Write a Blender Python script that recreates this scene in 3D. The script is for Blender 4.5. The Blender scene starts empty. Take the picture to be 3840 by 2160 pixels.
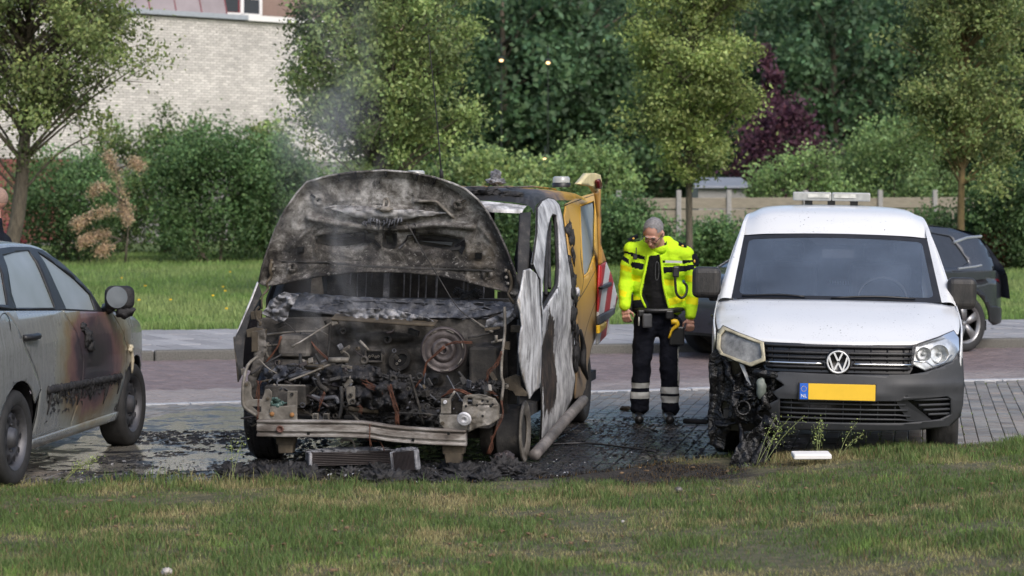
import bpy, bmesh, math, random
import numpy as np
from mathutils import Vector, Matrix, noise, geometry

random.seed(7)
RNG = np.random.default_rng(11)
SC = bpy.context.scene
COL = SC.collection
# ------------------------------------------------------------------ camera
F, HZ, CH = 9067.0, 735.0, 1.9          # focal length in photo pixels, horizon row, eye height
cd = bpy.data.cameras.new('camera'); cam = bpy.data.objects.new('camera', cd); COL.objects.link(cam)
cam.location = (0, 0, CH); cam.rotation_euler = (math.radians(90), 0, 0)
cd.sensor_width = 36; cd.lens = 36 * F / 3840; cd.shift_y = -(1080 - HZ) / 3840
cd.clip_start = .5; cd.clip_end = 2000
cd.dof.use_dof = True; cd.dof.focus_distance = 17.6; cd.dof.aperture_fstop = 3.8
SC.camera = cam
# ------------------------------------------------------------------ daylight
SUN_EL, SUN_AZ = 42, 154                 # degrees; azimuth clockwise from +Y
w = bpy.data.worlds.new('World'); SC.world = w; w.use_nodes = True
wn = w.node_tree; bg = wn.nodes['Background']
sky = wn.nodes.new('ShaderNodeTexSky'); sky.sky_type = 'NISHITA'; sky.sun_disc = False
sky.sun_elevation = math.radians(SUN_EL); sky.sun_rotation = math.radians(SUN_AZ)
sky.dust_density = 3.0; sky.ozone_density = 1.0
wn.links.new(sky.outputs[0], bg.inputs[0]); bg.inputs[1].default_value = .13
sd = bpy.data.lights.new('sun', 'SUN'); sd.energy = 1.25; sd.angle = math.radians(28); sd.color = (1, .97, .94)
sun = bpy.data.objects.new('sun', sd); COL.objects.link(sun)
el, az = math.radians(SUN_EL), math.radians(SUN_AZ)
sun.rotation_euler = Vector((-math.sin(az) * math.cos(el), -math.cos(az) * math.cos(el), -math.sin(el))).to_track_quat('-Z', 'Y').to_euler()
vs = SC.view_settings; vs.view_transform = 'Standard'; vs.look = 'None'; vs.gamma = 1; vs.exposure = .62
SC.cycles.use_denoising = True
SC.cycles.max_bounces = 6; SC.cycles.transparent_max_bounces = 8; SC.cycles.volume_bounces = 1
SC.cycles.volume_max_steps = 96; SC.cycles.caustics_reflective = False; SC.cycles.caustics_refractive = False

# ------------------------------------------------------------------ placing
def W(px, py, Y):                        # photo pixel at depth Y
    return Vector(((px - 1920) / F * Y, Y, CH - (py - HZ) / F * Y))
def gY(py, z=0.): return (CH - z) * F / (py - HZ)
class Frame:
    def __init__(s, ox, oy, deg, z=0.):
        s.ox, s.oy, s.a, s.z = ox, oy, math.radians(deg), z; s.c, s.s = math.cos(s.a), math.sin(s.a)
    def L(s, px, py, c):                 # pixel on the plane local y = c
        k = (px - 1920) / F
        x = (k * (s.oy + c * s.c) - s.ox - c * s.s) / (s.c + k * s.s)
        Y = s.oy - x * s.s + c * s.c
        return Vector((x, c, CH - (py - HZ) / F * Y - s.z))
    def LS(s, px, py, x):                # pixel on the plane local x = x
        k = (px - 1920) / F
        c = (k * (s.oy - x * s.s) - s.ox - x * s.c) / (s.s - k * s.c)
        Y = s.oy - x * s.s + c * s.c
        return Vector((x, c, CH - (py - HZ) / F * Y - s.z))
    def empty(s, name):
        o = bpy.data.objects.new(name, None); COL.objects.link(o)
        o.location = (s.ox, s.oy, s.z); o.rotation_euler = (0, 0, -s.a); return o

# ------------------------------------------------------------------ tagging
def tag(o, label=None, cat=None, group=None, kind=None):
    if label: o['label'] = label
    if cat: o['category'] = cat
    if group: o['group'] = group
    if kind: o['kind'] = kind
    return o
def empty(name, loc=(0, 0, 0), rz=0.):
    o = bpy.data.objects.new(name, None); COL.objects.link(o); o.location = loc; o.rotation_euler = (0, 0, rz); return o
def link(name, me, mat=None, parent=None, smooth=False):
    o = bpy.data.objects.new(name, me); COL.objects.link(o)
    if mat is not None:
        for m in (mat if isinstance(mat, (list, tuple)) else [mat]): me.materials.append(m)
    if parent: o.parent = parent
    if smooth: me.polygons.foreach_set('use_smooth', np.ones(len(me.polygons), bool))
    return o
def copy_tree(o, parent=None):
    c = o.copy(); COL.objects.link(c); c.parent = parent
    for ch in list(o.children): copy_tree(ch, c)
    return c
def bevel(o, w=.004, seg=2, ang=35):
    m = o.modifiers.new('bevel', 'BEVEL'); m.width = w; m.segments = seg; m.limit_method = 'ANGLE'; m.angle_limit = math.radians(ang); return o

# ------------------------------------------------------------------ mesh builder
def cr(pts, n):                          # Catmull-Rom through points, n samples per span
    P = [Vector(p) for p in pts]; out = []
    for i in range(len(P) - 1):
        p0 = P[i - 1] if i else P[0] * 2 - P[1]; p1, p2 = P[i], P[i + 1]
        p3 = P[i + 2] if i + 2 < len(P) else P[-1] * 2 - P[-2]
        for k in range(n):
            t = k / n; out.append(.5 * ((2 * p1) + (p2 - p0) * t + (2 * p0 - 5 * p1 + 4 * p2 - p3) * t * t + (3 * p1 - p0 - 3 * p2 + p3) * t ** 3))
    out.append(P[-1].copy()); return out
class MB:
    def __init__(s): s.v = []; s.f = []; s.mi = []
    def add(s, vs, fs, mi=0):
        b = len(s.v); s.v += [tuple(v) for v in vs]; s.f += [tuple(b + i for i in f) for f in fs]; s.mi += [mi] * len(fs); return s
    def box(s, c, d, rot=None, mi=0, taper=1.):
        x, y, z = d[0] / 2, d[1] / 2, d[2] / 2; vs = []
        for k in (-1, 1):
            t = taper if k > 0 else 1.
            vs += [Vector((-x * t, -y * t, k * z)), Vector((x * t, -y * t, k * z)), Vector((x * t, y * t, k * z)), Vector((-x * t, y * t, k * z))]
        if rot is not None:
            R = rot if isinstance(rot, Matrix) else Matrix.Rotation(rot[2], 3, 'Z') @ Matrix.Rotation(rot[1], 3, 'Y') @ Matrix.Rotation(rot[0], 3, 'X')
            vs = [R @ v for v in vs]
        c = Vector(c)
        return s.add([v + c for v in vs], [(3, 2, 1, 0), (4, 5, 6, 7), (0, 1, 5, 4), (1, 2, 6, 5), (2, 3, 7, 6), (3, 0, 4, 7)], mi)
    def tube(s, pts, r, seg=8, mi=0, caps=True, sub=0, flat=1.):
        if sub: 
            rr = r if not isinstance(r, (list, tuple)) else None
            pts = cr(pts, sub)
            if rr is None: r = list(np.interp(np.linspace(0, len(r) - 1, len(pts)), range(len(r)), r))
        P = [Vector(p) for p in pts]; n = len(P); R = r if isinstance(r, (list, tuple)) else [r] * n
        vs = []; up = None
        for i in range(n):
            t = (P[min(i + 1, n - 1)] - P[max(i - 1, 0)])
            t = t.normalized() if t.length > 1e-9 else Vector((0, 0, 1))
            if up is None:
                up = t.orthogonal().normalized() if abs(t.z) > .9 else Vector((0, 0, 1))
            a = (up - t * up.dot(t)); a = a.normalized() if a.length > 1e-6 else t.orthogonal().normalized()
            b = t.cross(a); up = a
            for k in range(seg):
                th = 2 * math.pi * k / seg; vs.append(P[i] + (a * math.cos(th) * flat + b * math.sin(th)) * R[i])
        fs = [(i * seg + k, i * seg + (k + 1) % seg, (i + 1) * seg + (k + 1) % seg, (i + 1) * seg + k) for i in range(n - 1) for k in range(seg)]
        if caps: fs += [tuple(range(seg))[::-1], tuple((n - 1) * seg + k for k in range(seg))]
        return s.add(vs, fs, mi)
    def lathe(s, prof, c, axis=(0, 1, 0), seg=32, mi=0, close=False):
        ax = Vector(axis).normalized(); a = ax.orthogonal().normalized(); b = ax.cross(a); c = Vector(c)
        vs = [c + ax * h + (a * math.cos(2 * math.pi * k / seg) + b * math.sin(2 * math.pi * k / seg)) * r for r, h in prof for k in range(seg)]
        n = len(prof)
        fs = [(i * seg + k, i * seg + (k + 1) % seg, ((i + 1) % n) * seg + (k + 1) % seg, ((i + 1) % n) * seg + k) for i in range(n if close else n - 1) for k in range(seg)]
        return s.add(vs, fs, mi)
    def plate(s, outer, ext, holes=(), mi=0):    # flat polygon (3D points) extruded by ext
        loops = [[Vector(p) for p in outer]] + [[Vector(p) for p in h] for h in holes]
        tris = geometry.tessellate_polygon(loops); fl = [p for l in loops for p in l]; n = len(fl); e = Vector(ext)
        fs = [tuple(t) for t in tris] + [tuple(i + n for i in t[::-1]) for t in tris]; b = 0
        for l in loops:
            m = len(l); fs += [(b + i, b + (i + 1) % m, b + (i + 1) % m + n, b + i + n) for i in range(m)]; b += m
        return s.add(fl + [p + e for p in fl], fs, mi)
    def grid(s, rows, nu=4, nv=4, mi=0, th=0.):  # smooth patch through a grid of control points
        R = [cr(r, nu) for r in rows]; C = [cr([r[j] for r in R], nv) for j in range(len(R[0]))]
        nx, ny = len(C), len(C[0]); vs = [C[i][j] for j in range(ny) for i in range(nx)]
        fs = [(j * nx + i, j * nx + i + 1, (j + 1) * nx + i + 1, (j + 1) * nx + i) for j in range(ny - 1) for i in range(nx - 1)]
        return s.add(vs, fs, mi)
    def blob(s, c, r, amp=.3, sc=3., sub=3, mi=0, seed=0.):
        bm = bmesh.new(); bmesh.ops.create_icosphere(bm, subdivisions=sub, radius=1); c = Vector(c); r = Vector(r) if hasattr(r, '__len__') else Vector((r, r, r))
        vs = []
        for v in bm.verts:
            q = Vector((v.co.x * r.x, v.co.y * r.y, v.co.z * r.z)); k = 1 + amp * noise.fractal((c + q) * sc / max(r) * .5 + Vector((seed, seed * 2.3, 0)), 1., 2., 6)
            vs.append(c + q * k)
        s.add(vs, [tuple(v.index for v in f.verts) for f in bm.faces], mi); bm.free(); return s
    def shards(s, pts, lo, hi, rr, flat=.5, mi=0):   # torn flat flakes
        for p in pts:
            n_ = Vector((rr.gauss(0, 1) * flat, rr.gauss(0, 1) * flat, 1)).normalized(); a = n_.orthogonal().normalized(); b = n_.cross(a); r = rr.uniform(lo, hi); k = rr.choice((3, 4, 5)); t0 = rr.uniform(0, 6.3); p = Vector(p)
            q = [p + (a * math.cos(t0 + 6.283 * i / k) + b * math.sin(t0 + 6.283 * i / k) * rr.uniform(.3, .8)) * r * rr.uniform(.6, 1.3) + n_ * r * rr.uniform(-.25, .25) for i in range(k)]; t = n_ * min(r * .15, .006)
            s.add(q + [v - t for v in q], [tuple(range(k)), tuple(range(2 * k - 1, k - 1, -1))] + [(i, (i + 1) % k, (i + 1) % k + k, i + k) for i in range(k)], mi)
        return s
    def build(s, name, mat, parent=None, smooth=False, fix=True):
        me = bpy.data.meshes.new(name); me.from_pydata(s.v, [], s.f)
        if fix:
            bm = bmesh.new(); bm.from_mesh(me); 
            for i, f in enumerate(bm.faces): f.material_index = s.mi[i]
            bmesh.ops.recalc_face_normals(bm, faces=bm.faces); bm.to_mesh(me); bm.free()
        me.update(); return link(name, me, mat, parent, smooth)
def sheet(name, poly, mapf, step, mat, parent=None, th=.0, holes=(), smooth=True, thdir=None):
    """polygon in 2D, cut on a grid of the given step and laid on mapf(u, v) -> 3D; th thickens it backwards"""
    loops = [[Vector((p[0], p[1], 0)) for p in poly]] + [[Vector((p[0], p[1], 0)) for p in h] for h in holes]
    tris = geometry.tessellate_polygon(loops); fl = [p for l in loops for p in l]
    bm = bmesh.new(); V = [bm.verts.new(p) for p in fl]
    for t in tris:
        try: bm.faces.new([V[i] for i in t])
        except ValueError: pass
    for ax in (0, 1):
        lo = min(p[ax] for p in fl); hi = max(p[ax] for p in fl); st = step[ax] if hasattr(step, '__len__') else step
        k = math.floor(lo / st) + 1
        while k * st < hi:
            co = Vector((0, 0, 0)); co[ax] = k * st; no = Vector((0, 0, 0)); no[ax] = 1
            bmesh.ops.bisect_plane(bm, geom=bm.verts[:] + bm.edges[:] + bm.faces[:], plane_co=co, plane_no=no, dist=1e-6); k += 1
    bmesh.ops.recalc_face_normals(bm, faces=bm.faces)
    for v in bm.verts: v.co = mapf(v.co.x, v.co.y)
    bm.normal_update()
    me = bpy.data.meshes.new(name); bm.to_mesh(me); bm.free()
    o = link(name, me, mat, parent, smooth)
    if th:
        m = o.modifiers.new('thickness', 'SOLIDIFY'); m.thickness = th; m.offset = 0
    return o
def disc2(cx, cy, r, n=20, a0=0., a1=2 * math.pi):
    full = abs(a1 - a0 - 2 * math.pi) < 1e-6
    return [(cx + r * math.cos(a0 + (a1 - a0) * i / (n if full else n - 1)), cy + r * math.sin(a0 + (a1 - a0) * i / (n if full else n - 1))) for i in range(n)]

# ------------------------------------------------------------------ materials
class Nd:
    def __init__(s, name, rough=.6, metal=0., spec=.5):
        s.m = bpy.data.materials.new(name); s.m.use_nodes = True; s.t = s.m.node_tree
        s.b = s.t.nodes['Principled BSDF']; s.b.inputs['Roughness'].default_value = rough; s.b.inputs['Metallic'].default_value = metal
        s.b.inputs['Specular IOR Level'].default_value = spec; s.tc = None
    def n(s, t, **kw):
        nd = s.t.nodes.new(t)
        for k, v in kw.items(): setattr(nd, k, v)
        return nd
    def put(s, sock, v):
        if hasattr(v, 'links') or hasattr(v, 'is_output'): s.t.links.new(v, sock)
        elif hasattr(v, '__len__') and len(v) == 3 and sock.type == 'RGBA': sock.default_value = (*v, 1)
        else: sock.default_value = v
    def co(s, scale=None, kind='Object'):
        if s.tc is None: s.tc = s.n('ShaderNodeTexCoord')
        if scale is None: return s.tc.outputs[kind]
        mp = s.n('ShaderNodeMapping'); s.t.links.new(s.tc.outputs[kind], mp.inputs[0]); mp.inputs[3].default_value = scale; return mp.outputs[0]
    def noise(s, scale, detail=5, rough=.6, vec=None, dist=0.):
        nd = s.n('ShaderNodeTexNoise'); nd.inputs['Scale'].default_value = scale; nd.inputs['Detail'].default_value = detail
        nd.inputs['Roughness'].default_value = rough; nd.inputs['Distortion'].default_value = dist
        s.t.links.new(vec if vec is not None else s.co(), nd.inputs['Vector']); return nd.outputs[0]
    def vor(s, scale, vec=None, feat='F1'):
        nd = s.n('ShaderNodeTexVoronoi', feature=feat); nd.inputs['Scale'].default_value = scale
        s.t.links.new(vec if vec is not None else s.co(), nd.inputs['Vector']); return nd.outputs[0]
    def ramp(s, fac, stops, interp='LINEAR'):
        nd = s.n('ShaderNodeValToRGB'); nd.color_ramp.interpolation = interp; e = nd.color_ramp.elements
        while len(e) < len(stops): e.new(.5)
        for el_, (p, c) in zip(e, stops): el_.position = p; el_.color = (*(c if hasattr(c, '__len__') else (c, c, c)), 1)
        s.t.links.new(fac, nd.inputs[0]); return nd.outputs[0]
    def mix(s, fac, a, b, mode='MIX'):
        nd = s.n('ShaderNodeMix', data_type='RGBA', blend_type=mode); s.put(nd.inputs[0], fac); s.put(nd.inputs[6], a); s.put(nd.inputs[7], b); return nd.outputs[2]
    def math(s, op, a, b=0., clamp=False):
        nd = s.n('ShaderNodeMath', operation=op, use_clamp=clamp); s.put(nd.inputs[0], a); s.put(nd.inputs[1], b); return nd.outputs[0]
    def sep(s, vec=None):
        nd = s.n('ShaderNodeSeparateXYZ'); s.t.links.new(vec if vec is not None else s.co(), nd.inputs[0]); return nd.outputs
    def rng(s, v, a, b, c=0., d=1.):
        nd = s.n('ShaderNodeMapRange'); s.put(nd.inputs[0], v)
        for i, q in enumerate((a, b, c, d)): nd.inputs[i + 1].default_value = q
        return nd.outputs[0]
    def attr(s, name='Col'): return s.n('ShaderNodeAttribute', attribute_name=name).outputs[0]
    def rand(s): return s.n('ShaderNodeObjectInfo').outputs['Random']
    def bump(s, h, strength=.3, dist=.01):
        nd = s.n('ShaderNodeBump'); nd.inputs['Strength'].default_value = strength; nd.inputs['Distance'].default_value = dist
        s.t.links.new(h, nd.inputs['Height']); s.t.links.new(nd.outputs[0], s.b.inputs['Normal']); return s
    def base(s, v): s.put(s.b.inputs['Base Color'], v); return s
    def rough(s, v): s.put(s.b.inputs['Roughness'], v); return s
    def inp(s, k, v): s.put(s.b.inputs[k], v); return s
def simple(name, c, rough=.6, metal=0., var=.25, scale=12., bump=0., bs=60., spec=.5, coat=0.):
    d = Nd(name, rough, metal, spec); c = Vector(c)
    d.base(d.ramp(d.noise(scale), [(.3, tuple(c * (1 - var))), (.7, tuple(c * (1 + var)))]))
    if bump: d.bump(d.noise(bs), bump, .01)
    if coat: d.inp('Coat Weight', coat).inp('Coat Roughness', .06)
    return d.m
def speckled(name, stops, scale=9., rough=.8, metal=0., bump=.5, bs=40., s2=45., mixc=None, fac2=.5, stretch=None):
    d = Nd(name, rough, metal); v = d.co(stretch) if stretch else None
    c = d.ramp(d.noise(scale, 8, .65, v), stops)
    if mixc is not None: c = d.mix(d.ramp(d.noise(s2, 6, .7, v), [(fac2, 0.), (fac2 + .08, 1.)]), c, mixc)
    d.base(c)
    if bump: d.bump(d.noise(bs, 8, .7, v), bump, .01)
    return d.m
def leafmat(name, c, trans=.35, rough=.55):
    d = Nd(name, rough, 0., .3); a = d.attr()
    col = d.mix(1., (*c,), a, 'MULTIPLY'); d.base(col)
    tr = d.n('ShaderNodeBsdfTranslucent'); d.put(tr.inputs[0], col)
    mx = d.n('ShaderNodeMixShader'); mx.inputs[0].default_value = trans
    d.t.links.new(d.b.outputs[0], mx.inputs[1]); d.t.links.new(tr.outputs[0], mx.inputs[2])
    d.t.links.new(mx.outputs[0], d.t.nodes['Material Output'].inputs[0]); return d.m
M = {}
# ================================================================== materials of the setting
def MM():
    d = Nd('soil', .95); g = d.n('ShaderNodeNewGeometry').outputs['Position']; sp = d.sep(g); c = d.ramp(d.noise(9., 9, .7, g), [(.32, (.05, .055, .024)), (.5, (.10, .095, .05)), (.66, (.17, .14, .085))]); ax = d.math('DIVIDE', d.math('SUBTRACT', sp[0], .7), 1.2); ay = d.math('DIVIDE', d.math('SUBTRACT', sp[1], 16.55), .75)
    r = d.math('ADD', d.math('SQRT', d.math('ADD', d.math('MULTIPLY', ax, ax), d.math('MULTIPLY', ay, ay))), d.math('MULTIPLY', d.math('SUBTRACT', d.noise(2.6, 8, .7, g), .5), 1.5)); c = d.mix(d.ramp(r, [(.75, 1.), (1.05, 0.)]), c, d.ramp(d.noise(30., 6, .7, g), [(.4, (.012, .011, .011)), (.65, (.05, .04, .03))])); d.base(c); d.bump(d.noise(60., 8, .7, g), 1., .02); M['soil'] = d.m
    d = Nd('burnt_ground', .9); d.base(d.ramp(d.noise(6., 8), [(.3, (.012, .012, .014)), (.7, (.05, .048, .05))])); M['burnt_ground'] = d.m
    d = Nd('back_turf', .95); d.base(d.ramp(d.noise(.6, 8), [(.3, (.055, .095, .022)), (.7, (.10, .15, .035))])); M['back_turf'] = d.m
    d = Nd('bedding', .85); d.base(d.ramp(d.noise(14., 8), [(.35, (.02, .02, .018)), (.7, (.06, .055, .045))])); M['bedding'] = d.m
    # parking bay bricks: grey, sooty and wet beside the burnt van (the soot is a deposit with its own ragged edge)
    def paver(name, ramp, soot):
        d = Nd(name, .6); g = d.n('ShaderNodeNewGeometry').outputs['Position']
        c = d.mix(1., d.attr(), d.ramp(d.noise(25., 6, .6, g), [(.3, .75), (.7, 1.2)]), 'MULTIPLY')
        sp = d.sep(g); n1 = d.noise(1.6, 8, .65, g)
        # distance field of the soot: centred under the van
        if soot:
            dx = d.math('DIVIDE', d.math('SUBTRACT', sp[0], -.7), 3.4); dy = d.math('DIVIDE', d.math('SUBTRACT', sp[1], 17.9), 4.6)
            r = d.math('SQRT', d.math('ADD', d.math('MULTIPLY', dx, dx), d.math('MULTIPLY', dy, dy)))
            k = d.math('ADD', r, d.math('MULTIPLY', d.math('SUBTRACT', n1, .5), 1.5))
            k2 = d.math('ADD', k, d.math('MULTIPLY', d.math('SUBTRACT', d.noise(14., 6, .7, g), .5), .9))
            s_ = d.ramp(k2, [(.62, 1.), (.95, 0.)])
            c = d.mix(s_, c, (.012, .012, .015)); wet = d.ramp(k, [(.8, .16), (1.25, .55)])
            d.rough(d.mix(d.ramp(d.noise(7., 5, .6, g), [(.4, 0.), (.6, 1.)]), wet, (.4, .4, .4)))
        d.base(c); d.bump(d.noise(90., 6, .6, g), .35, .006); return d.m
    M['paver'] = paver('grey_paver', None, True); M['redpaver'] = paver('red_paver', None, False)
    d = Nd('kerb_concrete', .85); d.base(d.ramp(d.noise(60., 8), [(.3, (.075, .072, .066)), (.7, (.17, .165, .15))])); d.bump(d.noise(200), .5, .005); M['kerb'] = d.m
    d = Nd('paving_slab', .75); v = d.math('ADD', d.math('MULTIPLY', d.rand(), .35), .8)
    d.base(d.mix(1., d.ramp(d.noise(20., 8), [(.3, (.24, .235, .24)), (.7, (.34, .335, .345))]), v, 'MULTIPLY')); d.bump(d.noise(150), .3, .004); M['slab'] = d.m
    d = Nd('puddle_water', .07); g = d.n('ShaderNodeNewGeometry').outputs['Position']; k = d.ramp(d.noise(3.2, 9, .7, g), [(.50, 0.), (.56, 1.)]); d.base(d.mix(k, (.19, .178, .155), (.022, .022, .024))); d.rough(d.mix(k, (.06, .06, .06), (.33, .33, .33))); d.inp('IOR', 1.33); d.bump(d.noise(30., 6, .6, g), .12, .01)
    M['water'] = d.m
    # foliage, grass
    M['grass'] = leafmat('grass_blade', (1, 1, 1), .3, .6)
    M['leaf'] = leafmat('tree_leaf', (.27, .36, .14)); M['leaf_y'] = leafmat('yellow_green_leaf', (.335, .42, .15)); M['leaf_o'] = leafmat('olive_leaf', (.25, .315, .125))  # leaf_y is yellow-green by its own colour
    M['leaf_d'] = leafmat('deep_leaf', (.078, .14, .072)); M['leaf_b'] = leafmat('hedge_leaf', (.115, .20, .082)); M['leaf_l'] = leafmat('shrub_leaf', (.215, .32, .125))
    M['leaf_p'] = leafmat('purple_leaf', (.10, .045, .07)); M['leaf_t'] = leafmat('withered_leaf', (.62, .47, .33)); M['leaf_r'] = leafmat('pink_blossom', (.36, .03, .09))
    M['flower'] = simple('buttercup', (.75, .5, .02), .6)
    d = Nd('bark', .95); d.base(d.ramp(d.noise(8., 8, .6, d.co((6, 6, .8))), [(.3, (.05, .042, .032)), (.7, (.16, .135, .10))])); d.bump(d.noise(10., 8, .6, d.co((6, 6, .8))), .8, .03); M['bark'] = d.m
    M['bark_y'] = speckled('lichened_bark', [(.3, (.10, .075, .04)), (.7, (.24, .17, .075))], 6., .95)
    # far building
    d = Nd('white_brick', .8); v = d.math('ADD', d.math('MULTIPLY', d.rand(), .3), .8)
    d.base(d.mix(1., d.mix(1., d.attr(), d.ramp(d.noise(.5, 6), [(.3, .8), (.7, 1.08)]), 'MULTIPLY'), d.ramp(d.noise(18., 6), [(.3, .85), (.7, 1.08)]), 'MULTIPLY')); M['wbrick'] = d.m
    d = Nd('mortar', .9); d.base((.19, .185, .178)); M['mortar'] = d.m
    M['roofpanel'] = simple('roof_sheet', (.27, .235, .245), .6, 0., .15, 1.5); M['zinc'] = simple('zinc', (.36, .39, .43), .5, .2, .1)
    M['whitepaint'] = simple('white_paint', (.78, .77, .76), .5, 0., .05); M['brownwall'] = simple('brown_render', (.24, .165, .135), .8, 0., .12, 2.)
    M['redframe'] = simple('dark_red_paint', (.16, .02, .03), .5); M['darkglass'] = simple('window_glass', (.03, .035, .045), .08, 0., .1)
    M['fence'] = speckled('weathered_board', [(.3, (.17, .15, .115)), (.7, (.28, .25, .20))], 4., .9, 0., .4, 30., stretch=(1, 1, 8)); M['post'] = simple('concrete_post', (.30, .29, .28), .9, 0., .15, 20., .3)
    d = Nd('lamp_glow'); d.inp('Emission Color', (1, .62, .28)).inp('Emission Strength', 2.2).base((1, .8, .5)); M['glow'] = d.m
    M['bluecar'] = simple('blue_paint', (.02, .045, .22), .25, 0., .1, coat=.5); M['greyroof'] = simple('grey_roof', (.20, .215, .24), .5, 0., .1)
MM()

# ================================================================== ground
def fnoise(x, y, s, seed=0.): return noise.fractal(Vector((x * s, y * s, seed)), 1., 2., 4)
me = bpy.data.meshes.new('ground'); me.from_pydata([(-400, -60, -.09), (400, -60, -.09), (400, 900, -.09), (-400, 900, -.09)], [], [(0, 1, 2, 3)])
tag(link('ground', me, M['back_turf']), kind='structure')
# edge of the near grass: (X, Y)
EDGE = [(-9, 15.7), (-4.5, 15.85), (-3.4, 15.95), (-2.2, 15.95), (-1.2, 16.0), (-.3, 15.95), (.25, 16.15), (.75, 16.75), (1.25, 17.35), (1.65, 17.55), (2.2, 17.5), (2.9, 17.6), (3.6, 17.85), (5.5, 18.3), (9, 19.1)]
def edge(x): return float(np.interp(x, [e[0] for e in EDGE], [e[1] for e in EDGE]))
def bank(x, y):
    b = .10 * min(max((x - 1.5) / 1.2, 0.), 1.) * min(max((edge(x) - y) / .35, 0.), 1.) ** .5
    return .012 + b + .016 * fnoise(x, y, 1.1) + .008 * fnoise(x, y, 5.)
nx, ny = 150, 70; vs = []; fs = []
for j in range(ny):
    for i in range(nx):
        x = -9 + 18 * i / (nx - 1); y1 = edge(x) + .12 * fnoise(x, 0, 2.5, 3.); y = 6 + (y1 - 6) * (j / (ny - 1)) ** .7
        vs.append((x, y, bank(x, y) if j < ny - 1 else -.02))
fs = [(j * nx + i, j * nx + i + 1, (j + 1) * nx + i + 1, (j + 1) * nx + i) for j in range(ny - 1) for i in range(nx - 1)]
me = bpy.data.meshes.new('near_lawn'); me.from_pydata(vs, [], fs); tag(link('near_lawn', me, M['soil'], smooth=True), kind='structure')

def blades(name, X, Y, Z, H, WD, col, mat, lean=.5):
    n = len(X); th = RNG.uniform(0, 2 * np.pi, n); la = RNG.uniform(0, 2 * np.pi, n); l = RNG.uniform(.1, 1, n) * lean
    dx, dy = np.cos(th) * WD / 2, np.sin(th) * WD / 2; lx, ly = np.cos(la) * l * H, np.sin(la) * l * H
    v = np.zeros((n, 5, 3))
    v[:, 0] = np.stack([X - dx, Y - dy, Z], 1); v[:, 1] = np.stack([X + dx, Y + dy, Z], 1)
    v[:, 2] = np.stack([X - dx * .8 + lx * .4, Y - dy * .8 + ly * .4, Z + H * .6], 1); v[:, 3] = np.stack([X + dx * .8 + lx * .4, Y + dy * .8 + ly * .4, Z + H * .6], 1)
    v[:, 4] = np.stack([X + lx, Y + ly, Z + H * np.sqrt(np.maximum(1 - (l * .6) ** 2, .2))], 1)
    me = bpy.data.meshes.new(name); me.vertices.add(n * 5); me.vertices.foreach_set('co', v.reshape(-1).astype(np.float32))
    b = (np.arange(n) * 5)[:, None]; loops = np.concatenate([b + np.array([[0, 1, 3, 2]]), b + np.array([[2, 3, 4]])], 1).reshape(-1)
    me.loops.add(n * 7); me.loops.foreach_set('vertex_index', loops.astype(np.int32)); me.polygons.add(n * 2)
    st = np.stack([np.arange(n) * 7, np.arange(n) * 7 + 4], 1).reshape(-1); me.polygons.foreach_set('loop_start', st.astype(np.int32))
    ca = me.color_attributes.new('Col', 'FLOAT_COLOR', 'POINT')
    c = np.ones((n, 5, 4)); c[:, :, :3] = col[:, None, :]; ca.data.foreach_set('color', c.reshape(-1).astype(np.float32))
    me.update(calc_edges=True); me.validate(); return link(name, me, mat)
def vnoise(X, Y, s, seed):               # cheap vector value noise
    out = np.zeros_like(X); a = 1.; t = 0.
    for o in range(4):
        x, y = X * s + seed * 7.1, Y * s + seed * 3.7; xi, yi = np.floor(x).astype(np.int64), np.floor(y).astype(np.int64); fx, fy = x - xi, y - yi
        fx = fx * fx * (3 - 2 * fx); fy = fy * fy * (3 - 2 * fy)
        def hsh(i, j):
            h = (i * 374761393 + j * 668265263 + int(seed * 1013) + o * 97) & 0x7fffffff; h = (h ^ (h >> 13)) * 1274126177 & 0x7fffffff; return ((h ^ (h >> 16)) & 0xffff) / 65535.
        out += a * ((hsh(xi, yi) * (1 - fx) + hsh(xi + 1, yi) * fx) * (1 - fy) + (hsh(xi, yi + 1) * (1 - fx) + hsh(xi + 1, yi + 1) * fx) * fy); t += a; a *= .5; s *= 2.1
    return out / t
# near grass, mown, straw patches, scorched by the burnt van
n = 330000
Y = 11.3 + 7.4 * RNG.random(n) ** .9; X = (RNG.random(n) * 2 - 1) * (Y * .222 + .9)
ed = np.interp(X, [e[0] for e in EDGE], [e[1] for e in EDGE]) + .10 * (vnoise(X, X * 0, 2.5, 3) - .5) * 4
keep = Y < ed + .05 * RNG.random(n); X, Y, ed = X[keep], Y[keep], ed[keep]; n = len(X)
bk = .10 * np.clip((X - 1.5) / 1.2, 0, 1) * np.clip((ed - Y) / .35, 0, 1) ** .5
p1, p2, p3 = vnoise(X, Y, 1.1, 1), vnoise(X, Y, 3.2, 2), vnoise(X, Y, 9., 4)
straw = np.clip((p1 - .54) * 5. + (p2 - .5) * 3. + (p3 - .5) * 2.2 + RNG.normal(0, .3, n) + .12 * (15.5 - np.abs(Y - 14.9) * 3) * .12, 0, 1)
lush = np.clip((p2 - .52) * 6 + np.clip((12.9 - Y), -1, 1) * .5 + np.clip((X - 2.2), -1, 1) * .25, 0, 1)
g = np.array([.11, .17, .05]); gl = np.array([.15, .24, .055]); gs = np.array([.38, .315, .165]); gb = np.array([.19, .135, .07])
col = g * (1 - lush[:, None]) + gl * lush[:, None]; col = col * (1 - straw[:, None] * .8) + gs * straw[:, None] * .8
br = RNG.random(n) < .10 * p3 * 2; col[br] = gb
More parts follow.
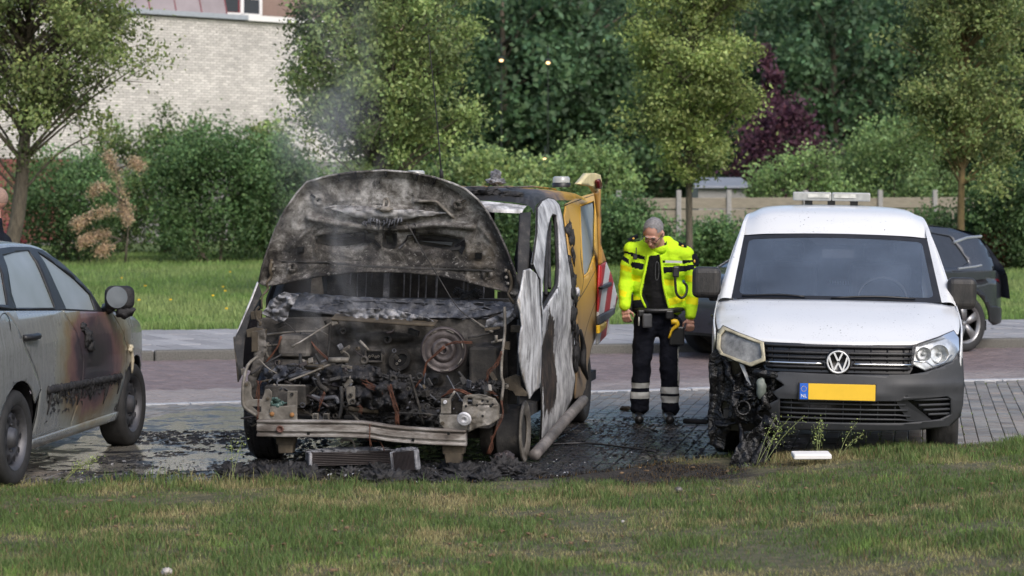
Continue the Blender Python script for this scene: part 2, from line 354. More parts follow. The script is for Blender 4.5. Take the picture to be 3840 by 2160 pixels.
burn = np.clip(1.2 - np.hypot((X - .80) / 1.05, (Y - 16.5) / .8), 0, 1) * 3.2 + np.clip(1 - np.abs(ed - Y) / .28, 0, 1) * np.clip((1.3 - np.abs(X + .4)) * 1.2, 0, 1)
burn = np.clip(burn + (p2 - .5) * 2.2 + (p3 - .5) * 2.6 - .22, 0, 1) * (burn > .02)
soot = np.array([.022, .018, .016]); ochre = np.array([.16, .10, .035])
col = col * (1 - burn[:, None]) + np.where((RNG.random(n) < .8)[:, None], soot, ochre) * burn[:, None]
col *= RNG.uniform(.7, 1.3, (n, 1))
tuft = vnoise(X, Y, 2.2, 9); H = RNG.uniform(.02, .085, n) * np.clip(.25 + 1.5 * (tuft - .15), .5, 1.5) * (1 - .35 * straw) * (1 - .6 * burn); WD = RNG.uniform(.003, .0065, n)
edge_t = (np.abs(ed - Y) < .12) & (RNG.random(n) < .5); H[edge_t] *= 1.7
Z = .012 + bk + .016 * (vnoise(X, Y, 1.1, 5) - .5) - .01
tag(blades('grass', X, Y, Z, H, WD, col, M['grass'], .75), 'short mown grass with straw patches, scorched along the burnt van', 'grass', kind='stuff')
# clods and dead leaves in the near grass
n = 420; X = RNG.uniform(-3, 4, n); Y = RNG.uniform(12, 17, n); k = (Y < np.interp(X, [e[0] for e in EDGE], [e[1] for e in EDGE]) - .2) & (vnoise(X, Y, 1.4, 8) > .55); X, Y = X[k], Y[k]
m = MB()
for x, y in zip(X, Y): m.blob((x, y, bank(x, y) + .018), (RNG.uniform(.008, .026), RNG.uniform(.008, .022), RNG.uniform(.005, .011)), .6, 4, 1, seed=float(x * 9))
tag(m.build('soil_crumbs', simple('dry_clod', (.16, .105, .06), .95, 0., .4, 20.), smooth=True), 'small brown clods of soil scattered in the grass', 'soil', kind='stuff')

# ------------------------------------------------------------------ parking bays, gutter, road, kerb, pavement
LINE1 = ((-2.99, 22.2), (4.92, 25.0)); KERB = ((-3.77, 28.06), (5.6, 30.2))
def on(l, x): (x0, y0), (x1, y1) = l; return y0 + (y1 - y0) * (x - x0) / (x1 - x0)
def flat(name, pts, z, mat):
    me = bpy.data.meshes.new(name); me.from_pydata([(p[0], p[1], z) for p in pts], [], [tuple(range(len(pts)))]); return tag(link(name, me, mat), kind='structure')
bay = flat('parking_bay', [(-14, 12), (-14, on(LINE1, -14)), (14, on(LINE1, 14)), (14, 12)], -.03, M['bedding'])
road = flat('road', [(-14, on(LINE1, -14)), (-14, on(KERB, -14)), (14, on(KERB, 14)), (14, on(LINE1, 14))], -.034, M['bedding'])
def brickset(parent, cells, lw, mat, colf, near, name='paver', gap=.006, h=.05, topz=0.):
    """cells: (x, y, angle); the pieces that show largest are objects, the rest one joined part"""
    L, Wd = lw; ch = .004
    def bv(x, y, a, dz):
        c, s = math.cos(a), math.sin(a); l, w_ = L / 2 - gap / 2, Wd / 2 - gap / 2; out = []
        for (z, q) in ((-h, 0), (-ch, 0), (0, ch)):
            for sx, sy in ((-1, -1), (1, -1), (1, 1), (-1, 1)):
                u, v = sx * (l - q), sy * (w_ - q); out.append((x + u * c - v * s, y + u * s + v * c, topz + z + dz))
        return out
    fq = [(0, 1, 5, 4), (1, 2, 6, 5), (2, 3, 7, 6), (3, 0, 4, 7), (4, 5, 9, 8), (5, 6, 10, 9), (6, 7, 11, 10), (7, 4, 8, 11), (8, 9, 10, 11)]
    cells = sorted(cells, key=near); proto = {}
    V = []; Fc = []; C = []
    for k, (x, y, a) in enumerate(cells):
        dz = random.uniform(-.004, .001); col = colf(x, y)
        if k < 300:
            key = random.randrange(12)
            if key not in proto:
                me = bpy.data.meshes.new(name); me.from_pydata(bv(0, 0, 0, 0), [], fq); ca = me.color_attributes.new('Col', 'FLOAT_COLOR', 'POINT')
                for d_ in ca.data: d_.color = (*col, 1)
                me.materials.append(mat); proto[key] = me
            o = bpy.data.objects.new(name, proto[key]); COL.objects.link(o); o.parent = parent; o.location = (x, y, dz); o.rotation_euler = (random.uniform(-.01, .01), random.uniform(-.01, .01), a)
        else:
            b = len(V); V += bv(x, y, a, dz); Fc += [tuple(b + i for i in f) for f in fq]; C += [(*col, 1)] * 12
    if V:
        me = bpy.data.meshes.new(name + 's'); me.from_pydata(V, [], Fc); ca = me.color_attributes.new('Col', 'FLOAT_COLOR', 'POINT'); ca.data.foreach_set('color', np.array(C, np.float32).reshape(-1))
        o = link(name + '_field', me, mat, parent); o['kind'] = 'stuff'
def seen(x, y, m=.4): return abs(x) < y * .2118 + m + .7
a = math.radians(9.5); ca_, sa_ = math.cos(a), math.sin(a); cells = []
for i in range(-75, 90):
    for j in range(0, 70):
        u = i * .108; v = 12 + j * .212 + (i % 2) * .106; x, y = u * ca_ + v * sa_ - 2.2, v * ca_ - u * sa_
        if seen(x, y) and edge(x) - .35 < y < on(LINE1, x) - .16: cells.append((x, y, math.pi / 2 - a))
def greyc(x, y):
    b = random.uniform(.13, .24); t = random.random(); return (b * (1.06 + .12 * t), b, b * (.90 - .06 * t))
brickset(bay, cells, (.212, .108), M['paver'], greyc, lambda c: (c[0] - 1.0) ** 2 * 2 + (c[1] - 18.2) ** 2 if c[0] > .5 else 99 + c[1])
# pale gutter row between bays and road
gu = empty('gutter', (0, 0, 0)); tag(gu, kind='structure')
la = math.atan2(LINE1[1][1] - LINE1[0][1], LINE1[1][0] - LINE1[0][0]); me0 = None
m = MB().box((0, 0, -.03), (.49, .14, .07)); g0 = m.build('gutter_block', simple('pale_concrete', (.42, .42, .43), .5, 0., .2, 15.), gu); bevel(g0, .006, 1)
x = -6.5; first = True
while x < 7.5:
    o = g0 if first else g0.copy()
    if not first: COL.objects.link(o); o.parent = gu
    o.location = (x, on(LINE1, x), random.uniform(-.004, .004)); o.rotation_euler = (0, 0, la); first = False; x += .5 * math.cos(la)
# road of red clinkers, herringbone
cells = []; s_ = .1055; ra = la + math.radians(45); cr_, sr_ = math.cos(ra), math.sin(ra)
for i in range(-90, 90):
    for j in range(-90, 90):
        k = (i - j) % 4
        if k == 0: cx, cy, an = (i + 1.) * s_, (j + .5) * s_, 0.
        elif k == 3: cx, cy, an = (i + .5) * s_, (j + 1.) * s_, math.pi / 2
        else: continue
        x, y = .9 + cx * cr_ - cy * sr_, 26.3 + cx * sr_ + cy * cr_
        if seen(x, y, .3) and on(LINE1, x) + .10 < y < on(KERB, x) - .02: cells.append((x, y, ra + an))
def redc(x, y):
    b = random.uniform(.85, 1.2); e = min(max((y - on(LINE1, x) - .8) / 1.0, 0.), 1.); e = min(1., e + (.25 if x > 0 else 0))
    r = Vector((.168, .128, .123)) * e + Vector((.26, .225, .21)) * (1 - e); return tuple(r * b)
brickset(road, cells, (.211, .1055), M['redpaver'], redc, lambda c: c[1] - on(LINE1, c[0]) + (0 if c[0] < -1.2 else 3))
# kerb
kb = empty('kerb'); tag(kb, kind='structure'); ka = math.atan2(KERB[1][1] - KERB[0][1], KERB[1][0] - KERB[0][0])
m = MB().box((0, .075, .01), (.988, .15, .2)); k0 = m.build('kerb_stone', M['kerb'], kb); bevel(k0, .02, 2)
x = -9.5; first = True
while x < 10:
    o = k0 if first else k0.copy()
    if not first: COL.objects.link(o); o.parent = kb
    o.location = (x, on(KERB, x), random.uniform(-.003, .003)); o.rotation_euler = (0, 0, ka); first = False; x += math.cos(ka)
# pavement of long slabs
PD = 4.4
def pv(u, v): x0 = u * math.cos(ka); y0 = on(KERB, 0) + u * math.sin(ka) + .16; return (x0 - v * math.sin(ka), y0 + v * math.cos(ka))
pav = empty('pavement'); tag(pav, kind='structure')
me = bpy.data.meshes.new('bed'); me.from_pydata([(*pv(-11, 0), .085), (*pv(12, 0), .085), (*pv(12, PD), .085), (*pv(-11, PD), .085)], [], [(0, 1, 2, 3)]); link('joint_bed', me, M['bedding'], pav)
m = MB().box((0, 0, -.02), (.284, PD / 4 - .02, .04)); s0 = m.build('slab', M['slab'], pav); bevel(s0, .004, 1); first = True
sk = math.radians(-4)
for r in range(4):
    for i in range(-33, 40):
        u = i * .3 + (.5 * (r % 2)) * 0 - r * .28; p = pv(u, (r + .5) * PD / 4)
        if not seen(p[0], p[1], .5): continue
        o = s0 if first else s0.copy()
        if not first: COL.objects.link(o); o.parent = pav
        o.location = (p[0], p[1], .1 + random.uniform(-.003, .003)); o.rotation_euler = (random.uniform(-.004, .004), random.uniform(-.004, .004), ka + math.radians(14)); first = False
# back lawn rising towards the hedges
nx, ny = 80, 40; vs = []
def lawnz(x, y): d0 = y - pv(x / math.cos(ka), PD)[1]; return .085 + .0115 * max(d0, 0) + .03 * fnoise(x, y, .25) * min(max(d0 / 3, 0), 1)
for j in range(ny):
    for i in range(nx):
        x = -26 + 52 * i / (nx - 1); y0 = pv(x / math.cos(ka), PD)[1]; y = y0 + (95 - y0) * (j / (ny - 1)) ** 1.5; vs.append((x, y, lawnz(x, y)))
fs = [(j * nx + i, j * nx + i + 1, (j + 1) * nx + i + 1, (j + 1) * nx + i) for j in range(ny - 1) for i in range(nx - 1)]
me = bpy.data.meshes.new('back_lawn'); me.from_pydata(vs, [], fs); tag(link('back_lawn', me, M['back_turf'], smooth=True), kind='structure')
n = 160000; Y = 32 + 30 * RNG.random(n) ** 1.4; X = (RNG.random(n) * 2 - 1) * (Y * .2118 + 1.8); y0 = np.array([on(KERB, 0) + .16]) + X * math.tan(ka) + PD / math.cos(ka)
k = Y > y0 + .03 * RNG.random(n); X, Y, y0 = X[k], Y[k], y0[k]; n = len(X)
p1, p2 = vnoise(X, Y, .5, 21), vnoise(X, Y, 2., 22); t = np.clip((p1 - .4) * 3 + (p2 - .5) * 1.5, 0, 1)[:, None]
col = (np.array([.18, .285, .08]) * (1 - t) + np.array([.26, .33, .12]) * t) * RNG.uniform(.75, 1.25, (n, 1))
Z = .085 + .0115 * (Y - y0); H = RNG.uniform(.05, .12, n) * (.6 + .8 * p2) * (1 + .6 * np.clip(1 - (Y - y0) / .5, 0, 1)); 
tag(blades('meadow_grass', X, Y, Z, H, RNG.uniform(.008, .02, n), col, M['grass'], .6), 'bright green meadow grass on the verge behind the pavement', 'grass', kind='stuff')
m = MB()
for k in range(45):
    y = random.uniform(34, 48); x = random.uniform(-.2, .06) * y; z = lawnz(x, y) + .11
    m.lathe([(.001, 0), (.022, .006), (.024, .014)], (x, y, z), (0, -.3, 1), 6)
tag(m.build('buttercups', M['flower']), 'tiny yellow buttercups sprinkled over the back lawn', 'flowers', kind='stuff')
# puddle between the silver car and the burnt van
pts = []
for k in range(90):
    t = 2 * math.pi * k / 90; r = 1 + .22 * fnoise(math.cos(t) * 2, math.sin(t) * 2, 1., 5.); pts.append((-2.25 + 1.15 * r * math.cos(t) + .10 * (math.sin(t) * 2.2), 19.2 + 2.75 * r * math.sin(t)))
pts = [(x, min(y, on(LINE1, x) - .08)) for x, y in pts]
me = bpy.data.meshes.new('puddle'); me.from_pydata([(x, y, .003) for x, y in pts], [], [tuple(range(90))]); tag(link('puddle', me, M['water']), kind='structure')

# moss and small weeds in the joints of the bay bricks
X = []; Y = []
for k in range(5200):
    i = random.randint(-75, 90); u = (i + .5) * .108; v = 12 + random.random() * 14; x, y = u * ca_ + v * sa_ - 2.2, v * ca_ - u * sa_
    if x > 2.6 and seen(x, y) and edge(x) < y < on(LINE1, x) and noise.noise(Vector((x * .9, y * .9, 2))) > -.1: X.append(x + random.gauss(0, .008)); Y.append(y)
X, Y = np.array(X), np.array(Y); n = len(X); col = np.array([.14, .19, .05]) * RNG.uniform(.6, 1.3, (n, 1))
tag(blades('joint_moss', X, Y, np.zeros(n) - .004, RNG.uniform(.008, .03, n), RNG.uniform(.006, .014, n), col, M['grass'], .9), 'green moss growing in the joints of the grey bricks', 'moss', kind='stuff')
M['redframe2'] = simple('dark_green_metal', (.012, .02, .014), .6)
# ================================================================== house behind the hedge
hs = empty('brick_house', (-10.8, 70, 0), math.atan2(.69, .724)); tag(hs, 'pale brick house with panelled mansard roof behind the hedge', 'house')
H0, H1, XA, XB = 2.95, 7.16, -7., 9.
MB().box(((XA + XB) / 2, .17, 3.6), (XB - XA, .3, 7.2)).build('wall', M['mortar'], hs)
fq5 = [(0, 1, 2, 3), (0, 4, 5, 1), (1, 5, 6, 2), (2, 6, 7, 3), (3, 7, 4, 0)]
def brickrow(parent, xa, xb, za, zb, mat, colf, nind, sel, cz=.0775, cl=.222):
    V = []; Fc = []; C = []; B = []
    for r in range(int((zb - za) / cz)):
        for i in range(int((xb - xa) / cl) + 1): B.append((xa + (i + (.5 if r % 2 else 0)) * cl, za + (r + .5) * cz))
    B.sort(key=sel); me0 = []
    for k in range(6):
        me = bpy.data.meshes.new('brick'); x, z, d = cl / 2 - .006, cz / 2 - .006, .012
        me.from_pydata([(-x, -d, -z), (x, -d, -z), (x, -d, z), (-x, -d, z), (-x, .02, -z), (x, .02, -z), (x, .02, z), (-x, .02, z)], [], fq5)
        c = colf(); ca = me.color_attributes.new('Col', 'FLOAT_COLOR', 'POINT')
        for q in ca.data: q.color = (*c, 1)
        me.materials.append(mat); me0.append(me)
    for k, (bx, bz) in enumerate(B):
        if k < nind:
            o = bpy.data.objects.new('brick', random.choice(me0)); COL.objects.link(o); o.parent = parent; o.location = (bx, 0, bz)
        else:
            x, z, d = cl / 2 - .006, cz / 2 - .006, .012 + random.uniform(-.004, .004); b = len(V); c = colf()
            V += [(bx + p, q, bz + s_) for p, q, s_ in ((-x, -d, -z), (x, -d, -z), (x, -d, z), (-x, -d, z), (-x, .02, -z), (x, .02, -z), (x, .02, z), (-x, .02, z))]
            Fc += [tuple(b + i for i in f) for f in fq5]; C += [(*c, 1)] * 8
    me = bpy.data.meshes.new('bricks'); me.from_pydata(V, [], Fc); ca = me.color_attributes.new('Col', 'FLOAT_COLOR', 'POINT'); ca.data.foreach_set('color', np.array(C, np.float32).reshape(-1))
    o = link('brickwork', me, mat, parent); o['kind'] = 'stuff'
def wc():
    b = random.uniform(.54, .74); return (b, b * .955, b * .90)
def rc():
    b = random.uniform(.7, 1.2); return (.24 * b, .085 * b, .07 * b)
brickrow(hs, XA, XB, H0, H1, M['wbrick'], wc, 220, lambda b: (b[0] - .5) ** 2 + 3 * (b[1] - 6.2) ** 2)
brickrow(hs, XA, -2.5, .6, H0, M['wbrick'], rc, 70, lambda b: abs(b[0] + 5.2) + abs(b[1] - 2.6))
m = MB().box((-1.6, .1, 7.25), (10.9, .5, .14)); m.build('coping', M['zinc'], hs)
m = MB().box((6.4, .1, 7.25), (5.1, .52, .17)); m.build('white_gutter', M['whitepaint'], hs)
for k in range(11):
    x0 = -6.9 + k * .93; bevel(MB().plate([(x0, .2, 7.33), (x0 + .915, .2, 7.33), (x0 + .915, .55, 8.5), (x0, .55, 8.5)], (0, .06, -.01)).build('roof_panel', M['roofpanel'], hs), .01, 1)
    MB().tube([(x0 + .92, .2, 7.33), (x0 + .92, .55, 8.5)], .022, 6).build('seam', M['redframe'], hs)
MB().box((7.5, 1.6, 7.6), (8.0, .3, 2.6)).build('upper_wall', M['brownwall'], hs)
wf = MB(); X0, X1, Z0, Z1 = 3.95, 5.55, 7.42, 8.6
for bx in ((X0, Z0, X0 + .1, Z1), (X1 - .1, Z0, X1, Z1), (X0, Z1 - .1, X1, Z1), (X0, Z0, X1, Z0 + .1), (4.72, Z0, 4.84, Z1)): wf.box(((bx[0] + bx[2]) / 2, 1.42, (bx[1] + bx[3]) / 2), (bx[2] - bx[0], .1, bx[3] - bx[1]))
wi = wf.build('window', M['whitepaint'], hs)
MB().box((4.39, 1.44, 8.), (.66, .04, 1.06)).build('sash', M['redframe'], wi); MB().box((4.39, 1.41, 8.), (.5, .03, .9)).build('pane', M['darkglass'], wi); MB().box((5.15, 1.43, 8.), (.6, .04, 1.0)).build('pane', M['darkglass'], wi)
for k in range(4): MB().box((5.15, 1.39, 8.0 + k * .14), (.6, .02, .07)).build('louvre', M['whitepaint'], wi)

# ================================================================== trees, hedges
def leaves(name, C, size, mat, parent, bright, up=.3, aspect=.6):
    n = len(C); d = RNG.normal(0, 1, (n, 3)); d /= np.linalg.norm(d, axis=1)[:, None]; nr = RNG.normal(0, 1, (n, 3)); nr[:, 2] += up * 2
    e = np.cross(nr, d); e /= np.linalg.norm(e, axis=1)[:, None] + 1e-9; s = size * RNG.uniform(.6, 1.4, n)[:, None]
    v = np.zeros((n, 4, 3)); v[:, 0] = C - d * s * .5; v[:, 1] = C + e * s * aspect * .5 - d * s * .05; v[:, 2] = C + d * s * .5; v[:, 3] = C - e * s * aspect * .5 - d * s * .05
    me = bpy.data.meshes.new(name); me.vertices.add(n * 4); me.vertices.foreach_set('co', v.reshape(-1).astype(np.float32))
    me.loops.add(n * 4); me.loops.foreach_set('vertex_index', np.arange(n * 4, dtype=np.int32)); me.polygons.add(n); me.polygons.foreach_set('loop_start', np.arange(n, dtype=np.int32) * 4)
    b = np.asarray(bright)[:, None] * RNG.uniform(.75, 1.25, (n, 1)); hue = RNG.uniform(.9, 1.12, (n, 1)); col = np.concatenate([b * hue, b, b * RNG.uniform(.8, 1.1, (n, 1)), np.ones((n, 1))], 1)
    ca = me.color_attributes.new('Col', 'FLOAT_COLOR', 'POINT'); ca.data.foreach_set('color', np.repeat(col, 4, 0).reshape(-1).astype(np.float32))
    me.update(calc_edges=True); return link(name, me, mat, parent)
def shell(n, r, fill=.45):               # points in an ellipsoid, more towards the outside
    d = RNG.normal(0, 1, (n, 3)); d /= np.linalg.norm(d, axis=1)[:, None]; return d * (fill + (1 - fill) * RNG.random((n, 1)) ** .6) * np.asarray(r)
def street_tree(px, Y, trunk, cpx, cpy, rx, rz, mat, bark, label, ncl, nl, size, base_r, lean=0., spread=.36, cut=9.):
    b = W(px, HZ, Y); zb = lawnz(b.x, Y); t = empty('street_tree', (b.x, Y, zb)); tag(t, label, 'tree', 'young street trees along the verge')
    c = W(cpx, cpy, Y) - Vector((b.x, Y, zb))
    top = Vector((c.x, 0, c.z + rz * .7)); tr = MB(); mid = Vector((lean, 0, trunk))
    tp = [Vector((0, 0, 0)), Vector((lean * .5, .02, trunk * .5)), mid, (mid + top) / 2 + Vector((.05, .05, 0)), top]
    tr.tube(tp, [base_r * 1.15, base_r * .95, base_r * .85, base_r * .5, base_r * .12], 10, sub=4)
    K = shell(ncl, (rx, rx, rz), .35) * RNG.uniform(.75, 1.14, (ncl, 1)); K = K[K[:, 2] + c.z < cut]; lim = MB()
    P = []; Bt = []
    for k in K:
        q = Vector(k) + c
        if q.z < trunk - .15: q.z = trunk - .15 + random.random() * .3
        h = min(max(q.z - abs(q.x - c.x) * .7 - .3, trunk * .85), top.z); f = (h - trunk) / max(top.z - trunk, .1); s0 = mid.lerp(top, max(f, 0))
        m1 = s0.lerp(q, .5) + Vector((random.uniform(-.1, .1), random.uniform(-.1, .1), .1)); lim.tube([s0, m1, q], [base_r * .22, base_r * .14, .006], 5, sub=3)
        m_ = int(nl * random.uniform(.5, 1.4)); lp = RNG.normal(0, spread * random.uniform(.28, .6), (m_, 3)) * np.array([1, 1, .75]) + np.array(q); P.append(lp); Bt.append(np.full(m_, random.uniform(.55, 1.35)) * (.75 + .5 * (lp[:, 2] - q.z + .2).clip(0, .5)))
        for _ in range(2):
            e = q + Vector(RNG.normal(0, spread * .7, 3)); lim.tube([q.lerp(s0, .25), e], [.008, .003], 4)
    tr.build('trunk', bark, t, True); lim.build('branches', bark, t, True)
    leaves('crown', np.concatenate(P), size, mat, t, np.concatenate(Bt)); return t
street_tree(0, 38, 1.75, 110, 90, 1.8, 2.15, M['leaf_o'], M['bark'], 'bushy street tree with grey trunk left of the brick wall', 170, 230, .072, .13, .32, .4, 6.)
street_tree(1425, 40, 1.7, 1420, 190, 1.66, 2.45, M['leaf'], M['bark'], 'broad leafy street tree rising behind the smoking van', 190, 270, .074, .10, 0., .42, 6.2)
street_tree(2585, 42, 2.15, 2595, 220, 1.2, 2.25, M['leaf_y'], M['bark'], 'slim yellow-green street tree behind the officer', 130, 300, .072, .065, .0, .36, 6.)
street_tree(3605, 44, 1.9, 3630, 220, 1.2, 2.5, M['leaf_o'], M['bark_y'], 'olive street tree with yellowish trunk at the right edge', 125, 280, .072, .075, 0., .38, 6.2)
def bush(name, label, px, half, top, Y, mat, size, n, cat='shrub', group='shrubs along the back of the verge', ncl=60, stems=5, base=None, sq=.9, bl=(.55, 1.35)):
    b = W(px, HZ, Y); zb = lawnz(b.x, Y) if base is None else base; rx = half / F * Y; zt = CH - (top - HZ) / F * Y - zb; t = empty(name, (b.x, Y, zb)); tag(t, label, cat, group)
    K = shell(ncl, (rx * .88, rx * .7, zt * .52), .45); K[:, 2] = np.sign(K[:, 2]) * np.abs(K[:, 2]) ** sq * 1. + zt * .5; P = []; Bt = []
    for k in K:
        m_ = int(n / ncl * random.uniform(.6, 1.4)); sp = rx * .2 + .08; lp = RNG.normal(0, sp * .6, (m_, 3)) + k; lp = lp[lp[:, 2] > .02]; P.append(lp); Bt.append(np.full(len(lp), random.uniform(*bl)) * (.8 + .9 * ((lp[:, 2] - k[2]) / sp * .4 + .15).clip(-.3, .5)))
    s_ = MB()
    for k in range(stems):
        e = K[random.randrange(len(K))]; s_.tube([(random.uniform(-.25, .25) * rx, 0, -.05), (e[0] * .5, e[1] * .5, e[2] * .5), tuple(e)], [.04, .03, .008], 5, sub=3)
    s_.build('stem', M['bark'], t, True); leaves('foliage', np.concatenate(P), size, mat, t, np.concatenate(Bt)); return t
bush('hedge_shrub', 'dark green shrub at the left, under the street tree', 250, 270, 575, 56, M['leaf_b'], .088, 14400, ncl=70)
bush('tall_shrub', 'tall leafy shrub rising against the white brick wall', 640, 170, 400, 61, M['leaf_l'], .10, 9000, ncl=60, bl=(.5, 1.))
bush('tall_shrub', 'lighter shrub left of the tall one, below the brick wall', 430, 160, 470, 61, M['leaf_l'], .10, 7500, ncl=50, bl=(.5, 1.))
bush('hedge_shrub', 'big rounded dark green shrub in front of the brick wall', 790, 260, 480, 56, M['leaf_b'], .088, 22400, ncl=110)
bush('hedge_shrub', 'dark green shrub just left of the smoking van', 1040, 180, 520, 57, M['leaf_b'], .088, 14400, ncl=80)
bush('wispy_shrub', 'wispy green shrub at the foot of the broad street tree', 1000, 130, 440, 60, M['leaf'], .12, 4000, ncl=40)
bush('pale_shrub', 'pale green shrub behind the open bonnet of the van', 1420, 280, 590, 58, M['leaf_l'], .10, 13500, ncl=80, bl=(.45, 1.1))
bush('pale_shrub', 'pale green shrub above the roof of the burnt van', 1850, 230, 545, 60, M['leaf'], .12, 8000, ncl=80)
bush('pale_shrub', 'light green pointed shrub behind the yellow tailgate', 2210, 200, 535, 61, M['leaf_l'], .10, 12000, ncl=80)
bush('hedge_shrub', 'dark green shrub seen through the burnt cab window', 1960, 260, 740, 53, M['leaf_b'], .088, 14400, ncl=70)
bush('hedge_shrub', 'dark green shrub between the van and the officer', 2350, 170, 760, 54, M['leaf_b'], .088, 14400, ncl=70)
bush('low_shrub', 'low green shrub in front of the wooden fence', 2680, 170, 850, 53, M['leaf_b'], .088, 11200, ncl=60)
bush('bright_shrub', 'bright green rounded shrub behind the white van', 3010, 210, 560, 66, M['leaf_l'], .10, 12000, ncl=80)
bush('bright_shrub', 'tall bright green shrub behind the light bar', 3330, 260, 440, 68, M['leaf_l'], .10, 15000, ncl=90, bl=(.5, 1.2))
bush('bright_shrub', 'green shrub hiding the right end of the fence', 3500, 160, 640, 64, M['leaf_l'], .10, 7500, ncl=60, bl=(.4, 1.))
bush('hedge_shrub', 'dark green shrub at the right edge of the verge', 3790, 200, 640, 53, M['leaf_b'], .088, 12800, ncl=70, bl=(.35, 1.))
bush('hedge_shrub', 'low dark shrub behind the dark hatchback', 3560, 170, 800, 54, M['leaf_b'], .088, 9600, ncl=60, bl=(.4, 1.))
bush('reddish_shrub', 'small reddish shrub at the right edge', 3740, 60, 890, 53, leafmat('russet_leaf', (.13, .045, .03)), .09, 2500, ncl=30)
bush('blossom_shrub', 'small pink flowering shrub at the left edge', 55, 26, 800, 55, M['leaf_r'], .06, 500, ncl=16)
bush('purple_tree', 'dark purple-leaved tree behind the white van', 2940, 210, 370, 74, M['leaf_p'], .16, 9000, 'tree', None, 90, 6, bl=(.6, 1.5))
bush('purple_spire', 'narrow purple treetop beside the yellow-green street tree', 2870, 65, 150, 75, M['leaf_p'], .16, 3500, 'tree', None, 40, 3, bl=(.6, 1.5))
# withered branch hanging out of the hedge
wt = empty('withered_branch', W(420, 990, 54)); wt.location.z = lawnz(wt.location.x, 54); tag(wt, 'withered tan branch hanging out of the dark hedge', 'branch')
lim = MB(); P = []
for path in ([(470, 985), (480, 800), (430, 640), (400, 575)], [(480, 800), (400, 790), (310, 830), (285, 845)], [(455, 900), (390, 880), (330, 895), (300, 915)], [(455, 900), (400, 930), (370, 950)], [(430, 640), (500, 610), (530, 625)], [(470, 760), (380, 700), (345, 730)], [(440, 700), (460, 780), (480, 830)]):
    q = [W(x, y, 53.6 + random.random() * .6) - wt.location for x, y in path]; lim.tube(q, [.03] + [.012] * (len(q) - 1), 5, sub=3); c = cr(q, 10)
    for p in c[8:]: P.append(RNG.normal(0, .07, (55, 3)) + np.array(p))
lim.build('stem', M['bark'], wt, True); P = np.concatenate(P); leaves('foliage', P, .045, M['leaf_t'], wt, RNG.uniform(.5, 1.2, len(P)))
# tall dark trees behind everything
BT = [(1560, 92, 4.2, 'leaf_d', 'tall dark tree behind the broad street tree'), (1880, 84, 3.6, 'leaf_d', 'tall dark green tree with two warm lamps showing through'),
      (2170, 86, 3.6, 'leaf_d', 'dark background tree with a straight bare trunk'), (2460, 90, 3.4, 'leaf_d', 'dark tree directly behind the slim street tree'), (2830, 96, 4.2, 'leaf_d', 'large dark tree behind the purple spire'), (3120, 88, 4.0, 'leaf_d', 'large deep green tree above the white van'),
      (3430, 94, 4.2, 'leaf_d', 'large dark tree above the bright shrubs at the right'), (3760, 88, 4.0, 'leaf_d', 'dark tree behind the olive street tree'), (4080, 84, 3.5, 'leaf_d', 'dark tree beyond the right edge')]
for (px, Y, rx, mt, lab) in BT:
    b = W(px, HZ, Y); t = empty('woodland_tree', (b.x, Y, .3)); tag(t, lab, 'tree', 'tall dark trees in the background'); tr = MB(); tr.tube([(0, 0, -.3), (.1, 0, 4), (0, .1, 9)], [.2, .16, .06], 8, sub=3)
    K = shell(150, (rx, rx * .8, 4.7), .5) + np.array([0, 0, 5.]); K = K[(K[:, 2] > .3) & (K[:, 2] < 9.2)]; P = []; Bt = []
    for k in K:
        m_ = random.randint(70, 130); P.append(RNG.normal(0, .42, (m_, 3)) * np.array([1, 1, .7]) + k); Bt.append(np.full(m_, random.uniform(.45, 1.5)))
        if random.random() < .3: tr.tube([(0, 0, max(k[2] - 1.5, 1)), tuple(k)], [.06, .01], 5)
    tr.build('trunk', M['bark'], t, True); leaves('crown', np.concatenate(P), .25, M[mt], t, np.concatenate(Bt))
# far wood closing the view
nx, ny = 60, 14; vs = []
for j in range(ny):
    for i in range(nx):
        x = -45 + 90 * i / (nx - 1); z = -1 + 12.6 * j / (ny - 1); vs.append((x, 108 + 2.5 * fnoise(x, z, .3) + z * .15, z))
fs = [(j * nx + i, j * nx + i + 1, (j + 1) * nx + i + 1, (j + 1) * nx + i) for j in range(ny - 1) for i in range(nx - 1)]
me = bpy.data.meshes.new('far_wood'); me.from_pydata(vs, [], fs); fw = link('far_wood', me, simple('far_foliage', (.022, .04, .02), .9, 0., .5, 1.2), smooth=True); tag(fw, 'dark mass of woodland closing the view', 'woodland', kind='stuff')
n = 26000; P = np.stack([RNG.uniform(-30, 32, n), RNG.uniform(101, 107, n), RNG.uniform(0, 11.6, n)], 1); lf = leaves('foliage', P, .5, M['leaf_d'], fw, .5 + vnoise(P[:, 0], P[:, 2], .5, 3) * .9); lf['kind'] = 'stuff'

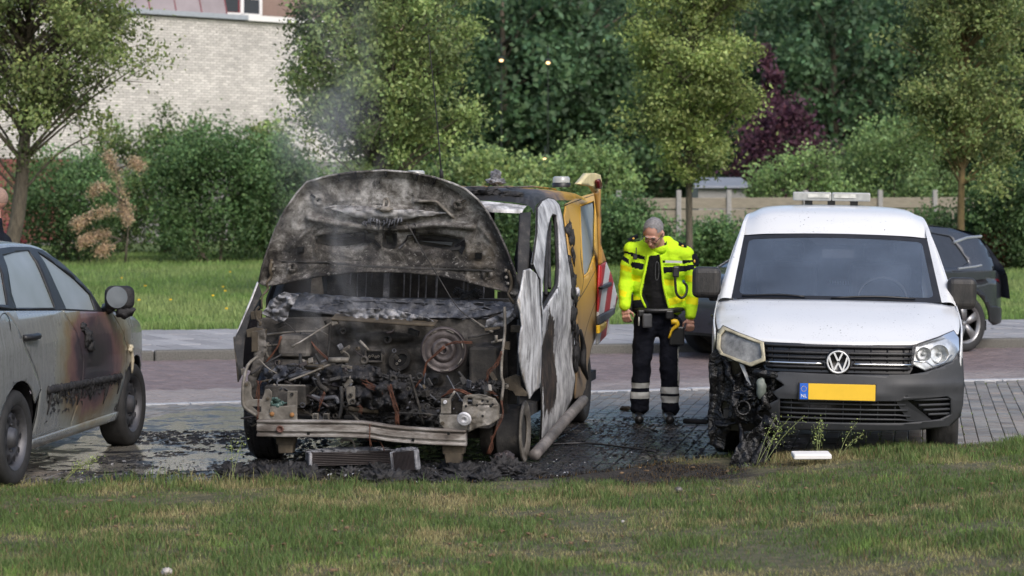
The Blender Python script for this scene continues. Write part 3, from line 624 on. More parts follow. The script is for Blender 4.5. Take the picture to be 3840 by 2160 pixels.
# ================================================================== fence, lamps, things behind the fence
fn = empty('wooden_fence', (0, 0, 0)); tag(fn, 'weathered horizontal board fence with concrete posts', 'fence')
FP = [W(2320, HZ, 58), W(2545, HZ, 58.5), W(2733, HZ, 59), W(3020, HZ, 59.7), W(3300, HZ, 60.4), W(3505, HZ, 61), W(3700, HZ, 61.6)]
for i, p in enumerate(FP):
    z0 = lawnz(p.x, p.y); bevel(MB().box((p.x, p.y - .04, z0 + .8), (.12, .12, 1.75)).build('post', M['post'], fn), .015, 1)
    if i + 1 < len(FP):
        q = FP[i + 1]; dv = q - p; an = math.atan2(dv.y, dv.x); c = (p + q) / 2
        for k in range(5): bevel(MB().box((c.x, c.y + random.uniform(-.01, .01), z0 + .2 + k * .29), (dv.length - .06, .03, .262), (0, random.uniform(-.006, .006), an)).build('board', M['fence'], fn), .006, 1)
for px, py, Y, lab in ((1880, 223, 80, 'warm lit street lamp high in the dark trees, left one'), (2055, 232, 80, 'warm lit street lamp high in the dark trees, right one'), (2045, 593, 64, 'warm lit lamp just above the roof of the burnt van')):
    p = W(px, py, Y); t = empty('street_lamp', (p.x, Y, .3)); tag(t, lab, 'lamp', 'lit lamps between the trees'); h = p.z - .3
    MB().tube([(.0, .25, 0), (0, .25, h + .1), (0, .05, h + .14)], .02, 8, sub=3).build('pole', M['redframe2'], t, True); MB().lathe([(.0, .1), (.1, .07), (.16, 0), (0, 0)], (0, 0, h + .02), (0, 0, 1), 14).build('hood', M['redframe2'], t)
    MB().lathe([(0.001, -.05), (.05, -.04), (.07, 0), (.04, .03), (0.001, .03)], (0, -.06, h - .03), (0, 0, 1), 14).build('bulb', M['glow'], t, True)
def far_roof(px0, px1, py0, py1, Y, mat, wall, name, label, cat):
    a_, b_ = W(px0, py0, Y), W(px1, py1, Y); t = empty(name, ((a_.x + b_.x) / 2, Y, .3)); tag(t, label, cat); w_ = b_.x - a_.x; h = a_.z - .3; th = a_.z - b_.z
    MB().plate([(-w_ / 2, 0, h - th), (w_ / 2, 0, h - th), (w_ / 2 - .2, 1.2, h), (-w_ / 2 + .2, 1.2, h)], (0, .05, .06)).build('roof', mat, t)
    MB().box((0, 1.3, (h - th) / 2), (w_ - .3, 2.3, h - th - .03)).build('wall', wall, t)
far_roof(2600, 2820, 672, 705, 68, M['greyroof'], M['post'], 'shed', 'grey roofed shed behind the fence', 'shed')
m = MB(); p = W(2112, HZ, 63); m.box((0, 0, 1.15), (.12, .12, 2.4)); o = m.build('white_post', M['whitepaint']); o.location = (p.x, 63, .35); tag(o, 'white post among the pale shrubs', 'post')
# ================================================================== vehicle materials
def glassmat(name, tint, rough=.02, refl=1.45, fog_sheen=None, dk=.5):
    m = bpy.data.materials.new(name); m.use_nodes = True; t = m.node_tree; t.nodes.clear(); out = t.nodes.new('ShaderNodeOutputMaterial')
    tr = t.nodes.new('ShaderNodeBsdfTransparent'); tr.inputs[0].default_value = (*tint, 1); gl = t.nodes.new('ShaderNodeBsdfGlossy'); gl.inputs['Roughness'].default_value = rough
    fr = t.nodes.new('ShaderNodeFresnel'); fr.inputs[0].default_value = refl; mx = t.nodes.new('ShaderNodeMixShader')
    t.links.new(fr.outputs[0], mx.inputs[0]); t.links.new(tr.outputs[0], mx.inputs[1]); t.links.new(gl.outputs[0], mx.inputs[2]); last = mx.outputs[0]
    if fog_sheen:
        df = t.nodes.new('ShaderNodeBsdfDiffuse'); df.inputs[0].default_value = (*fog_sheen, 1); ns = t.nodes.new('ShaderNodeTexNoise'); tc = t.nodes.new('ShaderNodeTexCoord'); ns.inputs['Scale'].default_value = 1.5; ns.inputs['Detail'].default_value = 3
        t.links.new(tc.outputs['Object'], ns.inputs['Vector']); rp = t.nodes.new('ShaderNodeValToRGB'); rp.color_ramp.elements[0].position = .3; rp.color_ramp.elements[0].color = (dk * .6,) * 3 + (1,); rp.color_ramp.elements[1].position = .7; rp.color_ramp.elements[1].color = (dk * 1.3,) * 3 + (1,)
        t.links.new(ns.outputs[0], rp.inputs[0]); m2 = t.nodes.new('ShaderNodeMixShader'); t.links.new(rp.outputs[0], m2.inputs[0]); t.links.new(last, m2.inputs[1]); t.links.new(df.outputs[0], m2.inputs[2]); last = m2.outputs[0]
    t.links.new(last, out.inputs[0]); return m
def MV():
    d = Nd('white_van_paint', .28); d.inp('Coat Weight', .4).inp('Coat Roughness', .08)
    sp = d.ramp(d.vor(24.), [(.0, 1.), (.10, 1.), (.14, 0.)]); keep = d.ramp(d.noise(5., 3), [(.5, 0.), (.62, 1.)]); s2 = d.ramp(d.vor(70.), [(.0, 1.), (.16, 1.), (.24, 0.)])
    k2 = d.ramp(d.noise(9., 3), [(.48, 0.), (.6, .7)]); x = d.sep()
    heat = d.math('MULTIPLY', d.math('MULTIPLY', d.rng(x[0], -.62, -.86), d.rng(x[2], 1.25, .85)), d.rng(d.noise(4., 6), .3, .6))
    c = d.mix(heat, (.64, .65, .665), (.34, .33, .23)); c = d.mix(d.math('MULTIPLY', sp, keep), c, (.03, .03, .03)); c = d.mix(d.math('MULTIPLY', s2, k2), c, (.22, .22, .22)); d.base(c); M['white'] = d.m
    d = Nd('grey_bumper_plastic', .5, 0., .4); d.base(d.mix(d.ramp(d.noise(6., 6, .7, d.co((14, 14, 1.2))), [(.58, 0.), (.66, .5)]), d.ramp(d.noise(2.5, 4), [(.3, (.030, .032, .036)), (.7, (.052, .054, .060))]), (.022, .022, .026))); d.bump(d.noise(300), .15, .002); M['bump'] = d.m
    M['black'] = simple('black_plastic', (.016, .016, .018), .42, 0., .3, 8., .1, 150); M['rubber'] = simple('tyre_rubber', (.022, .022, .023), .8, 0., .3, 20., .2)
    M['mirror'] = speckled('sooty_mirror_plastic', [(.35, (.012, .012, .013)), (.7, (.04, .036, .034))], 7., .45, 0., .4, 18., stretch=(3, 3, 1))
    M['chrome'] = simple('chrome', (.75, .76, .78), .12, 1., .03); M['steel'] = simple('wheel_steel', (.10, .10, .11), .5, .6, .3, 15.); M['alloy'] = simple('alloy', (.5, .5, .52), .3, .8, .1)
    M['glass'] = glassmat('windscreen_glass', (.78, .80, .83), .02, 1.55, (.25, .32, .44), .24); M['lens'] = glassmat('lamp_lens', (.93, .94, .95), .03, 1.4)  # the windscreen's bluish film paints in the sky's reflection
    M['lamp'] = speckled('reflector', [(.3, (.35, .36, .36)), (.5, (.75, .75, .74)), (.7, (.95, .95, .93))], 14., .2, .6, .3, 25.)
    M['meltlamp'] = speckled('heat_clouded_lamp', [(.3, (.10, .10, .10)), (.5, (.26, .26, .255)), (.65, (.42, .415, .40)), (.8, (.30, .25, .17))], 9., .25, .1, .5, 14.); M['creamlamp'] = speckled('yellowed_lamp_plastic', [(.3, (.24, .21, .15)), (.55, (.46, .42, .30)), (.75, (.56, .52, .40))], 9., .45, 0., .5, 14.)
    d = Nd('melted_plastic', .18, 0., .4); d.base(d.ramp(d.noise(7., 6), [(.4, (.004, .004, .005)), (.65, (.010, .010, .011)), (.8, (.035, .03, .028))])); d.bump(d.noise(11., 6, .55, None, .8), .8, .05); M['melt'] = d.m
    M['plate'] = simple('plate_yellow', (.80, .50, .035), .4, 0., .04); M['platebl'] = simple('plate_blue', (.02, .12, .55), .4, 0., .05); M['seat'] = simple('seat_cloth', (.04, .042, .05), .9); M['dash'] = simple('dash_plastic', (.06, .062, .068), .6)
    M['letter'] = simple('emblem_silver', (.72, .73, .74), .35, .2, .05); M['lightbar'] = simple('light_bar_lens', (.34, .35, .34), .15, 0., .15, 30., coat=.4); M['emb'] = simple('emblem_black', (.01, .01, .012), .2)
MV()
def ell_(cx, cy, rx, ry, n=14): return [(cx + rx * math.cos(t), cy + ry * math.sin(t)) for t in np.linspace(0, 2 * math.pi, n, False)][::-1]
def mirx(poly): return [(-x, y) for x, y in poly][::-1]
def arch(cx, cz, r, a0, a1, n=14): return [(cx + r * math.cos(math.radians(a0 + (a1 - a0) * i / (n - 1))), cz + r * math.sin(math.radians(a0 + (a1 - a0) * i / (n - 1)))) for i in range(n)]
def wheel(parent, c, side, R=.315, wd=.2, rimR=.2, tmat=None, rmat=None, spokes=0, label=None, holes=10, alloy=False):
    """side = +1: outer face towards +x"""
    w_ = empty('wheel'); w_.parent = parent; w_.location = c
    if label: w_['label'] = label
    h = wd / 2; s = side
    m = MB(); m.lathe([(rimR, -h * .8), (rimR + .02, -h * .95), (R - .03, -h), (R - .006, -h * .82), (R, -h * .6), (R, h * .6), (R - .006, h * .82), (R - .03, h), (rimR + .02, h * .95), (rimR, h * .8)], (0, 0, 0), (1, 0, 0), 40)
    for g in (-.35, 0, .35): m.lathe([(R + .001, g * h * 1.4 - .004), (R - .006, g * h * 1.4), (R + .001, g * h * 1.4 + .004)], (0, 0, 0), (1, 0, 0), 40)
    m.build('tyre', tmat or M['rubber'], w_, True)
    m = MB(); fx = s * h * .55
    m.lathe([(rimR, -h * .8), (rimR - .02, -h * .7), (rimR - .025, s * h * .3), (rimR - .015, s * h * .75), (rimR + .008, s * h * .9)], (0, 0, 0), (1, 0, 0), 40)
    if alloy:
        m.lathe([(.06, fx), (.06, fx + s * .015), (.001, fx + s * .02)], (0, 0, 0), (1, 0, 0), 20)
        for k in range(5):
            a = 2 * math.pi * k / 5 + .2; d = Vector((0, math.cos(a), math.sin(a))); e = Vector((0, -math.sin(a), math.cos(a)))
            m.plate([d * .03 + e * .03 + Vector((fx, 0, 0)), d * (rimR - .01) + e * .055 + Vector((fx, 0, 0)), d * (rimR - .01) - e * .055 + Vector((fx, 0, 0)), d * .03 - e * .03 + Vector((fx, 0, 0))], (s * .02, 0, 0))
        m.lathe([(rimR - .02, fx - s * .09), (.001, fx - s * .09)], (0, 0, 0), (1, 0, 0), 24, 1)
    else:
        m.lathe([(rimR - .02, fx - s * .03), (rimR - .05, fx), (rimR * .52, fx + s * .012), (rimR * .42, fx - s * .02), (.075, fx - s * .02), (.06, fx + s * .03), (.001, fx + s * .035)], (0, 0, 0), (1, 0, 0), 40)
        for k in range(holes):
            a = 2 * math.pi * k / holes; m.lathe([(.0221, 0), (.001, 0)], (fx + s * .014, math.cos(a) * rimR * .69, math.sin(a) * rimR * .69), (1, 0, 0), 10, 1)
        for k in range(5):
            a = 2 * math.pi * k / 5; m.lathe([(.012, -.005), (.012, .02), (.001, .022)], (fx - s * .02, math.cos(a) * .09, math.sin(a) * .09), (s, 0, 0), 8)
    m.build('rim', [rmat or M['steel'], M['black']], w_, True); return w_
def xtext(name, body, size, loc, rot, mat, parent, ext=.002):
    cu = bpy.data.curves.new(name, 'FONT'); cu.body = body; cu.size = size; cu.extrude = ext; cu.align_x = 'CENTER'; cu.align_y = 'CENTER'; o = bpy.data.objects.new(name, cu); COL.objects.link(o)
    o.rotation_euler = rot; bpy.context.view_layer.update(); me = bpy.data.meshes.new_from_object(o.evaluated_get(bpy.context.evaluated_depsgraph_get())); bpy.data.objects.remove(o)
    me.materials.clear(); o = link(name, me, mat, parent); o.location = loc; o.rotation_euler = rot; return o

# ================================================================== white compact van
CF = Frame(2.262, 16.85, 6.5); cv = CF.empty('white_van'); cv.rotation_euler = (0, math.radians(.9), -CF.a)
tag(cv, 'white compact van with yellow number plate, its right front corner melted black', 'van')
def CA(z): return float(np.interp(z, [.2, .27, .40, .52, .65, .72, .86, .95, 1.1], [.14, .09, .03, .0, .02, .035, .07, .13, .3]))
def cfm(off=0.): return lambda x, z: Vector((x, CA(z) + .30 * (abs(x) / .88) ** 2.8 + off, z))
def csx(c, z):
    if z <= 1.1: x = .895 - .05 * ((z - .78) / .55) ** 2
    else: x = .878 - .27 * (z - 1.1) - .10 * max(z - 1.45, 0) ** 1.3
    if c < .75: x -= .10 * ((.75 - c) / .75) ** 2
    if c > 3.9: x -= .06 * ((c - 3.9) / .5) ** 2
    return x
def csm(s, off=0.): return lambda c, z: Vector((s * (csx(c, z) + off), c, z))
# bonnet
m = MB(); m.grid([[(-.855, .45, .938), (-.66, .255, .895), (-.5, .165, .868), (0, .09, .862), (.5, .165, .868), (.66, .255, .895), (.855, .45, .938)],
                  [(-.872, .60, .985), (-.67, .5, .985), (-.5, .42, .985), (0, .36, .985), (.5, .42, .985), (.67, .5, .985), (.872, .60, .985)],
                  [(-.876, .80, 1.045), (-.68, .75, 1.06), (-.5, .70, 1.065), (0, .66, 1.07), (.5, .70, 1.065), (.68, .75, 1.06), (.876, .80, 1.045)],
                  [(-.868, 1.09, 1.10), (-.68, 1.03, 1.125), (-.5, .99, 1.13), (0, .95, 1.135), (.5, .99, 1.13), (.68, 1.03, 1.125), (.868, 1.09, 1.10)]], 5, 6)
hd = m.build('bonnet', M['white'], cv, True); sm = hd.modifiers.new('t', 'SOLIDIFY'); sm.thickness = .012; sm.offset = -1
# windscreen, its black border, forehead roof
def scr(u, v, o=0.): # u -1..1, v 0..1
    hw = .775 + (.70 - .775) * v; return Vector((u * hw, 1.0 + .72 * v - o * .5 + .12 * u * u * (1 - .4 * v), 1.125 + .485 * v - .03 * u * u * v + o))
def scrpoly(a, b, c, d, r=.06):
    return [(a + r, b), (c - r, b), (c - r * .3, b + r * .3), (c, b + r), (c, d - r), (c - r * .3, d - r * .3), (c - r, d), (a + r, d), (a + r * .3, d - r * .3), (a, d - r), (a, b + r), (a + r * .3, b + r * .3)]
ws = sheet('windscreen', scrpoly(-.985, .035, .985, .965, .05), lambda u, v: scr(u, v, -.002), (.12, .12), M['glass'], cv)
sheet('black_border', scrpoly(-1, 0, 1, 1, .03), lambda u, v: scr(u, v, .0), (.12, .12), M['black'], ws, holes=[scrpoly(-.935, .07, .935, .94, .05)[::-1]])
sheet('sensor_panel', [(-.3, .94), (.3, .94), (.2, .84), (-.2, .84)], lambda u, v: scr(u, v, -.006), .12, M['black'], ws)
m = MB(); m.grid([[(-.71, 1.86, 1.585), (-.5, 1.78, 1.602), (0, 1.725, 1.612), (.5, 1.78, 1.602), (.71, 1.86, 1.585)], [(-.69, 1.96, 1.66), (-.5, 1.88, 1.695), (0, 1.83, 1.71), (.5, 1.88, 1.695), (.69, 1.96, 1.66)],
                  [(-.67, 2.12, 1.725), (-.5, 2.05, 1.775), (0, 2.02, 1.79), (.5, 2.05, 1.775), (.67, 2.12, 1.725)], [(-.65, 2.5, 1.76), (-.5, 2.5, 1.81), (0, 2.5, 1.828), (.5, 2.5, 1.81), (.65, 2.5, 1.76)], [(-.65, 4.3, 1.75), (-.5, 4.3, 1.80), (0, 4.3, 1.82), (.5, 4.3, 1.80), (.65, 4.3, 1.75)]], 5, 5)
m.build('roof', M['white'], cv, True)
for s in (-1, 1):
    # A pillar from cowl to roof, then roof rail
    m = MB(); e = [scr(s, 0), scr(s, .5), scr(s, 1), Vector((s * .69, 1.96, 1.66)), Vector((s * .67, 2.12, 1.725)), Vector((s * .65, 2.5, 1.76)), Vector((s * .65, 4.3, 1.75))]
    o_ = [csm(s)(1.12, 1.10), csm(s)(1.50, 1.37), csm(s)(1.86, 1.585), csm(s)(2.0, 1.65), csm(s)(2.15, 1.685), csm(s)(2.5, 1.70), csm(s)(4.3, 1.69)]
    m.grid([e, [(p + q) / 2 + Vector((s * .014, -.012, .014)) for p, q in zip(e, o_)], o_], 4, 4); m.build('pillar', M['white'], cv, True)
    fe = sheet('fender', [(.30, .80), (.44, .935), (.62, .985), (.82, 1.045), (1.07, 1.105), (1.14, 1.10), (1.14, .45)] + arch(.88, .32, .375, 5, 175) + [(.40, .42), (.33, .55)] if s > 0 else [(.36, .86), (.44, .935), (.62, .985), (.82, 1.045), (1.07, 1.105), (1.14, 1.10), (1.14, .45)] + arch(.88, .32, .375, 5, 120) + [(.60, .70), (.45, .76)], csm(s), .08, M['white'], cv, .012)
    dr = sheet('door', [(1.15, .35), (1.15, 1.10), (2.12, 1.12), (2.12, .32), (1.3, .32)], csm(s), .1, M['white'], cv, .012); MB().tube([csm(s, .03)(1.85, .95), csm(s, .045)(1.95, .95), csm(s, .03)(2.04, .95)], .012, 8).build('handle', M['black'], dr, True)
    sheet('window_frame', [(1.16, 1.10), (1.53, 1.37), (1.88, 1.58), (2.03, 1.64), (2.12, 1.66), (2.12, 1.12)], csm(s), .1, M['white'], dr, .012, holes=[[(1.30, 1.13), (2.06, 1.14), (2.06, 1.58), (1.9, 1.545), (1.6, 1.37)]])
    sheet('side_window', [(1.28, 1.125), (2.07, 1.135), (2.07, 1.59), (1.9, 1.55), (1.58, 1.37)], csm(s, -.008), .1, M['darkglass'], dr)
    sheet('side_panel', [(2.13, .32), (2.13, 1.68), (2.5, 1.70), (4.35, 1.69), (4.4, .9), (4.38, .4), (4.0, .35)] + arch(3.56, .32, .37, 5, 175) + [(3.1, .32)], csm(s), .12, M['white'], cv, .012)
    sheet('sill_trim', [(1.2, .22), (1.2, .34), (3.15, .34), (3.15, .22)], csm(s, .01), .2, M['black'], cv, .02)
    wheel(cv, (s * .775, .88, .315), s, tmat=M['rubber'] if s > 0 else M['melt']); wheel(cv, (s * .775, 3.56, .315), s)
    # mirror
    b0 = csm(s)(1.30, 1.13); mc = Vector((s * (.93 if s > 0 else .965), 1.27, 1.19 if s > 0 else 1.235)); m = MB()
    m.box(mc + Vector((0, .0, 0)), (.215, .13, .235)); mi_ = m.build('mirror', M['mirror'], cv); bevel(mi_, .045, 4)
    MB().tube([b0, b0 + Vector((s * .05, -.02, -.005)), mc + Vector((-s * .05, .0, -.08))], [.05, .048, .045], 10, flat=.7).build('mirror_arm', M['mirror'], mi_, True); MB().box(mc + Vector((0, .075, 0)), (.19, .006, .2)).build('mirror_glass', M['darkglass'], mi_)
MB().grid([[(-.64, 4.36, .35), (0, 4.42, .35), (.64, 4.36, .35)], [(-.8, 4.36, 1.0), (0, 4.42, 1.0), (.8, 4.36, 1.0)], [(-.65, 4.3, 1.75), (0, 4.32, 1.82), (.65, 4.3, 1.75)]], 4, 4).build('tailgate', M['white'], cv, True)
MB().box((0, 2.3, .33), (1.6, 3.9, .06)).build('floor', M['black'], cv)
# upper grille with slats
gr = sheet('grille', [(-.50, .665), (.50, .665), (.52, .70), (.545, .862), (-.545, .862), (-.52, .70)], cfm(.035), .1, M['emb'], cv)
for z, hw, mt, r in ((.845, .53, 'black', .011), (.80, .525, 'black', .012), (.765, .52, 'black', .010), (.70, .50, 'black', .012)):
    MB().tube([cfm(.01)(x, z) for x in np.linspace(-hw, hw, 13)], r, 8).build('slat', M[mt], gr, True)
for a_, b_ in ((-.505, -.098), (.098, .505)): MB().tube([cfm(0)(x, .727) for x in np.linspace(a_, b_, 8)], .0085, 8).build('chrome_slat', M['chrome'], gr, True)
for x in np.linspace(-.46, .46, 9):
    if abs(x) > .1: MB().tube([cfm(.022)(x, z) for z in (.68, .76, .855)], .004, 5).build('rib', M['black'], gr, True)
# round emblem
em = empty('emblem'); em.parent = cv; ez = .742; ey = CA(ez) - .02
MB().lathe([(.091, .03), (.091, 0), (.083, -.012), (.0825, .0), (.001, .0)], (0, ey, ez), (0, 1, 0), 40).build('backing', M['emb'], em, True)
MB().lathe([(.082, 0), (.079, -.012), (.071, -.012), (.068, 0)], (0, ey - .002, ez), (0, 1, 0), 40).build('ring', M['letter'], em, True)
def stroke(m, p, q, w_=.012):
    p, q = Vector((p[0], 0, p[1])), Vector((q[0], 0, q[1])); d = (q - p).normalized(); n_ = Vector((-d.z, 0, d.x)) * w_ / 2; o = Vector((0, ey - .003, ez)); m.plate([p + n_ + o, q + n_ + o, q - n_ + o, p - n_ + o], (0, -.010, 0))
m = MB()
for p, q in (((-.030, .067), (-.002, .008)), ((.030, .067), (.002, .008)), ((-.064, .036), (-.031, -.064)), ((-.031, -.064), (.0, -.004)), ((.0, -.004), (.031, -.064)), ((.031, -.064), (.064, .036))): stroke(m, p, q)
m.build('letters', M['letter'], em)
# bumper, lower grille, number plate
BP = [(-.44, .645), (-.40, .662), (0, .655), (.50, .662), (.60, .678), (.70, .705), (.80, .745), (.835, .80), (.875, .765), (.885, .60), (.88, .45), (.865, .36), (.80, .295), (.6, .272), (0, .258), (-.42, .262), (-.52, .30), (-.46, .36), (-.50, .42), (-.41, .47), (-.45, .52), (-.37, .57), (-.43, .61)]
HOLE = [(-.40, .478), (.42, .478), (.76, .507), (.79, .49), (.795, .375), (.72, .342), (.46, .318), (-.40, .31)]
def bmap(x, z):
    p = cfm(0)(x, z); k = math.exp(-((z - .585) / .035) ** 2) * .012 - math.exp(-((z - .52) / .03) ** 2) * .01; p.y -= k * min(max((abs(x) - .3) / .2, 0), 1); return p
bu = sheet('bumper', BP, bmap, .03, M['bump'], cv, .014, holes=[HOLE[::-1]])
lg = sheet('lower_grille', [(-.45, .50), (.83, .52), (.83, .33), (.4, .295), (-.45, .29)], cfm(.07), .1, M['emb'], bu)
for k, z in enumerate((.448, .41, .375, .342)):
    MB().tube([cfm(.018)(x, z - .01 * (abs(x) > .5)) for x in np.linspace(-.40, .47 + .02 * k, 11)], .0075, 6).build('slat', M['bump'], lg, True)
    MB().tube([cfm(.015)(x, z + .035 + .012 * (x - .5)) for x in np.linspace(.53 + .035 * k, .785, 6)], .009, 6).build('slat', M['bump'], lg, True)
for x in np.linspace(-.32, .40, 7): MB().tube([cfm(.03)(x, z) for z in (.315, .4, .475)], .004, 5).build('rib', M['bump'], lg, True)
MB().plate([cfm(.012)(x, z) for x, z in ((.40, .482), (.47, .492), (.66, .338), (.50, .32))], (0, .01, 0)).build('divider', M['bump'], lg)
pl = empty('number_plate'); pl.parent = cv; py_ = -.016; o = MB().box((-.005, py_ + .006, .535), (.54, .012, .128)).build('frame', M['black'], pl); bevel(o, .004)
bevel(MB().box((.027, py_ - .003, .535), (.463, .006, .112)).build('yellow_field', M['plate'], pl), .002); bevel(MB().box((-.235, py_ - .003, .535), (.057, .006, .112)).build('blue_band', M['platebl'], pl), .002)
xtext('country_letters', 'NL', .034, (-.235, py_ - .008, .503), (math.radians(90), 0, 0), M['whitepaint'], pl, .001)
for k in range(12):
    a = k * math.pi / 6; MB().lathe([(.0026, 0), (.0001, -.001)], (-.235 + .018 * math.cos(a), py_ - .0075, .553 + .018 * math.sin(a)), (0, 1, 0), 6).build('star', M['plate'], pl)
# headlights
HL = [(.505, .735), (.52, .86), (.60, .885), (.70, .915), (.815, .958), (.85, .91), (.853, .80), (.83, .76), (.70, .715), (.605, .688)]
for s in (1, -1):
    P_ = HL if s > 0 else mirx(HL); hl = sheet('headlight', P_, cfm(.07), .06, M['lamp'] if s > 0 else M['meltlamp'], cv)
    if s > 0:
        for cx, r in ((.60, .05), (.71, .065)):
            c = cfm(.055)(cx, .80); MB().lathe([(r, -.03), (r * .8, .0), (r * .35, .03), (.001, .035)], c, (0, 1, 0), 24).build('reflector', M['lamp'], hl, True); MB().blob(c + Vector((0, -.005, 0)), .016, .1, 2, 2).build('bulb', M['lightbar'], hl, True)
        MB().tube([cfm(.02)(x, z) for x, z in ((.53, .75), (.62, .745), (.66, .715), (.74, .74), (.80, .79))], .006, 6).build('lens_rib', M['chrome'], hl, True)
    else:
        hl['label'] = 'heat-clouded cream coloured headlight'; sheet('melted_skin', P_, lambda x, z: cfm(-.006 + .02 * noise.noise(Vector((x * 9, z * 9, 0))))(x, z), .025, M['creamlamp'], hl, .01, [[(x_ * .86 - .096, z_ * .80 + .163) for x_, z_ in P_][::-1]]); sheet('clouded_lens', P_, cfm(.012), .05, M['meltlamp'], hl)
    sheet('lens', P_, cfm(-.004), .06, M['lens'], hl) if s > 0 else None
    MB().tube([cfm(.004)(x, z) for x, z in P_ + P_[:1]], .006, 6).build('gasket', M['black'], hl, True)
# light bar, wipers, cabin
lb = empty('light_bar'); lb.parent = cv
for sx in (-1, 1):
    o = MB().box((sx * .154 - .02, 2.55, 1.895), (.306, .22, .07)).build('lens', M['lightbar'], lb); bevel(o, .012, 2); MB().box((sx * .155 - .02 - sx * .05, 2.435, 1.90), (.17, .006, .03)).build('led_row', M['lamp'], lb)
for x in (-.2, -.02, .16): MB().box((x, 2.55, 1.85), (.06, .1, .045)).build('foot', M['black'], lb)
for x0 in (-.70, .10): MB().tube([scr(-.9 if x0 < 0 else -.05, .02, .012), scr(-.55 if x0 < 0 else .35, .045, .015), scr(-.3 if x0 < 0 else .75, .03, .012)], .008, 6, sub=4).build('wiper', M['black'], cv, True)
o = MB().box((0, 1.42, 1.0), (1.5, .6, .2)).build('dashboard', M['dash'], cv); bevel(o, .06, 3)
st = MB(); st.lathe([(.185 + .014 * math.cos(t), .014 * math.sin(t)) for t in np.linspace(0, 2 * math.pi, 9)], (.36, 1.62, 1.11), (0, -.9, .42), 28); st.box((.36, 1.62, 1.11), (.3, .02, .06), (.4, 0, 0)); st.build('steering_wheel', M['black'], cv, True)
for x in (-.36, .36):
    sg = MB(); sg.box((x, 2.15, 1.05), (.48, .16, .66), (-.15, 0, 0)); sg.box((x, 2.22, 1.46), (.26, .1, .17), (-.1, 0, 0)); o = sg.build('seat', M['seat'], cv); bevel(o, .05, 3)
pt = MB().box((0, 2.6, 1.05), (1.42, .02, 1.3)).build('partition', M['dash'], cv)
for k in range(26):
    if k in (10, 11): continue
    MB().box((-.02 + k * .021, 2.58, 1.205), (.012, .006, .026)).build('mesh_opening', M['whitepaint'], pt)
for x in (-.5, -.22): MB().box((x, 2.58, 1.21), (.09, .006, .035)).build('mesh_opening', M['whitepaint'], pt)
MB().box((.02, 1.62, 1.46), (.24, .03, .065)).build('rear_view_mirror', M['dash'], cv); MB().box((.62, 1.25, 1.108), (.14, .09, .004), (.2, 0, .2)).build('paper', M['whitepaint'], cv)
# melted front corner
mp = empty('melted_corner'); mp.parent = cv; mp['label'] = 'melted and charred bumper corner and wheel'; rr = random.Random(3)
def melt(name, poly, f, amp, fr, seed, th=.012, holes=()): return sheet(name, poly, lambda x, z: Vector((x + .3 * amp * noise.fractal(Vector((z * fr, x * fr, seed + 7)), 1., 2., 3), f(x, z) + amp * noise.fractal(Vector((x * fr * 1.6, z * fr * .6, seed)), 1., 2., 4), z)), .012, M['melt'], mp, th, holes)
melt('wing_flap', [(-.90, .10), (-.80, .07), (-.765, .20), (-.735, .33), (-.73, .50), (-.76, .62), (-.79, .70), (-.80, .77), (-.86, .79), (-.905, .74), (-.90, .50), (-.915, .30)], lambda x, z: .36 - .2 * (x + .73), .05, 6., 1., .015, [ell_(-.79, .36, .028, .062)])
melt('bumper_remains', [(-.735, .36), (-.66, .30), (-.56, .27), (-.45, .31), (-.40, .36), (-.45, .43), (-.38, .50), (-.36, .58), (-.42, .66), (-.52, .685), (-.62, .67), (-.70, .62), (-.745, .50)], lambda x, z: .14 + .35 * max(-x - .5, 0), .085, 7., 4., .012, [ell_(-.665, .44, .03, .045), ell_(-.50, .36, .05, .03)])
melt('drooping_skin', [(-.74, .02), (-.60, -.02), (-.47, .0), (-.43, .16), (-.42, .32), (-.50, .36), (-.56, .27), (-.62, .20), (-.70, .12)], lambda x, z: .00 + .20 * z, .06, 7., 8.)
melt('edge_drip', [(-.47, .10), (-.42, .09), (-.405, .30), (-.42, .46), (-.46, .44), (-.47, .26)], lambda x, z: .06 + .1 * z, .03, 8., 2.)
for p, q, r0 in (((-.80, .34, .74), (-.70, .24, .52), .022), ((-.86, .36, .25), (-.62, .22, .28), .014), ((-.60, .10, .66), (-.43, .05, .62), .026), ((-.72, .26, .40), (-.66, .16, .12), .02), ((-.56, .09, .52), (-.46, .06, .40), .024), ((-.50, .06, .20), (-.58, -.04, .0), .03)):
    P_ = [Vector(p).lerp(Vector(q), t) + Vector((rr.uniform(-.02, .02), rr.uniform(-.02, .02), rr.uniform(-.01, .01))) for t in np.linspace(0, 1, 5)]; MB().tube(P_, [r0 * rr.uniform(.6, 1.3) for _ in P_], 9, sub=4).build('molten_strand', M['melt'], mp, True)
MB().blob((-.55, .16, .50), (.10, .05, .09), .8, 9, 5).build('molten_lump', M['melt'], mp, True); MB().blob((-.57, -.03, .0), (.15, .1, .03), .6, 9, 4).build('molten_pool', M['melt'], mp, True)
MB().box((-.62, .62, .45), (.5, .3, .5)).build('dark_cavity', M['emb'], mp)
MB().lathe([(.045, .02), (.055, 0), (.05, -.03), (.04, -.02)], (-.655, .08, .40), (0, 1, -.1), 20).build('fog_lamp_ring', M['melt'], mp, True)
MB().plate([(-.70, .22, .72), (-.665, .2, .71), (-.60, .12, .55), (-.612, .12, .54)], (.004, .03, 0)).build('bare_strip', M['meltlamp'], mp)
MB().blob((-.53, .06, .54), (.035, .02, .07), .3, 4, 3).build('bare_patch', simple('grey_green_plastic', (.12, .14, .125), .5), mp, True)
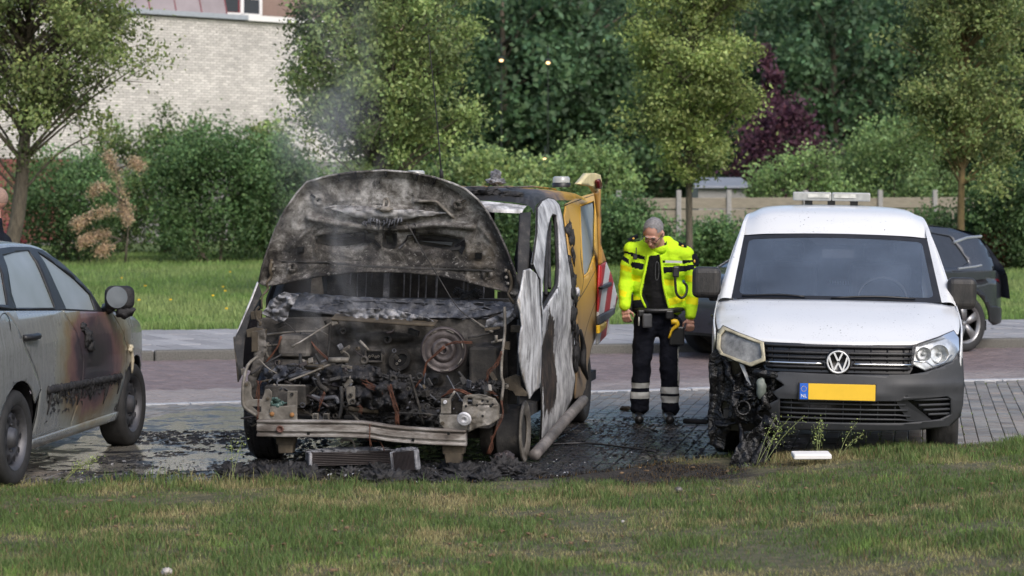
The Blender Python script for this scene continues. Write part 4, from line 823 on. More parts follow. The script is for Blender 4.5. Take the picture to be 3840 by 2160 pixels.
# ================================================================== scorched silver car
AF = Frame(-4.06, 16.16, 8.); al = AF.empty('silver_car'); tag(al, 'scorched silver hatchback with soot stained doors and fogged windows', 'car')
def MA():
    d = Nd('silver_paint', .3, .55); d.inp('Coat Weight', .3); x = d.sep(); n1 = d.noise(3.5, 6, .6)
    ry = d.math('DIVIDE', d.math('SUBTRACT', x[1], 1.38), 1.02); rz = d.math('DIVIDE', d.math('SUBTRACT', x[2], .72), .62)
    r = d.math('SQRT', d.math('ADD', d.math('MULTIPLY', ry, ry), d.math('MULTIPLY', rz, rz))); k = d.math('ADD', r, d.math('MULTIPLY', d.math('SUBTRACT', n1, .5), .5))
    c = d.ramp(k, [(.15, (.022, .02, .022)), (.40, (.05, .036, .044)), (.55, (.15, .085, .08)), (.66, (.20, .155, .095)), (.80, (.28, .28, .24)), (.95, (.34, .352, .352))])
    st = d.ramp(d.noise(6., 5, .6, d.co((1, 9, .6))), [(.4, .85), (.65, 1.08)]); c = d.mix(1., c, st, 'MULTIPLY')
    dr = d.ramp(d.noise(45., 3), [(.35, .9), (.5, 1.04)]); d.base(d.mix(1., c, dr, 'MULTIPLY')); d.rough(d.ramp(k, [(.4, .55), (.9, .27)])); d.inp('Metallic', d.ramp(k, [(.5, .1), (.95, .5)])); d.bump(d.noise(140., 2), .12, .002); M['silver'] = d.m
    M['fog'] = glassmat('fogged_glass', (.35, .4, .4), .55, 1.2, (.145, .18, .18), .6)
    M['char'] = speckled('char', [(.3, (.006, .006, .007)), (.6, (.022, .021, .023)), (.8, (.09, .085, .085))], 10., .7, 0., 1., 30.)
MA()
def asx(c, z):
    if z <= 1.08: x = .872 - .055 * ((z - .72) / .42) ** 2 + .006 * math.exp(-((z - .9) / .05) ** 2)
    else: x = .832 - .40 * (z - 1.08) - .25 * max(z - 1.42, 0)
    if c > 2.1: x -= .17 * ((c - 2.2) / .85) ** 2.2 if c > 2.2 else 0
    if c < -.5: x -= .12 * ((-.5 - c) / .55) ** 2
    return x
def asm(off=0., s=1): return lambda c, z: Vector((s * (asx(c, z) + off), c, z))
def onside(fr, sx, pts, conv):
    out = []
    for p in pts:
        px, py = conv(*p); x = .8
        for _ in range(30):
            q = fr.LS(px, py, x); x = .6 * x + .4 * sx(q.y, q.z)
        out.append((q.y, q.z))
    return out
ac = lambda x, y: (x / 1.493, 880 + y / 1.493)
AS = lambda *pts: onside(AF, asx, pts, ac)
AR, FR_, WZ = -.2, 2.42, .315
RD = [(-.32, 1.15), (-.16, 1.02), (-.06, .89), (.12, .72), (.20, .62), (.19, .43), (.175, .27)]       # rear door's back edge
FD = [(.79, 1.10), (1.0, .93), (1.10, .74), (1.09, .55), (.98, .27)]                                   # between the doors
DF = [(1.86, 1.04), (2.06, .87), (2.16, .75), (2.12, .54), (2.03, .29)]
MAT = M['silver']
for s in (1, -1):
    q = sheet('rear_quarter', [(-1.06, .35), (-1.1, .8), (-1.0, 1.19)] + [(-.32, 1.15)] + [(-.16, 1.02), (-.06, .89), (.12, .72), (.225, .6)] + arch(AR, WZ, .375, 32, 178)[0:] + [(-.62, .30)], asm(0, s), .06, MAT, al, .012)
    rd = sheet('rear_door', RD + [(.98, .27)] + FD[::-1][1:], asm(0, s), .06, MAT, al, .012) if s > 0 else sheet('rear_door', RD + FD[::-1], asm(0, s), .1, MAT, al, .012)
    fd = sheet('front_door', FD + DF[::-1], asm(.001, s), .06, MAT, al, .012)
    fe = sheet('fender', DF[:3] + [(2.14, .66)] + arch(FR_, WZ, .375, 135, 2)[0:] + [(2.9, .30), (3.02, .42), (3.0, .60), (2.93, .72), (2.80, .83), (2.56, .935), (2.32, 1.0), (2.06, 1.035)], asm(0, s), .05, MAT, al, .012)
    sheet('sill', [(.14, .20), (.16, .265), (2.06, .29), (2.1, .23)], asm(.012, s), .1, MAT, al, .03)
    # window frames and glass
    if s > 0:
        w1 = AS((14, 118), (80, 98), (158, 88), (306, 410), (88, 410), (62, 330)); w2 = AS((205, 95), (300, 160), (415, 250), (500, 335), (530, 424), (368, 416)); w0 = AS((-130, 130), (-30, 115), (-5, 170), (38, 395), (-120, 385))
        gh = AS((-260, 395), (-190, 150), (-60, 85), (60, 70), (160, 70), (235, 88), (330, 150), (425, 235), (505, 320), (560, 410), (575, 432), (300, 424), (80, 418))
        W0, W1, W2, GH = w0, w1, w2, gh
    fr = sheet('window_frame', GH, asm(0, s), .06, M['black'], al, .01, holes=[W0[::-1], W1[::-1], W2[::-1]])
    for wp in (W0, W1, W2): sheet('side_window', wp, asm(-.006, s), .08, M['fog'], fr)
    wheel(al, (s * .755, AR, WZ), s, .315, .205, .205, M['rubber'], M['steel'], holes=9); wheel(al, (s * .755, FR_, WZ), s, .315, .205, .205, M['rubber'], M['steel'], holes=9)
    for cx in (AR, FR_):
        a_ = [asm(-.01, s)(*p) for p in arch(cx, WZ, .37, -5, 185, 16)]; b_ = [p - Vector((s * .22, 0, 0)) for p in a_]; MB().grid([a_, b_], 1, 1).build('wheel_arch', M['black'], al, True)
# roof, screens, bonnet
top = sorted([(c, z) for c, z in GH[1:9]]); rail = [(c, z) for c, z in top]
def rails(c): return float(np.interp(c, [p[0] for p in rail], [p[1] for p in rail]))
rs = list(np.linspace(rail[0][0], 1.25, 7)); rows = []
for c in rs:
    z = rails(c); x = asx(c, z); rows.append([(-x, c, z), (-x * .93, c, z + .025), (-x * .5, c, z + .055), (0, c, z + .062), (x * .5, c, z + .055), (x * .93, c, z + .025), (x, c, z)])
MB().grid(rows, 3, 4).build('roof', M['silver'], al, True)
rows = []
for c in np.linspace(1.25, min(rail[-1][0], 1.95), 4):
    z = rails(c); x = asx(c, z); k = .13 * (c - 1.25); rows.append([(-x, c, z), (-x * .55, c + k * .7, z + .05), (0, c + k, z + .062), (x * .55, c + k * .7, z + .05), (x, c, z)])
MB().grid(rows, 4, 4).build('windscreen', M['fog'], al, True)
c0 = rail[0][0]; z0 = rails(c0); x0 = asx(c0, z0)
MB().grid([[(-x0, c0, z0), (0, c0, z0 + .06), (x0, c0, z0)], [(-.8, -.98, 1.18), (0, -1.1, 1.2), (.8, -.98, 1.18)], [(-.76, -1.08, .8), (0, -1.2, .8), (.76, -1.08, .8)], [(-.74, -1.06, .33), (0, -1.18, .33), (.74, -1.06, .33)]], 4, 4).build('tailgate', M['silver'], al, True)
rows = []
for c, z in ((2.0, 1.045), (2.3, 1.0), (2.56, .935), (2.80, .83), (2.95, .70), (3.03, .5), (3.02, .32)):
    x = asx(min(c, 3.02), z); rows.append([(-x, c, z), (-x * .6, c + .07, z + .02), (0, c + .13, z + .03), (x * .6, c + .07, z + .02), (x, c, z)])
MB().grid(rows, 3, 4).build('bonnet', M['silver'], al, True); MB().box((0, 1., .3), (1.5, 3.6, .1)).build('floor', M['black'], al)
MB().box((0, .9, .85), (1.3, 2.2, .5)).build('cabin_seats', M['seat'], al)
# door furniture, melted rubbing strip, mirror
h1 = asm(.02)(.02, .965); hm = MB(); hm.tube([h1 + Vector((-.01, -.13, 0)), h1 + Vector((.02, -.08, 0)), h1 + Vector((.022, .08, 0)), h1 + Vector((-.01, .13, 0))], [.02, .022, .022, .018], 8, sub=3); hm.build('door_handle', M['black'], al, True)
m = MB(); m.blob(asm(.015)(1.18, .90), (.03, .05, .06), .6, 5, 3); m.blob(asm(.02)(1.24, .83), (.025, .04, .05), .6, 5, 3, seed=3.); m.blob(asm(.01)(1.14, .97), (.02, .05, .03), .6, 5, 3, seed=5.); m.build('melted_handle', M['char'], al, True)
m = MB(); rr = random.Random(5)
for k in range(26):
    c = .38 + k * .064; z = .585 - .004 * k * .3; m.blob(asm(.012)(c, z), (.016, .05, .028), .5, 6, 2, seed=k * 1.7)
    for _ in range(rr.choice((0, 1, 2, 5))):
        z1 = z - rr.uniform(.02, .22) * rr.random() * (1.3 - .02 * k); cc = c + rr.uniform(-.03, .03); m.tube([asm(.01)(cc, z), asm(.012)(cc + .005, (z + z1) / 2), asm(.008)(cc, z1)], [rr.uniform(.008, .016), rr.uniform(.006, .014), .004], 6, sub=2)
m.build('melted_rubbing_strip', M['char'], al, True); m = MB(); rr = random.Random(15)
for k in range(240):
    c = rr.uniform(.36, 2.02); z = .575 - abs(rr.gauss(0, .075)) * (1.2 - .35 * c); p = asm(.006)(c, z); q = [p + Vector((rr.uniform(0, .012), rr.gauss(0, .018), rr.gauss(0, .016))) for _ in range(4)]; m.add(q, [(0, 1, 2), (0, 2, 3), (0, 3, 1)])
o = m.build('blistered_flakes', M['char'], al); o['kind'] = 'stuff'
MB().lathe([(.118, 0), (.122, .004), (.126, 0)], asm(.003)(-.43, 1.02), (1, 0, 0), 36).build('fuel_flap', M['char'], al, True)
for pts in (RD, FD, DF): MB().tube([asm(.003)(c, z) for c, z in pts], .004, 5).build('door_gap', M['black'], al, True)
m = MB(); mc = asm(.15)(1.72, 1.155); m.box(mc, (.22, .12, .175)); mr = m.build('mirror', M['char'], al); bevel(mr, .055, 4); MB().tube([asm(0)(1.80, 1.07), mc + Vector((-.06, 0, -.06))], [.05, .04], 8).build('mirror_arm', M['black'], mr, True)
MB().lathe([(.08, 0), (.001, 0)], mc + Vector((.0, -.063, .005)), (0, 1, 0), 24).build('mirror_glass', simple('mirror_pane', (.15, .17, .19), .12, .3, .1), mr); MB().blob(mc + Vector((.04, .0, -.10)), (.07, .05, .05), .4, 4, 3).build('melted_housing', M['char'], mr, True)
MB().blob(asm(.01)(2.22, .75), (.02, .03, .03), .5, 4, 3).build('side_indicator', simple('melted_cream', (.5, .45, .33), .6), al, True); MB().tube([asm(.012)(2.24, .74), asm(.012)(2.27, .66), asm(.012)(2.28, .56)], [.012, .016, .008], 6, sub=3).build('melted_drip', simple('melted_cream_drip', (.45, .40, .30), .6), al, True)
# ================================================================== burnt-out van
TF = Frame(-.99, 16.5, 9.5); tv = TF.empty('burnt_van'); tag(tv, 'burnt-out yellow van with its bonnet open and engine bay charred', 'van')
t1 = lambda x, y: (860 + x / 2.1467, 600 + y / 2.1467)
t2 = lambda x, y: (860 + x / 2.1467, 1150 + y / 2.1467)
t3 = lambda x, y: (1700 + x / 1.2071, 600 + y / 1.2071)
def q1(x, y, c): return TF.L(*t1(x, y), c)
def q2(x, y, c): return TF.L(*t2(x, y), c)
def MT():
    d = Nd('burnt_bonnet', .85, .1); x = d.sep(); a = d.mix(.22, d.noise(4.5, 10, .72, None, .5), d.noise(26., 8, .75)); a = d.math('SUBTRACT', a, d.math('MULTIPLY', d.math('MULTIPLY', d.rng(x[2], 1.62, 1.42), d.rng(x[2], 1.16, 1.28)), .075)); b = d.noise(3., 6, .6); c = d.ramp(a, [(.37, (.012, .011, .011)), (.43, (.05, .045, .041)), (.48, (.13, .12, .11)), (.54, (.27, .26, .25)), (.62, (.52, .505, .50))])
    c = d.mix(d.ramp(b, [(.55, 0.), (.70, .55)]), c, (.11, .085, .055)); c = d.mix(d.ramp(d.noise(1.6, 6), [(.34, .8), (.48, 0.)]), c, (.025, .022, .024)); c = d.mix(d.ramp(d.noise(34., 6, .7, None, .4), [(.58, 0.), (.66, .5)]), c, (.42, .405, .39)); c = d.mix(d.ramp(d.noise(17., 7, .7, None, .6), [(.60, 0.), (.65, .8)]), c, (.03, .027, .025)); d.base(c); d.bump(d.noise(18., 10, .75), 1., .02); M['bonnet'] = d.m
    d = Nd('ash_white_metal', .7, .15); v = d.co((1.6, 1.6, .55)); c = d.ramp(d.noise(6., 9, .65, v), [(.32, (.10, .10, .105)), (.45, (.30, .295, .30)), (.56, (.54, .54, .55)), (.66, (.70, .70, .71))]); c = d.mix(d.ramp(d.noise(3.2, 8, .7, d.co((2.2, 2.2, .7))), [(.63, 0.), (.68, .95)]), c, (.02, .02, .022)); c = d.mix(d.ramp(d.noise(5., 8, .65, v), [(.58, 0.), (.7, .45)]), c, (.30, .225, .13)); d.base(c); d.bump(d.noise(20., 8), .5, .012); M['ash'] = d.m
    d = Nd('door_ash', .7, .15); v = d.co((1, 1.1, .55)); c = d.ramp(d.noise(5., 9, .65, v), [(.3, (.17, .175, .20)), (.5, (.42, .43, .46)), (.65, (.64, .64, .66))]); c = d.mix(d.ramp(d.noise(2.2, 9, .72, d.co((1, .9, .7))), [(.56, 0.), (.60, .97)]), c, d.ramp(d.noise(14., 6), [(.4, (.018, .017, .018)), (.7, (.085, .065, .05))])); d.base(c); d.bump(d.noise(20., 8), .5, .012); M['ash2'] = d.m
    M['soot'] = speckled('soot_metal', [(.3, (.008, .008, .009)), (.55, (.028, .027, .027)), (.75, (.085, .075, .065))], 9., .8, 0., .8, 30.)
    M['wall'] = speckled('firewall', [(.36, (.008, .007, .007)), (.48, (.028, .025, .022)), (.59, (.085, .077, .07)), (.72, (.21, .195, .18))], 3.6, .75, .1, .7, 25., 40., (.20, .185, .17), .66)
    M['ashblue'] = speckled('blue_grey_ash', [(.3, (.018, .019, .024)), (.52, (.055, .058, .07)), (.7, (.17, .175, .195)), (.85, (.35, .35, .36))], 12., .6, 0., 1., 26.)
    M['beam'] = speckled('scaled_steel', [(.3, (.05, .04, .033)), (.48, (.15, .13, .115)), (.64, (.36, .34, .32)), (.8, (.14, .09, .05))], 7., .6, .3, .5, 40., 60., (.05, .045, .04), .64, (.45, 1, 1.6))
    M['brkt'] = speckled('grey_bracket', [(.3, (.05, .044, .038)), (.52, (.16, .145, .125)), (.75, (.34, .32, .30))], 8., .65, .3, .4, 40., 50., (.07, .06, .05), .62)
    M['tan'] = speckled('tan_bracket', [(.3, (.025, .02, .014)), (.55, (.075, .06, .042)), (.8, (.17, .135, .09))], 7., .75, .2)
    M['crumple'] = speckled('crumpled_ash', [(.3, (.03, .031, .036)), (.48, (.12, .122, .135)), (.62, (.30, .30, .32)), (.8, (.48, .48, .50))], 10., .6, 0., 1., 18., 30., (.02, .02, .022), .62); M['ledge'] = speckled('pale_scorched_steel', [(.3, (.06, .055, .055)), (.48, (.22, .215, .22)), (.65, (.42, .415, .42))], 9., .65, .2, .5, 40., 50., (.03, .028, .028), .6); M['copper'] = simple('bare_copper', (.095, .036, .02), .7, .2, .5, 20.); M['boost'] = speckled('heat_blued_steel', [(.3, (.02, .017, .018)), (.55, (.055, .045, .046)), (.75, (.14, .12, .118))], 5., .5, .4, .3); M['wash'] = speckled('white_ash', [(.3, (.24, .24, .26)), (.6, (.52, .52, .55)), (.8, (.72, .72, .74))], 14., .8, 0., .5, 40., 60., (.03, .03, .03), .60)
    d = Nd('yellow_van_paint', .45); x = d.sep(); n1 = d.noise(2.2, 8, .65, d.co((1, 1.2, .5))); k = d.math('ADD', d.rng(x[1], 2.15, 4.1), d.math('MULTIPLY', d.math('SUBTRACT', n1, .5), 1.1))
    c = d.ramp(k, [(.16, (.015, .014, .016)), (.28, (.05, .045, .05)), (.36, (.20, .13, .07)), (.50, (.36, .20, .04)), (.80, (.56, .32, .035))]); lo = d.math('MULTIPLY', d.rng(x[2], 1.15, .75), .75); c = d.mix(lo, c, (.17, .14, .115)); d.base(c); d.rough(d.ramp(k, [(.2, .8), (.5, .4)])); M['yel'] = d.m
    d = Nd('burnt_roof', .7); x = d.sep(); n1 = d.noise(4., 8, .65, d.co((5, .8, 1))); k = d.math('ADD', d.rng(x[1], 1.6, 5.2), d.math('MULTIPLY', d.math('SUBTRACT', n1, .5), .9)); d.base(d.ramp(k, [(.12, (.012, .012, .014)), (.30, (.05, .05, .056)), (.46, (.15, .11, .09)), (.6, (.32, .19, .05)), (.85, (.55, .33, .03))])); d.bump(d.noise(25., 8), .6, .01); M['broof'] = d.m
    d = Nd('chevron', .3); x = d.sep(); k = d.math('FRACT', d.math('MULTIPLY', d.math('ADD', d.math('MULTIPLY', x[1], .85), d.math('MULTIPLY', x[2], -1.)), 1.55)); c = d.mix(d.math('GREATER_THAN', k, .5), (.40, .012, .015), (.66, .65, .64)); d.base(c); M['chev'] = d.m
    M['yel2'] = simple('yellow_paint', (.60, .36, .035), .4, 0., .15, 4.); M['pale'] = simple('pale_yellow', (.66, .56, .30), .5, 0., .15, 6.); M['orange'] = simple('browned_yellow', (.42, .22, .05), .5, 0., .3, 5.); M['redlens'] = simple('red_lens', (.10, .006, .01), .2)
MT()
def tsx(c, z):
    x = .975 - .03 * max((.55 - z) / .4, 0) ** 2
    if z > 1.12: x -= .125 * ((z - 1.12) / .75) ** 1.4
    if z > 1.82: x -= 1.1 * (z - 1.82) ** 1.25
    if c < .9: x -= .15 * ((.9 - c) / .9) ** 2
    return x
def tsm(off=0., s=1): return lambda c, z: Vector((s * (tsx(c, z) + off), c, z))
TS = lambda *pts: onside(TF, tsx, pts, t3)
def pxsheet(name, pts, conv, cf, step, mat, parent=tv, th=.01, holes=(), nz=0., ns=6.):
    P_ = [conv(*p) for p in pts]; Hs = [[conv(*p) for p in h] for h in holes]
    def mp(u, v):
        c = cf(u, v)
        if nz: c += nz * noise.fractal(Vector((u * ns * .01, v * ns * .01, 0)), 1., 2., 3)
        return TF.L(u, v, c)
    return sheet(name, P_, mp, step, mat, parent, th, Hs)
# ---------------------------------------------------------------- bonnet, seen from below
OUT = [(240, 985), (262, 870), (300, 750), (370, 560), (450, 400), (540, 270), (625, 178), (800, 128), (1000, 98), (1250, 85), (1450, 100), (1650, 140), (1800, 190), (1900, 235), (2000, 320), (2080, 425), (2160, 565), (2230, 720), (2290, 880), (2330, 1000), (2345, 1060), (2300, 1085), (2200, 1050), (1950, 985), (1700, 930), (1400, 900), (1200, 895), (950, 902), (700, 937), (450, 987), (300, 1012)]
OUTv = [Vector(p) for p in OUT]
def seg_d(p, a, b):
    ab = b - a; t = max(0, min(1, (p - a).dot(ab) / ab.length_squared)); return (a + ab * t - p).length
def polyd(p, pts): return min(seg_d(p, pts[i], pts[i + 1]) for i in range(len(pts) - 1))
loop = OUTv + OUTv[:1]; rib_low = [Vector(p) for p in ((330, 800), (800, 806), (1150, 835), (1500, 850), (2150, 868))]
ribs = [([(640, 560), (470, 720)], 14, .02), ([(2010, 530), (2110, 655)], 14, .02), ([(1045, 190), (1050, 330)], 9, .012), ([(1480, 200), (1490, 390)], 9, .012), ([(690, 620), (1100, 580), (1480, 580), (1880, 640)], 16, -.025), ([(640, 470), (900, 520), (1280, 560), (1650, 520), (1950, 540)], 30, .06), ([(420, 810), (2150, 870)], 10, .01), ([(690, 640), (690, 770)], 12, .018), ([(1915, 660), (1925, 800)], 12, .018), ([(800, 380), (850, 330), (1040, 322)], 10, .018), ([(1500, 335), (1650, 335), (1790, 455)], 12, .03)]
ribs = [([Vector(p) for p in a], b, c) for a, b, c in ribs]; boss = [((715, 325), 48, .03), ((1835, 360), 48, .03), ((505, 865), 48, .03), ((2075, 930), 50, .03), ((975, 365), 26, .02), ((1565, 385), 30, .02), ((1212, 182), 18, .01), ((570, 725), 34, -.02), ((2005, 772), 36, -.02)]
def hood_c(u, v):
    x, y = (u - 860) * 2.1467, (v - 600) * 2.1467; p = Vector((x, y)); t = (1060 - y) / 980; k = (x - 1290) / 1050; c = .86 - .22 * t + .10 * (1 - k * k) * (.4 + t * .6)
    d = polyd(p, loop); c -= .05 * max(0, 1 - d / 55)
    for cx, cy, rx, ry, dp in ((900, 660, 210, 75, .09), (1640, 665, 230, 75, .09), (1290, 640, 60, 90, .07), (1260, 430, 420, 60, -.05)):
        e = ((x - cx) / rx) ** 2 + ((y - cy) / ry) ** 2
        if e < 1: c += dp * (1 - e) ** .5
    if y > 815: c -= .03 * min((y - 815) / 40, 1)
    for a, w_, h in ribs:
        e = polyd(p, a) / w_
        if e < 1: c -= h * (1 - e * e)
    for (bx, by), r, h in boss:
        e = math.hypot(x - bx, y - by) / r
        if e < 1: c -= h * (1 - e ** 4) - (h * 1.2 if e < .35 else 0)
    return c + .008 * noise.fractal(Vector((x * .012, y * .012, 1.)), 1., 2., 4)
hd = pxsheet('bonnet', OUT, t1, hood_c, 6., M['bonnet'], tv, .006)
def on_hood(x, y, o=-.012): u, v = t1(x, y); return TF.L(u, v, hood_c(u, v) + o)
m = MB(); m.tube([on_hood(x, y, .0) for x, y in OUT + OUT[:1]], .009, 6); m.build('rim_fold', M['bonnet'], hd, True)
for a, b in (((880, 118), (882, 165)), ((1016, 100), (1018, 150)), ((1262, 98), (1262, 132)), ((1515, 115), (1505, 165)), ((1660, 145), (1645, 190)), ((658, 282), (690, 302)), ((1865, 342), (1905, 322))): MB().tube([on_hood(*a, -.02), on_hood(*b, -.02)], .009, 6).build('slot', M['emb'], hd)
for (x, y), r in (((715, 325), .007), ((1835, 360), .008), ((505, 865), .008), ((2075, 930), .010), ((975, 365), .006), ((1212, 182), .006), ((1565, 385), .006)): MB().lathe([(r * 1.5, .006), (r * 1.5, -.004), (.0001, -.004)], on_hood(x, y, -.012), (0, -1, 0), 12).build('hole', M['emb'], hd)
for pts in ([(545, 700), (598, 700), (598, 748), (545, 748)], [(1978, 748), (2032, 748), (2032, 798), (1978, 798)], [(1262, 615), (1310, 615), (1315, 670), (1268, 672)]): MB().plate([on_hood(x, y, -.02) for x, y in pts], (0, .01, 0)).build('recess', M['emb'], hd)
# dark lightening cut-outs
for pts in ([(1085, 500), (1112, 500), (1115, 590), (1165, 595), (1175, 640), (1225, 700), (1212, 715), (1160, 660), (1105, 672), (1090, 600)], [(1485, 510), (1500, 520), (1500, 610), (1440, 615), (1430, 650), (1370, 718), (1360, 705), (1420, 640), (1432, 605), (1475, 600)], [(1810, 690), (1895, 640), (1900, 700), (1870, 765)], [(800, 630), (1090, 610), (1095, 650), (900, 652)], [(1510, 615), (1800, 660), (1790, 690), (1520, 650)]): MB().plate([on_hood(x, y, -.03) for x, y in pts], (0, .008, 0)).build('cut_out', M['emb'], hd)
for pts in ([(690, 615), (800, 600), (1090, 575), (1100, 665), (950, 690), (800, 690), (700, 665)], [(1490, 580), (1700, 605), (1890, 645), (1880, 740), (1760, 720), (1600, 690), (1490, 665)], [(1235, 530), (1345, 525), (1355, 690), (1320, 715), (1262, 712), (1232, 690)], [(420, 812), (800, 820), (1150, 850), (1500, 862), (2120, 885), (2120, 900), (1500, 880), (1150, 866), (800, 834), (420, 824)]): pxsheet('recess_soot_shade', pts, t1, lambda u, v: hood_c(u, v) - .008, 8., M['soot'], hd, .004)  # dark sheets for burnt-on soot that also paint shade into recesses and groove
ledge = pxsheet('latch_ledge', [(760, 385), (850, 365), (1110, 375), (1200, 405), (1480, 400), (1745, 425), (1650, 445), (1500, 460), (1380, 490), (1300, 515), (1200, 505), (1120, 480), (1000, 455), (900, 420)], t1, lambda u, v: hood_c(u, v) - .03, 8., M['ledge'], hd, .012, nz=.018)
m = MB(); rr = random.Random(8)
for k in range(16):
    x = 1090 + k * 19 + rr.uniform(-8, 8); y = 480 + rr.uniform(-15, 15); a = on_hood(x, y, -.06); m.tube([a, a + Vector((rr.uniform(-.01, .01), -.01, -.02)), a + Vector((rr.uniform(-.02, .02), -.012, -rr.uniform(.03, .065)))], [.009, .007, .002], 5)
m.build('melted_drips', M['ashblue'], hd, True); m = MB(); m.tube([on_hood(1180, 400, -.05), on_hood(1235, 380, -.06), on_hood(1245, 325, -.05), on_hood(1265, 310, -.05), on_hood(1285, 345, -.05), on_hood(1275, 390, -.06)], .010, 7, sub=3); m.blob(on_hood(1250, 395, -.06), (.05, .02, .02), .4, 5, 3); m.build('striker', M['brkt'], hd, True)
m = MB(); m.tube([on_hood(1500, 333, -.03), on_hood(1650, 333, -.03), on_hood(1700, 370, -.03), on_hood(1810, 470, -.03)], .010, 7, sub=4); m.build('stay_tube', M['brkt'], hd, True)
for pts in ([(340, 800), (330, 880), (335, 940), (300, 990), (310, 1040), (265, 1100), (262, 1200)], [(2245, 890), (2268, 960), (2265, 1030), (2245, 1080), (2280, 1140), (2285, 1160)]):
    m = MB(); m.tube([on_hood(x, y, -.03) if y < 1050 else q1(x, y, .72) for x, y in pts], [.011, .014, .012, .008, .011, .006, .007][:len(pts)], 7, sub=4); m.build('hinge', M['pale2'] if 'pale2' in M else M['tan'], hd, True)
for x, y in ((2225, 890), (2230, 945), (2245, 995), (345, 825), (352, 880)): MB().blob(on_hood(x, y, -.03), .014, .2, 3, 2).build('bolt', M['brkt'], hd, True)
# bonnet stay rod and loose wires
MB().tube([q1(1425, 500, .62), q1(1560, 740, .55), q1(1700, 970, .55), q1(1840, 1190, .5), q1(2010, 1325, .5)], .004, 6, sub=5).build('stay_rod', M['soot'], tv, True); m = MB(); m.tube([q2(505, 322, .4), q2(570, 285, .42), q2(820, 128, .55)], [.011, .006, .006], 7); m.build('loose_rod', M['brkt'], tv, True)
# ---------------------------------------------------------------- roof, header, pillar, antenna, beacons
rows = []
for c, z in ((1.78, 1.865), (1.95, 1.925), (2.4, 1.955), (3.4, 1.965), (4.5, 1.955), (4.88, 1.93)):
    x = tsx(c, z - .10); rows.append([(-x, c, z - .10), (-x * .93, c, z - .03), (-x * .6, c, z), (0, c, z + .012), (x * .6, c, z), (x * .93, c, z - .03), (x, c, z - .10)])
rf = MB().grid(rows, 4, 5).build('roof', M['broof'], tv, True)
for k in range(7): x = -.6 + k * .2; MB().tube([(x, 2.2, 1.955 + .008), (x, 3.4, 1.978), (x, 4.7, 1.96)], .012, 6, flat=.6).build('roof_rib', M['broof'], rf, True)
m = MB(); m.grid([[(-.80, 1.66, 1.77), (-.4, 1.60, 1.785), (0, 1.58, 1.79), (.4, 1.60, 1.785), (.80, 1.66, 1.77)], [(-.81, 1.68, 1.80), (-.4, 1.62, 1.82), (0, 1.6, 1.825), (.4, 1.62, 1.82), (.81, 1.68, 1.80)], [(-.82, 1.80, 1.83), (-.4, 1.76, 1.87), (0, 1.75, 1.88), (.4, 1.76, 1.87), (.82, 1.80, 1.83)]], 5, 5); m.build('windscreen_header', M['ash'], tv, True)
m = MB(); m.blob((.42, 1.95, 1.935), (.16, .14, .03), .5, 6, 4); m.blob((.62, 1.98, 1.91), (.13, .12, .03), .5, 6, 4, seed=3.)
for k in range(18): m.blob((random.uniform(-.2, .75), random.uniform(1.85, 2.15), 1.925), (random.uniform(.02, .07), random.uniform(.02, .05), .014), .6, 6, 2, seed=k * 1.3)
m.build('burnt_crust', M['char'], rf, True)['kind'] = 'stuff'
def strip(name, A_, B_, mat, parent=tv, sub=4): return MB().grid([A_, [(Vector(p) + Vector(q)) / 2 + Vector((0, -.012, 0)) for p, q in zip(A_, B_)], B_], sub, 3).build(name, mat, parent, True)
for s in (1, -1):
    A_ = [Vector((s * .79, 1.64, 1.775)), Vector((s * .83, 1.30, 1.48)), Vector((s * .87, 1.0, 1.20)), Vector((s * .86, .85, 1.05))]; B_ = [Vector((s * .86, 1.72, 1.78)), Vector((s * .905, 1.36, 1.48)), Vector((s * .935, 1.05, 1.20)), Vector((s * .94, .9, 1.03))]; o = strip('pillar', A_, B_, M['soot']); o.modifiers.new('t', 'SOLIDIFY').thickness = .03
def beacon(px, py, r, h, c, mt, name='beacon'):
    p = TF.L(px, py, c); m = MB(); m.lathe([(r * 1.06, 0), (r * 1.06, h * .38), (r * .98, h * .42)], p, (0, 0, 1), 24); b = m.build(name, M['black'], tv, True); MB().lathe([(r, h * .42), (r * .98, h * .85), (r * .8, h), (.001, h * 1.02)], p, (0, 0, 1), 24).build('dome', mt, b, True)
beacon(2105, 702, .075, .092, 4.3, M['lightbar']); beacon(1560, 672, .075, .075, 4.0, M['lightbar']); m = MB(); p = TF.L(1857, 682, 3.6); m.blob(p + Vector((.005, 0, .05)), (.042, .04, .05), .4, 5, 4); m.blob(p, (.07, .06, .03), .7, 6, 4); m.build('melted_beacon', M['crumple'], tv, True)
m = MB(); p = TF.L(1656, 668, 3.2); m.tube([p, p + Vector((-.002, 0, .05)), p + Vector((-.004, 0, .075))], [.017, .016, .009], 8); e = TF.L(1606, 130, 3.2); m.tube([p + Vector((-.004, 0, .07)), p.lerp(e, .5) + Vector((.006, 0, 0)), e], [.006, .005, .004], 6, sub=4); m.build('antenna', M['char'], tv, True)
